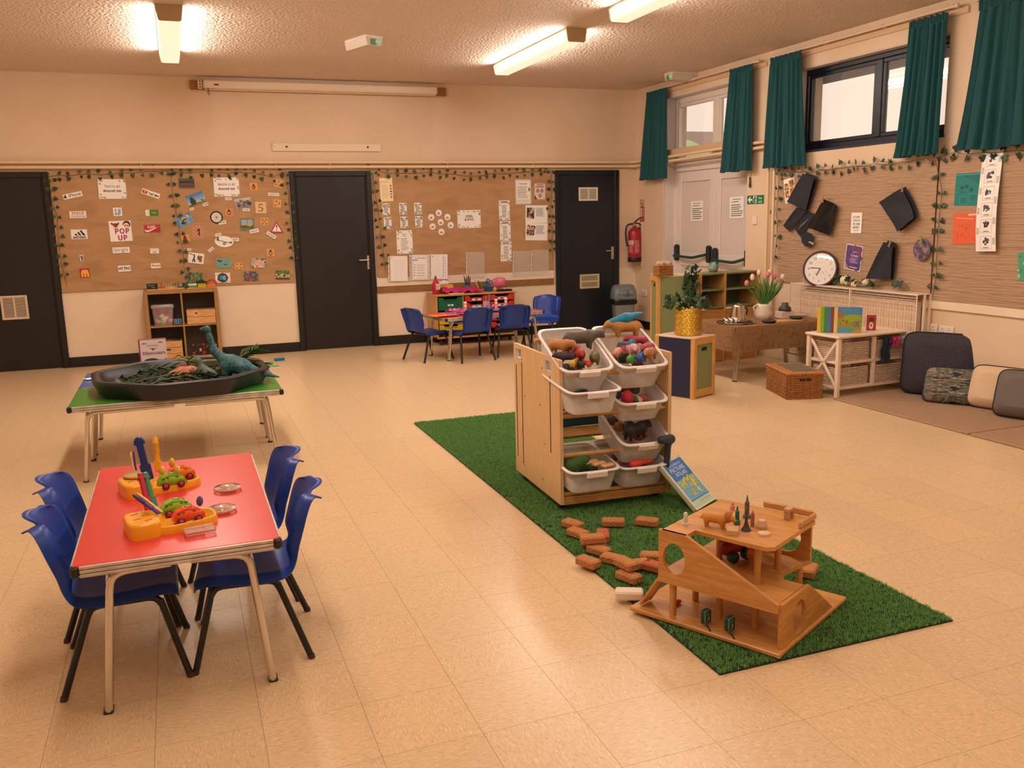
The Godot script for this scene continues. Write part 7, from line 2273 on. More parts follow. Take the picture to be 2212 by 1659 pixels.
	for k in 3: one("paint_brush", "%s long brush leaning beside the blue scissors" % ["cream", "dark", "olive"][k], "brush", ts([v3(1.8 + k * 0.025, y + 0.004, 0.22), v3(1.76 + k * 0.045, y + 0.15 - k * 0.02, 0.18)], 0.005, 6), hx(["dcc496", "2c2620", "6a6a34"][k], 0.5))
	var sc := thing("scissors_block", "blue and green scissors standing in a holder on the tray unit", "scissors", v3(1.9, y, 0.26))
	for k in 5:
		var loop := []
		for i in 11: loop.append(v3(cos(TAU * i / 10) * 0.022 + (k - 2) * 0.018, 0.08 + (k % 3) * 0.022 + sin(TAU * i / 10) * 0.026, (k % 2) * 0.02))
		obj("scissor_handle", ts(loop, 0.006, 6), hx(["1f5a9c", "2a7ab8", "1a4a80", "3a9a5a", "1f6aa8"][k], 0.35), sc)
	obj("holder", bs(v3(0, 0.03, 0.005), v3(0.09, 0.06, 0.06), 0.006), hx("24456a", 0.4), sc)
	one("pink_bundle", "crumpled pink shiny bundle on the right end of the tray unit", "bundle", bb([[v3(-0.07, 0.05, 0), v3(0.05, 0.07, 0), 0.05, 0.055], [v3(0.02, 0.1, 0), v3(0.07, 0.1, 0.02), 0.04, 0.03], [v3(-0.05, 0.09, 0.02), v3(0.0, 0.1, -0.02), 0.035, 0.03]], 0.014, 0.02), hx("d8708c", 0.35), v3(2.06, y + 0.02, 0.16))
	var bt := thing("black_tray", "small black tray of pink pieces at the right front of the tray unit", "tray", v3(2.07, y, 0.34))
	obj("tray_dish", bs(v3(0, 0.012, 0), v3(0.2, 0.024, 0.1), 0.01), hx("17181c", 0.35), bt)
	for k in 4: obj("pink_piece", bl(v3(0.02 + (k % 2) * 0.05, 0.03, -0.02 + (k / 2) * 0.035), v3(0.026, 0.012, 0.016), 7), hx("dca0a0", 0.7), bt)
	one("doll_head", "small pinkish doll figure beside the scissors", "toy", bl(v3(0, 0.028, 0), v3(0.024, 0.028, 0.022), 10), hx("d59a7a", 0.6), v3(1.955, y, 0.36))
	# the far table's papers and glue
	var ty := 0.4755
	for q in [[0.98, 1.42, 0.3, 0.21, "ee7a34", "orange paper sheet at the left of the far table"], [1.18, 1.3, 0.28, 0.2, "9a6aae", "lilac paper sheet under the pink scraps"], [1.3, 1.44, 0.22, 0.15, "d83a5a", "dark pink paper sheet near the front of the far table"], [1.5, 1.22, 0.36, 0.24, "6a6ab8", "violet blue paper sheet in the middle of the far table"], [1.72, 1.12, 0.3, 0.2, "7a80c4", "pale violet paper sheet right of the middle"], [1.86, 1.2, 0.22, 0.16, "e0a0b4", "pale pink paper sheet at the right of the far table"]]:
		one("paper_sheet", q[5], "paper", bs(v3(0, 0.001, 0), v3(q[2], 0.002, q[3])), hx(q[4], 0.8), v3(q[0], ty + 0.002 * R.randf(), q[1]), 0.16 + R.randf_range(-0.2, 0.2), "coloured paper on the far table")
	for q in [["d85a90", 1.15, 1.26, "pink"], ["4a90b4", 1.48, 1.2, "blue"], ["e08aa8", 1.64, 1.06, "pale pink"]]:
		var sc2 := thing("paper_scraps", "heap of torn %s paper scraps on the far table" % q[3], "scraps", v3(q[1], ty + 0.004, q[2]), 0.0, "torn paper heaps")
		for k in 16: obj("scrap", bs(v3(R.randf_range(-0.09, 0.09), 0.006 + R.randf() * 0.03, R.randf_range(-0.06, 0.06)), v3(0.045, 0.0015, 0.03), 0.0, eul(R.randf_range(-0.7, 0.7), R.randf() * 3, R.randf_range(-0.7, 0.7))), tx(Color(q[0]).lightened(0.15 * (k % 3)), 0.8), sc2)
	for q in [[1.235, 1.42, "left"], [1.63, 1.3, "middle"], [1.775, 1.22, "right"]]:
		var gs := thing("glue_stick", "white glue stick standing on the far table, %s of three" % ["leftmost", "middle one", "rightmost"][["left", "middle", "right"].find(q[2])], "glue stick", v3(q[0], ty, q[1]), 0.0, "glue sticks")
		obj("tube", ls([Vector2(0, 0), Vector2(0.016, 0), Vector2(0.016, 0.1), Vector2(0, 0.1)], 12), hx("e8cfc4", 0.4), gs)
		obj("cap", ls([Vector2(0, 0.1), Vector2(0.0175, 0.1), Vector2(0.0175, 0.13), Vector2(0, 0.132)], 12), hx("f0e0d6", 0.35), gs)
		obj("tube_label", ls([Vector2(0.0163, 0.03), Vector2(0.0165, 0.035), Vector2(0.0165, 0.075), Vector2(0.0163, 0.08)], 12), hx("d8a0a0", 0.5), gs)
	var pt := thing("clear_pot", "clear pot of pens on the far table", "pot", v3(1.6, ty, 1.05))
	obj("pot", ls([Vector2(0, 0), Vector2(0.035, 0), Vector2(0.04, 0.09), Vector2(0.037, 0.09), Vector2(0.032, 0.006), Vector2(0, 0.006)], 16), M.clear, pt)
	for k in 4: one("pen", "%s pen in the clear pot" % ["red", "pink", "grey", "blue"][k], "pen", ts([v3(0.008 * (k - 1.5), 0.01, 0), v3(0.03 * (k - 1.2), 0.15, 0.01 * k)], 0.005, 6), hx(["b83040", "d880a0", "6a6a70", "3a5a9c"][k], 0.4), pt.position, 0.0, "pens in the clear pot")

# ---------------------------------------------------------------- rug, toy trolley, garage
func toy(n: String, label: String, at: Vector3, turn: float, col: String, caps: Array, cl := 0.007) -> Node3D:
	var o := thing(n, label, "toy", at, turn)
	obj("body", bb(caps, cl), hx(col, 0.5), o)
	return o

func beast(s: float) -> Array:
	return [[v3(-0.05, 0.06, 0) * s, v3(0.05, 0.06, 0) * s, 0.032 * s, 0.034 * s], [v3(0.05, 0.07, 0) * s, v3(0.1, 0.075, 0) * s, 0.026 * s, 0.02 * s], [v3(0.1, 0.075, 0) * s, v3(0.125, 0.06, 0) * s, 0.018 * s, 0.012 * s], [v3(-0.05, 0.05, 0.02) * s, v3(-0.055, 0.006, 0.022) * s, 0.014 * s, 0.009 * s], [v3(-0.05, 0.05, -0.02) * s, v3(-0.055, 0.006, -0.022) * s, 0.014 * s, 0.009 * s], [v3(0.045, 0.05, 0.02) * s, v3(0.05, 0.006, 0.022) * s, 0.014 * s, 0.009 * s], [v3(0.045, 0.05, -0.02) * s, v3(0.05, 0.006, -0.022) * s, 0.014 * s, 0.009 * s], [v3(-0.075, 0.07, 0) * s, v3(-0.1, 0.04, 0) * s, 0.007 * s, 0.005 * s]]

func centre() -> void:
	var rug := thing("grass_rug", "long green artificial grass rug under the toy trolley and garage", "rug", v3(0.41, 0, 6.245))
	obj("backing", bs(v3(0, 0.003, 0), v3(1.0, 0.006, 3.98), 0.001), hx("1d3018", 0.9), rug)
	var s := st()
	flat(s)
	for k in 4:
		var a := k * 1.6
		var d := v3(cos(a), 0, sin(a))
		tri(s, d * 0.001 - d.cross(Vector3.UP) * 0.0013, d * 0.001 + d.cross(Vector3.UP) * 0.0013, d * 0.007 + v3(0, 0.013, 0))
	var mm := MultiMesh.new()
	mm.transform_format = MultiMesh.TRANSFORM_3D
	mm.use_colors = true
	mm.mesh = mesh(s)
	mm.instance_count = 70000
	for i in 70000:
		mm.set_instance_transform(i, Transform3D(ry(R.randf() * TAU) * Basis.from_scale(v3(1.2, R.randf_range(0.7, 1.15), 1.2)), v3(R.randf_range(-0.5, 0.5), 0.005, R.randf_range(-1.99, 1.99))))
		mm.set_instance_color(i, Color(0.1, 0.27, 0.055).lerp(Color(0.2, 0.44, 0.1), R.randf()))
	var gm := StandardMaterial3D.new()
	gm.vertex_color_use_as_albedo = true
	gm.roughness = 0.6
	var mi := MultiMeshInstance3D.new()
	mi.multimesh = mm
	mi.material_override = gm
	mi.name = "grass_pile"
	mi.set_meta("kind", "stuff")
	rug.add_child(mi)
	# trolley
	var t := thing("toy_trolley", "plywood toy trolley on castors holding clear toy tubs on dowels", "trolley", v3(0.395, 0, 6.245), -0.04)
	for e in [-1.0, 1.0]:
		var c := CSGCombiner3D.new()
		c.name = "side_panel"
		var b := CSGBox3D.new()
		b.size = v3(0.018, 0.74, 0.7)
		b.position = v3(e * 0.3, 0.425, 0)
		b.material = M.ply_y
		c.add_child(b)
		for q in [[-0.27, 0.745, 0.05, 0.085], [0.2, 0.745, 0.05, 0.085]]:
			var h := CSGBox3D.new()
			h.size = v3(0.05, q[2], q[3])
			h.position = v3(e * 0.3, q[1], q[0])
			h.operation = CSGShape3D.OPERATION_SUBTRACTION
			c.add_child(h)
		t.add_child(c, true)
		for q in [[-0.31, 0.413, 0.53], [-0.215, 0.415, 0.575], [0.22, 0.497, 0.4]]: obj("groove", bs(v3(e * 0.3095, q[1], q[0]), v3(0.001, q[2], 0.009)), hx("17120e", 0.9), t)
		for z in [-0.28, 0.26]: obj("castor", ls([Vector2(0, -0.014), Vector2(0.022, -0.014), Vector2(0.024, 0), Vector2(0.022, 0.014), Vector2(0, 0.014)], 14, v3(e * 0.265, 0.036, z), eul(0, 0, PI / 2)), hx("141416", 0.4), t)
		for k in 8: obj("screw", bs(v3(e * 0.3095, 0.12 + (k % 4) * 0.2, -0.2 + 0.3 * (k / 4) + 0.03 * sin(k * 4.0)), v3(0.001, 0.01, 0.008)), hx("6a4a2a", 0.5), t)
	for y in [0.712, 0.505, 0.303, 0.1]:
		obj("dowel", ts([v3(-0.29, y, 0.325), v3(0.29, y, 0.325)], 0.0115, 10), M.dowel_x, t)
		obj("dowel", ts([v3(-0.29, y + 0.13, -0.05), v3(0.29, y + 0.13, -0.05)], 0.0115, 10), M.dowel_x, t)
	obj("base_rail", bs(v3(0, 0.068, 0.33), v3(0.582, 0.042, 0.018), 0.003), M.dowel_x, t)
	obj("back_shelf", bs(v3(0, 0.27, -0.24), v3(0.582, 0.016, 0.2), 0.003), M.dowel_x, t)
	obj("back_shelf", bs(v3(0, 0.17, -0.3), v3(0.582, 0.016, 0.12), 0.003), M.dowel_x, t)
	obj("teal_panel", bs(v3(0, 0.42, -0.338), v3(0.582, 0.28, 0.008)), hx("144a5c", 0.6), t)
	var ring := func(w: float, z0: float, z1: float, y: float) -> Array:
		var o := []
		for k in 24:
			var a := TAU * k / 24
			o.append(v3(signf(cos(a)) * pow(absf(cos(a)), 0.3) * w, y, lerpf(z0, z1, 0.5 + 0.5 * signf(sin(a)) * pow(absf(sin(a)), 0.3))))
		return o
	for q in [[0.215, 0.742, 6.63, 0.42, 0.15, "left tub of the top row, full of animals"], [0.52, 0.74, 6.64, 0.42, 0.15, "right tub of the top row, with the blue-maned horse"], [0.205, 0.655, 6.735, 0.1, 0.12, "tub pulled forward on the second row, full of black track"], [0.515, 0.556, 6.65, 0.33, 0.12, "right tub of the second row, with red toys"], [0.525, 0.345, 6.66, 0.42, 0.14, "tub on the third row, with a cow and doll clothes"], [0.22, 0.245, 6.69, 0.1, 0.12, "left tub of the lowest row, with wooden trees"], [0.51, 0.228, 6.67, 0.14, 0.12, "right tub of the lowest row, with red and black toys"]]:
		var b := thing("toy_tub", "milky plastic tub, " + q[5], "tub", v3(q[0], q[1], q[2]), -0.03, "clear tubs in the toy trolley")
		b.rotation.x = q[3]
		var h: float = q[4]
		var sh := st()
		loft_s(sh, [ring.call(0.115, -0.36, -0.03, -h), ring.call(0.136, -0.4, -0.005, 0.0), ring.call(0.132, -0.396, -0.009, 0.0), ring.call(0.111, -0.356, -0.034, -h + 0.004)], true)
		obj("tub_shell", sh, M.tub, b)
		var rm := st()
		loft_s(rm, [ring.call(0.136, -0.4, -0.005, -0.008), ring.call(0.148, -0.412, 0.008, -0.008), ring.call(0.148, -0.412, 0.008, 0.0), ring.call(0.134, -0.398, -0.007, 0.0)], false)
		obj("rim", rm, M.tub_rim, b)
		obj("handle_lip", bs(v3(0, -0.014, 0.014), v3(0.11, 0.03, 0.01), 0.003), M.tub_rim, b)
		var heap := []
		for k in 9: heap.append(bl(v3(R.randf_range(-0.08, 0.08), -h * 0.55 + R.randf() * 0.02, R.randf_range(-0.32, -0.06)), v3(0.035, 0.025, 0.035), 7))
		for k in 9: one("small_toy", "small %s toy jumbled inside the %s" % [(["black", "charcoal", "dark grey"][k % 3] if q[5].contains("black track") else ["brick red", "slate blue", "cream", "olive", "plum", "near black", "tan", "grey", "rose"][k]), q[5].split(",")[0]], "toy", heap[k], hx((["1c1d22", "24262c", "3a3a40"] if q[5].contains("black track") else ["8a3a30", "3a4a6a", "c9b48a", "4a5a34", "7a4a5a", "2a2426", "b5763a", "6a6a6a", "b04a5a"])[k % (3 if q[5].contains("black track") else 9)], 0.6)).transform = b.transform
		for k in 9: (get_child(get_child_count() - 1 - k) as Node3D).set_meta("group", "toys inside: " + q[5])
	var rh := toy("rhino_toy", "grey plastic rhino lying in the left tub of the top row", v3(0.27, 0.815, 6.4), -0.15, "5a524a", beast(1.0), 0.007)
	obj("horn", ts([v3(0.122, 0.066, 0), v3(0.134, 0.1, 0)], [0.01, 0.002], 6), hx("6a6258", 0.5), rh)
	toy("tiger_toy", "orange striped tiger head-down at the left tub edge", v3(0.15, 0.8, 6.42), -1.1, "b5783c", beast(0.8))
	var mz := toy("horse_toy", "tan horse with long blue mane on the right top tub", v3(0.57, 0.85, 6.34), 2.9, "b5813f", beast(0.95), 0.007)
	obj("blue_mane", bb([[v3(0.08, 0.08, 0), v3(0.0, 0.1, 0), 0.02, 0.026], [v3(0, 0.1, 0), v3(-0.08, 0.12, 0), 0.026, 0.012]], 0.008), hx("1583ac", 0.5), mz)
	for q in [["red spiny lobster toy", v3(0.217, 0.77, 6.5), "a8322c", 0.7], ["red and yellow striped ball toy", v3(0.226, 0.745, 6.56), "d8582c", 0.4], ["black and white penguin toy", v3(0.195, 0.745, 6.57), "1c1a1e", 0.45], ["yellow toy", v3(0.17, 0.748, 6.55), "d8ae4a", 0.45], ["mossy green dinosaur toy", v3(0.291, 0.752, 6.53), "6a6236", 0.7], ["dark purple toy", v3(0.15, 0.765, 6.51), "3a2c38", 0.6], ["dusky pink shell toy", v3(0.62, 0.77, 6.49), "a84a5c", 0.65], ["pink and white pony toy", v3(0.524, 0.772, 6.49), "e0a0a8", 0.7], ["bright blue toy creature", v3(0.54, 0.742, 6.56), "2a56a0", 0.6], ["bright green frog toy", v3(0.48, 0.742, 6.56), "4a9a34", 0.5], ["teal fish toy", v3(0.55, 0.795, 6.44), "1f7a90", 0.6], ["tan doll leg", v3(0.6, 0.75, 6.54), "b5784a", 0.7], ["pink-faced doll head", v3(0.431, 0.77, 6.5), "d8927c", 0.5], ["dark red toy", v3(0.6, 0.805, 6.41), "a82a44", 0.6]]:
		toy("small_animal", q[0] + " in the top row of the trolley", q[1], R.randf() * 6.0, q[2], beast(q[3]))
	toy("cow_toy", "black and white cow hanging over the third row tub edge", v3(0.5, 0.35, 6.57), 0.3, "1a1a1e", beast(0.9))
	toy("toy_drill", "grey and black toy drill hooked over the third row dowel", v3(0.635, 0.3, 6.66), 0.4, "2c343c", [[v3(-0.05, 0.06, 0), v3(0.03, 0.05, 0), 0.02, 0.026], [v3(0.01, 0.04, 0), v3(0.0, -0.09, 0), 0.018, 0.016]])
	toy("toy_torch", "orange and black toy torch in the lowest right tub", v3(0.5, 0.215, 6.62), 0.1, "e0482c", [[v3(-0.02, 0.02, 0), v3(0.07, 0.02, 0), 0.016, 0.012], [v3(-0.04, 0.02, 0), v3(-0.02, 0.02, 0), 0.022, 0.02]])
	toy("red_hat", "red toy hat in the second row tub", v3(0.455, 0.56, 6.57), 0, "b01a34", [[v3(0, 0.01, 0), v3(0, 0.02, 0), 0.034, 0.03]])
	one("toy_tree", "flat wooden toy tree with green leafy crown in the lowest left tub", "toy tree", bb([[v3(-0.03, 0, 0), v3(0.03, 0.02, 0), 0.045, 0.04], [v3(0.05, -0.01, 0.02), v3(0.09, -0.02, 0.04), 0.012, 0.012]], 0.009), tri_mat("leafprint", noise_tex(0.08, [Color("1f3a14"), Color("4a7a2c"), Color("2c5218")], [0.3, 0.5, 0.7]), Vector3.ONE * 8, 0.6), v3(0.175, 0.25, 6.55))
	for k in 3: one("wooden_shape", "cream wooden cut-out shape, %s in the lowest left tub" % ["like a house", "like a car", "like a snail"][k], "toy", bs(v3(0, 0.01, 0), v3(0.09 - k * 0.01, 0.016, 0.035), 0.006), M.pine_x, v3(0.25 + k * 0.025, 0.245, 6.56 + k * 0.045), 0.3)
	# atlas leaning on the trolley
	var X := (v3(0.19, 0, -0.12)).normalized()
	var Y := (v3(0.61, 0.225, 6.65) - v3(0.665, 0.016, 6.87)).normalized()
	var bk := thing("book", "tall blue picture atlas leaning against the toy trolley", "book")
	bk.transform = Transform3D(Basis(X, Y, X.cross(Y).normalized()).orthonormalized(), v3(0.733, 0.13, 6.705))
	obj("pages", bs(v3(0.002, 0, -0.011), v3(0.215, 0.292, 0.012), 0.002), hx("e9e0cc", 0.7), bk)
	obj("front_cover", card_mesh(0.222, 0.3, art("atlas", 260, 350), 0.004), print_mat, bk, Transform3D(Basis(), v3(0, 0, -0.004)))
	obj("back_cover", bs(v3(0, 0, -0.02), v3(0.222, 0.3, 0.004)), hx("c9d0a0", 0.5), bk)
	# blocks
	var bm := bs(v3(0, 0.02, 0), v3(0.108, 0.036, 0.058), 0.007)
	var bmesh_ := mesh(bm)
	for q in [[0.035, 0, 6.807, -67, "at the far end of the curved line"], [0.008, 0, 6.926, -68, "second from the far end of the line"], [-0.006, 1, 7.11, -12, "lying on top in the upper curve"], [0.02, 0, 7.07, -50, "under the raised block of the upper curve"], [0.1, 0, 7.0, -114, "reddish one tucked beside the raised block"], [0.226, 0, 6.86, -27, "alone, left of two below the trolley"], [0.377, 0, 6.918, -42, "alone, right of two below the trolley"], [0.001, 0, 7.158, -63, "first in the lower line"], [0.012, 0, 7.275, -55, "second in the lower line"], [-0.1, 0, 7.262, -68, "alone near the rug edge"], [-0.004, 1, 7.425, -77, "topmost of the small stack"], [0.08, 0, 7.37, -3, "angled off beside the small stack"], [-0.016, 0, 7.469, -69, "lowest of the small stack"], [0.18, 0, 7.321, -30, "beside the garage wall"], [0.134, 0, 7.425, -60, "reddish one at the garage ramp"], [0.69, 0, 7.71, 40, "at the right behind the garage"], [-0.094, 0, 7.62, -27, "white one at the garage corner"]]:
		var white: bool = q[4].begins_with("white")
		one("cork_block", "%s toy block, %s" % ["white" if white else "brown cork", q[4]], "block", bmesh_, hx("e6d3bd", 0.9) if white else (hx("b5603c", 0.9) if q[4].begins_with("reddish") else M.cork), v3(q[0], 0.014 + q[1] * 0.037, q[2]), deg_to_rad(q[3]), "brick-shaped toy blocks")
	# garage: own axes x = a (along the front left edge), z = -b
	var g := thing("toy_garage", "two-storey wooden toy garage with ramps, round holes and posts", "garage")
	var ga := v3(0.468, 0, 0.884)
	var gb := v3(0.884, 0, -0.468)
	g.transform = Transform3D(Basis(ga, Vector3.UP, -gb), v3(-0.145, 0.014, 7.715))
	var box := func(n: String, a0: float, a1: float, b0: float, b1: float, y0: float, y1: float, m: Material) -> void: obj(n, b2(v3(a0, y0, -b1), v3(a1, y1, -b0), 0.004), m, g)
	box.call("base_board", 0.0, 0.6, 0.0, 0.59, 0.0, 0.018, M.birch_x)
	obj("middle_deck", ps([Vector2(0.115, 0.03), Vector2(0.575, 0.03), Vector2(0.575, 0.24), Vector2(0.5, 0.24), Vector2(0.47, 0.3), Vector2(0.5, 0.48), Vector2(0.115, 0.48)], 0.016, Transform3D(Basis(v3(1, 0, 0), v3(0, 0, -1), v3(0, 1, 0)), v3(0, 0.163, 0))), M.birch_x, g)
	obj("top_deck", ps([Vector2(0.125, 0.02), Vector2(0.225, 0.02), Vector2(0.225, 0.09), Vector2(0.5, 0.09), Vector2(0.52, 0.11), Vector2(0.52, 0.45), Vector2(0.5, 0.47), Vector2(0.125, 0.47)], 0.015, Transform3D(Basis(v3(1, 0, 0), v3(0, 0, -1), v3(0, 1, 0)), v3(0, 0.33, 0))), M.birch_x, g)
	var h1 := st()
	holed(h1, [Vector2(0.115, 0.145), Vector2(0.58, 0.15), Vector2(0.58, 0.18), Vector2(0.225, 0.345), Vector2(0.115, 0.345)], Vector2(0.18, 0.245), Vector2(0.045, 0.06), 0.014, Transform3D(Basis(), v3(0, 0, -0.032)))
	obj("side_wall", h1, M.birch_x, g)
	var h2 := st()
	holed(h2, [Vector2(0.03, 0.018), Vector2(0.47, 0.018), Vector2(0.25, 0.18), Vector2(0.03, 0.18)], Vector2(0.17, 0.09), Vector2(0.05, 0.062), 0.014, Transform3D(Basis(v3(0, 0, -1), v3(0, 1, 0), v3(1, 0, 0)), v3(0.578, 0, 0)))
	obj("front_wall", h2, M.birch_z, g)
	var h3 := st()
	holed(h3, [Vector2(0.3, 0.178), Vector2(0.5, 0.178), Vector2(0.5, 0.332), Vector2(0.3, 0.332)], Vector2(0.4, 0.255), Vector2(0.062, 0.062), 0.014, Transform3D(Basis(), v3(0, 0, -0.478)))
	obj("end_wall", h3, M.birch_x, g)
	for q in [[0.164, 0.043, 0], [0.31, 0.125, 0], [0.448, 0.13, 0], [0.168, 0.2, 0], [0.48, 0.42, 0], [0.223, 0.277, 1], [0.443, 0.145, 1], [0.44, 0.317, 1]]:
		var y0 := 0.018 if q[2] == 0 else 0.179
		obj("post", ts([v3(q[0], y0, -q[1]), v3(q[0], y0 + (0.145 if q[2] == 0 else 0.152), -q[1])], 0.0125, 12), M.birch_y, g)
	obj("ramp", bs(v3(0.075, 0.095, -0.055), v3(0.165, 0.01, 0.062), 0.002, eul(0, 0, 1.0)), M.birch_x, g)
	obj("ramp_edge", bs(v3(0.075, 0.1, -0.09), v3(0.17, 0.022, 0.01), 0.002, eul(0, 0, 1.0)), M.birch_x, g)
	for q in [[0.3, 0.5, 0.475, 0.485], [0.505, 0.517, 0.33, 0.47]]: box.call("parapet", q[0], q[1], q[2], q[3], 0.345, 0.37, M.birch_x)
	var on := func(a: float, b: float, y: float) -> Vector3: return v3(-0.145, y + 0.0145, 7.715) + ga * a + gb * b
	var D := 0.345
	var ln_ := toy("lion_toy", "orange lion standing on the garage roof", on.call(0.264, 0.163, D), -0.9, "c9812e", beast(0.58), 0.005)
	obj("mane", bl(v3(0.048, 0.045, 0), v3(0.017, 0.022, 0.02), 12), hx("b0682a", 0.8), ln_)
	for q in [["white ringed leaning tower model", 0.165, 0.123, [[0.012, 0], [0.012, 0.004], [0.008, 0.005], [0.008, 0.04], [0.005, 0.046], [0, 0.046]], "cfd2c4"], ["pink seated statue model", 0.241, 0.34, [[0.016, 0], [0.016, 0.006], [0.01, 0.012], [0.008, 0.03], [0.004, 0.033], [0.006, 0.04], [0, 0.047]], "c98a72"], ["green crowned statue model with raised arm", 0.313, 0.238, [[0.012, 0], [0.012, 0.014], [0.008, 0.018], [0.008, 0.05], [0.004, 0.054], [0.003, 0.068], [0, 0.07]], "2f6a54"], ["tall grey skyscraper model with spire", 0.308, 0.325, [[0.016, 0], [0.014, 0.012], [0.009, 0.014], [0.009, 0.06], [0.005, 0.066], [0.001, 0.09], [0, 0.09]], "5c5c52"], ["dark iron lattice tower model", 0.368, 0.2, [[0.02, 0], [0.011, 0.014], [0.006, 0.03], [0.003, 0.055], [0.001, 0.074], [0, 0.074]], "3a3436"], ["reddish clock tower model", 0.368, 0.25, [[0.008, 0], [0.007, 0.004], [0.007, 0.048], [0.003, 0.056], [0, 0.066]], "a85f4a"], ["cream rock heap model", 0.401, 0.257, [[0.02, 0], [0.022, 0.01], [0.015, 0.03], [0, 0.036]], "d0a47c"], ["pale stone pile shaped like a hand", 0.439, 0.197, [[0.024, 0], [0.022, 0.008], [0, 0.014]], "d6b48c"]]:
		var pr := []
		for p in q[3]: pr.append(Vector2(p[0], p[1]))
		one("landmark_model", q[0] + " on the garage roof", "model", ls(pr, 8, Vector3.ZERO, Basis.IDENTITY, true), hx(q[4], 0.6), on.call(q[1], q[2], D), 0.4)
	one("landmark_model", "yellow pyramid model behind the green statue", "model", ls([Vector2(0.035, 0), Vector2(0, 0.034)], 4, Vector3.ZERO, Basis.IDENTITY, true), hx("cdb04e", 0.6), on.call(0.285, 0.275, D))
	one("landmark_model", "cream temple model with gabled roof", "model", ps([Vector2(-0.02, 0), Vector2(0.02, 0), Vector2(0.02, 0.018), Vector2(0, 0.03), Vector2(-0.02, 0.018)], 0.04), hx("cfa27c", 0.7), on.call(0.33, 0.129, D), 0.9)
	var ar := thing("landmark_model", "sandy triumphal arch model near the roof corner", "model", on.call(0.435, 0.411, D), 0.5)
	for e in [-1.0, 1.0]: obj("pillar", bs(v3(e * 0.014, 0.015, 0), v3(0.014, 0.03, 0.022), 0.001), hx("b58a5c", 0.7), ar)
	obj("lintel", bs(v3(0, 0.036, 0), v3(0.046, 0.014, 0.026), 0.002), hx("c09468", 0.7), ar)
	for k in 2:
		var ps2 := thing("toy_passport", "small green box with white print and cord handle, %s" % ["left of two on the garage base", "right of two on the garage base"][k], "toy", on.call(0.313 + k * 0.093, 0.038, 0.018), 0.35)
		obj("box", bs(v3(0, 0.035, -0.012), v3(0.034, 0.05, 0.02), 0.002), hx("0f4a3a", 0.5), ps2)
		obj("printed_front", card_mesh(0.034, 0.05, art("passport", 60, 88), 0.001), print_mat, ps2, Transform3D(Basis(), v3(0, 0.035, -0.002)))
		obj("cord", ts(bend([v3(-0.017, 0.02, 0), v3(-0.02, 0.004, 0.02), v3(-0.03, 0.003, 0.03)], 0.01), 0.003, 5), hx("16382c", 0.7), ps2)
	toy("toy_car", "small red car under the garage deck", on.call(0.132, 0.117, 0.018), 0.3, "c0341f", [[v3(-0.02, 0.012, 0), v3(0.022, 0.01, 0), 0.012, 0.009]])
	var tr := toy("toy_tractor", "red digger with orange bucket parked on the middle deck", on.call(0.268, 0.307, 0.18), 0.2, "8c1828", [[v3(-0.04, 0.05, 0), v3(0.03, 0.05, 0), 0.03, 0.028]])
	for e in [-0.04, 0.03]: obj("wheel", ls([Vector2(0, -0.012), Vector2(0.022, -0.012), Vector2(0.022, 0.012), Vector2(0, 0.012)], 14, v3(e, 0.024, 0.035), eul(PI / 2, 0, 0)), hx("17484a", 0.5), tr)
	obj("bucket", bs(v3(0.04, 0.03, 0.06), v3(0.05, 0.045, 0.04), 0.008, eul(0.3, 0.3, 0.3)), hx("dd8a26", 0.4), tr)

# ---------------------------------------------------------------- the corner by the garden door
func wicker(t: Node3D, w: float, h: float, d: float, m: Material) -> void:
	for f in 4:
		var L := w if f % 2 == 0 else d
		var b := ry(f * PI / 2)
		var off := (d if f % 2 == 0 else w) / 2
		var s := st()
		var n := int(h / 0.014)
		for k in n:
			var p := []
			for i in 25: p.append(b * v3((i / 24.0 - 0.5) * L, 0.008 + k * h / n, off + 0.004 * sin(i * PI * 0.5 * 1.5 + k * PI)))
			tube(s, p, 0.0062, 4, false)
		obj("woven_side", s, m, t)
	obj("basket_bottom", bs(v3(0, 0.005, 0), v3(w, 0.01, d)), m, t)

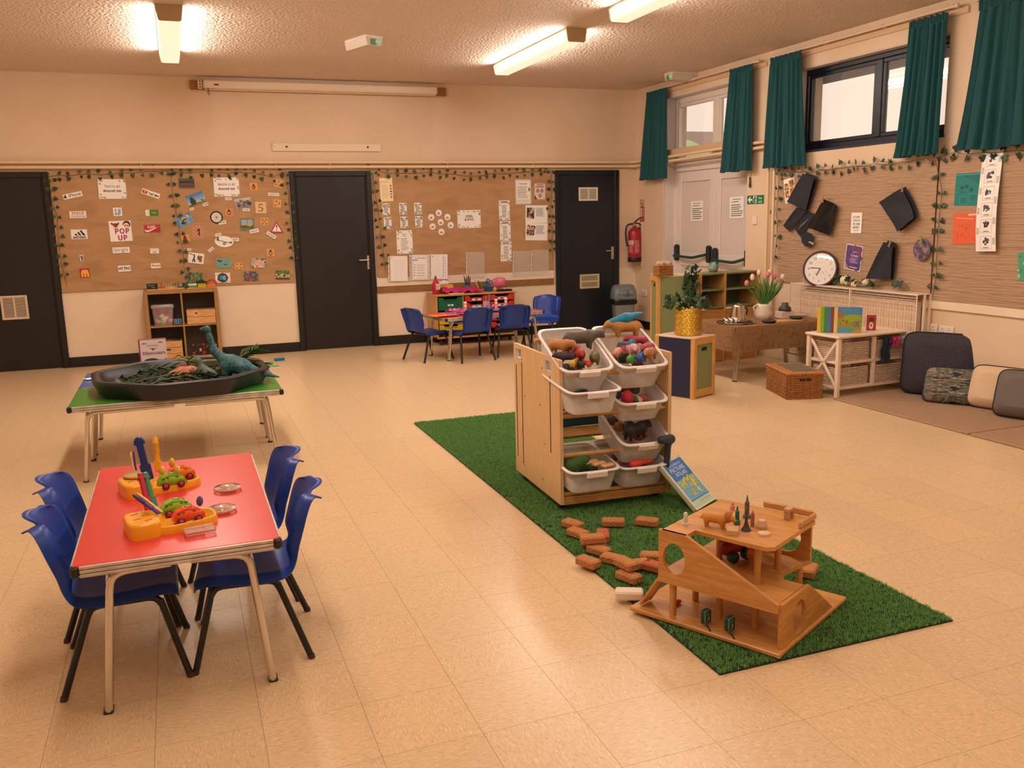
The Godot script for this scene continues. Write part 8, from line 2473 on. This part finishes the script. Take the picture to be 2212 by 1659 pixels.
func corner() -> void:
	var sage := hx("7f8a5a", 0.55)
	var cab := func(n: String, label: String, at: Vector3, turn: float, w: float, d: float, h: float, face: Material) -> Node3D:
		var t := thing(n, label, "cabinet", at, turn)
		for e in [-1.0, 1.0]:
			for f in [-1.0, 1.0]: obj("corner_post", bs(v3(e * (w / 2 - 0.02), h / 2, f * (d / 2 - 0.02)), v3(0.04, h, 0.04), 0.004), M.beech_y, t)
			for y in [0.04, h - 0.03]: obj("end_rail", bs(v3(e * (w / 2 - 0.02), y, 0), v3(0.036, 0.06, d - 0.08), 0.003), M.beech_z, t)
			obj("end_panel", bs(v3(e * (w / 2 - 0.015), h / 2, 0), v3(0.01, h - 0.1, d - 0.08)), sage, t)
			obj("hand_hole", bs(v3(e * (w / 2 - 0.0095), h - 0.1, 0), v3(0.001, 0.03, 0.07)), hx("14140f", 0.9), t)
		obj("face_panel", bs(v3(0, h / 2, d / 2 - 0.012), v3(w - 0.06, h - 0.02, 0.012)), face, t)
		obj("cabinet_top", bs(v3(0, h - 0.006, 0), v3(w - 0.01, 0.014, d - 0.01), 0.003), hx("d9bfa4", 0.5), t)
		return t
	cab.call("low_cabinet", "low cabinet with dark blue back and sage end panel under the gold pot", v3(2.26, 0, 4.19), -1.18, 0.4, 0.3, 0.5, hx("111c44", 0.5))
	cab.call("tall_cabinet", "tall wooden framed cabinet with sage panels and hand holes", v3(2.95, 0, 2.86), -0.3, 0.42, 0.3, 0.9, sage)
	var u := thing("shelf_unit", "open sage shelf unit before the white door", "shelf", v3(3.53, 0, 2.8), 0.12)
	for x in [-0.37, -0.06, 0.37]: obj("upright", bs(v3(x, 0.45, 0), v3(0.022, 0.9, 0.28), 0.003), M.beech_y, u)
	for y in [0.56, 0.73, 0.89]: obj("shelf_board", bs(v3(0, y, 0), v3(0.72, 0.018, 0.27), 0.002), sage, u)
	obj("back_panel", bs(v3(0, 0.72, -0.13), v3(0.72, 0.34, 0.008)), hx("5f6e54", 0.6), u)
	obj("lower_front", bs(v3(0, 0.27, 0.12), v3(0.72, 0.53, 0.014)), M.birch_x, u)
	# table with burlap cloth
	var ct := v3(3.42, 0, 3.66)
	school_table("low table under the brown burlap cloth", ct, 1.06, 0.66, 0.49, Color("8a6a48"))
	var cl := thing("tablecloth", "brown burlap cloth hanging over the low table", "cloth", ct)
	obj("cloth_top", bs(v3(0, 0.4965, 0), v3(1.08, 0.008, 0.68), 0.003), M.burlap, cl)
	for e in [-1.0, 1.0]:
		obj("cloth_drop", shs(func(a: float, v: float) -> Vector3: return v3((a - 0.5) * 1.08, 0.5 - v * 0.22, e * (0.343 + 0.012 * v * sin(a * 14))), 24, 5, 0.003), M.burlap, cl)
		obj("cloth_drop", shs(func(a: float, v: float) -> Vector3: return v3(e * (0.543 + 0.012 * v * sin(a * 11)), 0.5 - v * 0.22, (a - 0.5) * 0.68), 16, 5, 0.003), M.burlap, cl)
	obj("hanging_corner", ps([Vector2(-0.03, 0.5), Vector2(0.06, 0.28), Vector2(0.0, 0.2), Vector2(-0.03, 0.28)], 0.004, Transform3D(ry(-0.5), v3(-0.54, 0, 0.345))), M.burlap, cl)
	var y := 0.5015
	var pot := thing("gold_pot", "hammered gold planter on the low blue cabinet", "planter", v3(2.28, 0.5015, 4.2))
	obj("pot", ls([Vector2(0, 0), Vector2(0.108, 0), Vector2(0.112, 0.01), Vector2(0.11, 0.21), Vector2(0.116, 0.222), Vector2(0.106, 0.222), Vector2(0.1, 0.18), Vector2(0, 0.18)], 32), M.brass, pot)
	var plant := func(label: String, at: Vector3, n: int, sx: float, y0: float, y1: float) -> void:
		var p := thing("trailing_plant", label, "plant", at)
		obj("stem", ts([v3(0, 0, 0), v3(0.01, (y0 + y1) / 2, 0.02), v3(0, y1, 0)], 0.005, 5), hx("3a4a2a", 0.8), p)
		for k in n: obj("leaf", leaf_meshes[k % 3], leaf_mats[k % 4], p, Transform3D(eul(R.randf_range(-1.4, 0.4), R.randf() * TAU, R.randf_range(-1, 1)) * Basis.from_scale(Vector3.ONE * R.randf_range(0.045, 0.075)), v3(R.randf_range(-sx, sx), R.randf_range(y0, y1), R.randf_range(-sx, sx) * 0.6)))
	plant.call("leafy plant spilling from the gold pot", v3(2.28, 0.685, 4.2), 80, 0.19, 0.03, 0.12)
	plant.call("dark ivy column trailing down the sage cabinet", v3(3.0, 0.55, 3.08), 110, 0.065, -0.1, 0.42)
	var bsk := thing("small_basket", "small wicker basket of pale pieces on the tall cabinet", "basket", v3(2.78, 0.901, 2.93))
	wicker(bsk, 0.15, 0.1, 0.12, M.wicker)
	for k in 5: one("pine_cone", "pale rounded piece, number %s in the small basket" % ["one", "two", "three", "four", "five"][k], "cone", bl(v3(0, 0.02, 0), Vector3.ONE * 0.03, 8), hx("b59a80", 0.9), bsk.position + v3(-0.05 + k * 0.025, 0.09, 0.02 * sin(k * 2.0)), 0.0, "pieces in the small basket")
	one("green_bowl", "small sage bowl on the open shelf unit", "bowl", ls([Vector2(0, 0), Vector2(0.04, 0), Vector2(0.06, 0.06), Vector2(0.054, 0.06), Vector2(0.036, 0.006), Vector2(0, 0.006)], 18), hx("7d8a66", 0.4), v3(3.42, 0.9, 2.82))
	one("turquoise_egg", "turquoise egg in the sage bowl", "egg", bl(v3(0, 0.05, 0), v3(0.034, 0.045, 0.034), 12), hx("5fa6a0", 0.5), v3(3.43, 0.91, 2.82))
	var tp := thing("teapot", "shiny metal teapot on a tray of small cups", "teapot", v3(3.1, y + 0.012, 3.72))
	obj("pot_body", ls([Vector2(0, 0), Vector2(0.075, 0), Vector2(0.078, 0.02), Vector2(0.055, 0.13), Vector2(0.058, 0.14), Vector2(0.02, 0.155), Vector2(0, 0.165)], 22), M.chrome, tp)
	obj("pot_handle", ts(bend([v3(0.055, 0.12, 0), v3(0.11, 0.11, 0), v3(0.075, 0.03, 0)], 0.04), 0.007, 6), hx("2a2422", 0.4), tp)
	one("metal_tray", "round metal tray under the teapot", "tray", ls([Vector2(0, 0), Vector2(0.15, 0), Vector2(0.17, 0.012), Vector2(0.15, 0.006), Vector2(0, 0.006)], 32), M.chrome, v3(3.06, y, 3.74))
	for k in 5: one("metal_cup", "small metal cup, %s on the tray" % ["first", "second", "third", "fourth", "fifth"][k] + " from the gold pot", "cup", ls([Vector2(0, 0), Vector2(0.018, 0), Vector2(0.024, 0.04), Vector2(0.02, 0.04), Vector2(0, 0.004)], 12), M.chrome, v3(2.94 + k * 0.025, y + 0.008, 3.78 - 0.05 * (k % 2)), 0.0, "metal cups on the tray")
	var jg := thing("white_jug", "cream jug of tulips on the burlap table", "jug", v3(3.42, y, 3.66))
	obj("jug_body", ls([Vector2(0, 0), Vector2(0.06, 0), Vector2(0.085, 0.06), Vector2(0.06, 0.12), Vector2(0.066, 0.15), Vector2(0.058, 0.15), Vector2(0, 0.1)], 24), hx("e2d3c0", 0.3), jg)
	obj("jug_handle", ts(bend([v3(-0.06, 0.14, 0), v3(-0.12, 0.13, 0), v3(-0.075, 0.05, 0)], 0.04), 0.008, 6), hx("e2d3c0", 0.3), jg)
	for k in 9:
		var a := lerpf(-1.15, 1.25, k / 8.0)
		var tip := v3(sin(a) * 0.21, 0.17 + 0.15 * cos(a * 0.9) + 0.02 * (k % 2), 0.04 * sin(k * 2.0))
		var tu := thing("tulip", "%s tulip, %s from the teapot side in the cream jug" % [["pink", "cream"][k % 2], ["first", "second", "third", "fourth", "fifth", "sixth", "seventh", "eighth", "ninth"][k]], "flower", jg.position + v3(0, 0.1, 0), 0.0, "tulips in the jug")
		obj("stem", ts([v3(0, 0, 0), tip * 0.5 + v3(0, 0.03, 0), tip], 0.004, 5), hx("5a8a3a", 0.6), tu)
		obj("flower_head", bl(tip, v3(0.022, 0.03, 0.022), 8), hx(["dd7a86", "ead2b8"][k % 2], 0.6), tu)
		for e in [0.3, -0.25]: obj("leaf", ts([v3(0, 0.02, 0), tip * 0.55 + v3(e * 0.1, 0.02, 0.02), tip * 0.8 + v3(e * 0.2, 0.02, 0)], [0.009, 0.013, 0.002], 4), hx("4f8038", 0.6), tu)
	one("grinder", "dark round burner pot behind a pink white box", "pot", ls([Vector2(0, 0), Vector2(0.06, 0), Vector2(0.055, 0.03), Vector2(0.03, 0.05), Vector2(0.03, 0.075), Vector2(0, 0.075)], 18), hx("4a403a", 0.5), v3(3.66, y + 0.07, 3.66))
	one("gift_box", "white box with pink print on the burlap table", "box", bs(v3(0, 0.035, 0), v3(0.15, 0.07, 0.1), 0.006), hx("e6c9c2", 0.5), v3(3.66, y, 3.66))
	one("wooden_board", "pale wooden board on the burlap table", "board", bs(v3(0, 0.008, 0), v3(0.3, 0.016, 0.14), 0.003), M.pine_x, v3(3.5, y, 3.88))
	for k in 2: one("black_dish", "small black dish, %s on the burlap table" % ["left of the wooden board", "on the wooden board"][k], "dish", ls([Vector2(0, 0), Vector2(0.05, 0), Vector2(0.068, 0.022), Vector2(0.06, 0.022), Vector2(0, 0.006)], 18), hx("1c1c22", 0.35), v3(3.32 + k * 0.3, y + k * 0.017, 3.88))
	one("folded_book", "pale open magazine at the far end of the burlap table", "book", bs(v3(0, 0.012, 0), v3(0.26, 0.024, 0.18), 0.004), hx("cdb592", 0.8), v3(3.78, y, 3.6), 0.1)
	# trunk and white shelf
	var tk := thing("wicker_trunk", "brown wicker trunk with patterned lid beside the white shelf", "trunk", v3(3.06, 0, 4.58), -0.3)
	wicker(tk, 0.29, 0.2, 0.48, M.wicker)
	obj("trunk_lid", bs(v3(0, 0.208, 0), v3(0.31, 0.02, 0.5), 0.008), M.wicker, tk)
	obj("patterned_cloth", bs(v3(0.02, 0.22, 0), v3(0.2, 0.004, 0.36)), tri_mat("weave", noise_tex(0.1, [Color("2f332c"), Color("c9b8a0"), Color("7a3f34")], [0.35, 0.5, 0.7], FastNoiseLite.TYPE_CELLULAR, 1), v3(5, 5, 16), 0.9), tk)
	for e in [-0.025, 0.025]: obj("handle_gap", bs(v3(e, 0.16, 0.247), v3(0.04, 0.018, 0.002)), hx("140e0a", 0.9), tk)
	var ws := thing("white_shelf", "white wooden shelf with crossed end bars and four baskets", "shelf", v3(3.61, 0, 4.69), 0.06)
	var wm := hx("ecd5bd", 0.4)
	obj("shelf_top", bs(v3(0, 0.49, 0), v3(0.8, 0.02, 0.38), 0.005), wm, ws)
	for e in [-1.0, 1.0]:
		for f in [-1.0, 1.0]:
			obj("leg", bs(v3(e * 0.37, 0.24, f * 0.165), v3(0.034, 0.48, 0.034), 0.004), wm, ws)
			obj("cross_bar", bs(v3(e * 0.37, 0.27, 0), v3(0.014, 0.024, 0.46), 0.003, eul(f * 0.9, 0, 0)), wm, ws)
	for yy in [0.07, 0.275]: obj("shelf_board", bs(v3(0, yy, 0), v3(0.72, 0.022, 0.33), 0.003), wm, ws)
	obj("divider", bs(v3(0.02, 0.27, 0.15), v3(0.03, 0.4, 0.03), 0.003), wm, ws)
	for k in 4:
		var bk := thing("white_basket", "white wicker basket, %s in the white shelf" % ["upper left", "upper right", "lower left", "lower right"][k], "basket", v3(3.43 + (k % 2) * 0.375, 0.287 if k < 2 else 0.082, 4.7), 0.06, "white wicker baskets")
		wicker(bk, 0.31, 0.15, 0.28, M.wicker_white)
	for k in 3: one("scarf", "%s hanging from the upper right basket" % ["dark blue cloth", "bright pink cloth", "pale grey cloth"][k], "cloth", shs(func(a: float, v: float) -> Vector3: return v3((a - 0.5) * 0.1 + 0.01 * sin(v * 9), 0.02 - v * [0.2, 0.08, 0.05][k], 0.012 * sin(a * 14 + v * 4)), 12, 10, 0.003), hx(["16283c", "c0306c", "a8a09c"][k], 0.8), v3(3.72 + k * 0.09, 0.44, 4.885))
	for k in 7:
		var o := one("picture_book", "%s picture book in the row on the white shelf" % ["yellow", "light green", "green", "blue", "brown patterned", "cream", "painted landscape"][k], "book", card_mesh(0.19, 0.21, art("story", 150, 160), 0.012) if k == 6 else bs(v3(0, 0, 0.006), v3(0.19, 0.21, 0.012), 0.002), print_mat if k == 6 else hx(["e2b83a", "7fae3a", "3f8a4a", "4a7aa8", "7a4a34", "e0bd84", "ffffff"][k], 0.5), v3(3.33 + k * 0.02, 0.606, 4.66 + k * 0.016), -0.55)
		o.set_meta("group", "picture books on the white shelf")
	one("picture_book", "small red picture book standing alone on the white shelf", "book", card_mesh(0.075, 0.13, art("redbook", 60, 100), 0.02), print_mat, v3(3.71, 0.566, 4.72), -0.75)
	# rugs and cushions
	one("carpet_mat", "large beige felt mat along the east wall", "mat", b2(v3(3.18, 0, 4.92), v3(4.04, 0.014, 6.22), 0.004), M.carpet)
	one("carpet_mat", "beige felt mat at the right edge, overlapping the first", "mat", b2(v3(3.18, 0, 6.24), v3(4.04, 0.016, 8.4), 0.004), M.carpet)
	var cush := func(label: String, at: Vector3, sz: Vector3, turn: float, lean: float, m: Material) -> void:
		var t := thing("cushion", label, "cushion", at, turn)
		t.rotation.x = lean
		var rg := func(z: float, k: float) -> Array:
			var o := []
			for i in 28:
				var a := TAU * i / 28
				o.append(v3(signf(cos(a)) * pow(absf(cos(a)), 0.3) * sz.x * 0.5 * k, sz.y * 0.5 + signf(sin(a)) * pow(absf(sin(a)), 0.3) * sz.y * 0.5 * k, z))
			return o
		t.add_child(loft("cover", [rg.call(-sz.z, 0.6), rg.call(-sz.z * 0.7, 0.9), rg.call(0, 1.0), rg.call(sz.z * 0.7, 0.9), rg.call(sz.z, 0.6)], m), true)
		var pts: Array = rg.call(0, 1.01)
		obj("piping", ts(pts + [pts[0]], 0.005, 5), hx("23232a", 0.9), t)
	cush.call("large dark diamond-patterned floor cushion beside the white shelf", v3(3.93, 0.015, 5.23), v3(0.56, 0.5, 0.05), -PI / 2 + 0.55, -0.15, tri_mat("diamond", noise_tex(0.06, [Color("37333c"), Color("5f5860"), Color("37333c")], [0.45, 0.5, 0.55], FastNoiseLite.TYPE_CELLULAR, 1), Vector3.ONE * 4, 0.95))
	cush.call("teal striped woven cushion leaning on the patterned one", v3(3.8, 0.016, 5.5), v3(0.42, 0.28, 0.06), -PI / 2 + 0.6, -0.4, tri_mat("stripes", noise_tex(0.02, [Color("1f3038"), Color("c9a880"), Color("2c3c40"), Color("6a6a60")], [0.3, 0.48, 0.55, 0.7]), v3(1, 9, 1), 0.95))
	cush.call("cream checked cushion between the striped and grey ones", v3(3.92, 0.016, 5.8), v3(0.45, 0.32, 0.08), -PI / 2 + 0.3, -0.3, hx("d8bb9a", 0.95))
	cush.call("grey velvet cushion cut off by the right edge of the photo", v3(3.84, 0.016, 6.12), v3(0.48, 0.34, 0.09), -PI / 2 + 0.35, -0.3, hx("6f665e", 0.85))

func build_all() -> void:
	print_mat = StandardMaterial3D.new()
	print_mat.roughness = 0.55
	north()
	east()
	tables()
	centre()
	corner()
	var sheet_tex := ImageTexture.create_from_image(A)
	print_mat.albedo_texture = sheet_tex
	M.strip_mat.albedo_texture = sheet_tex
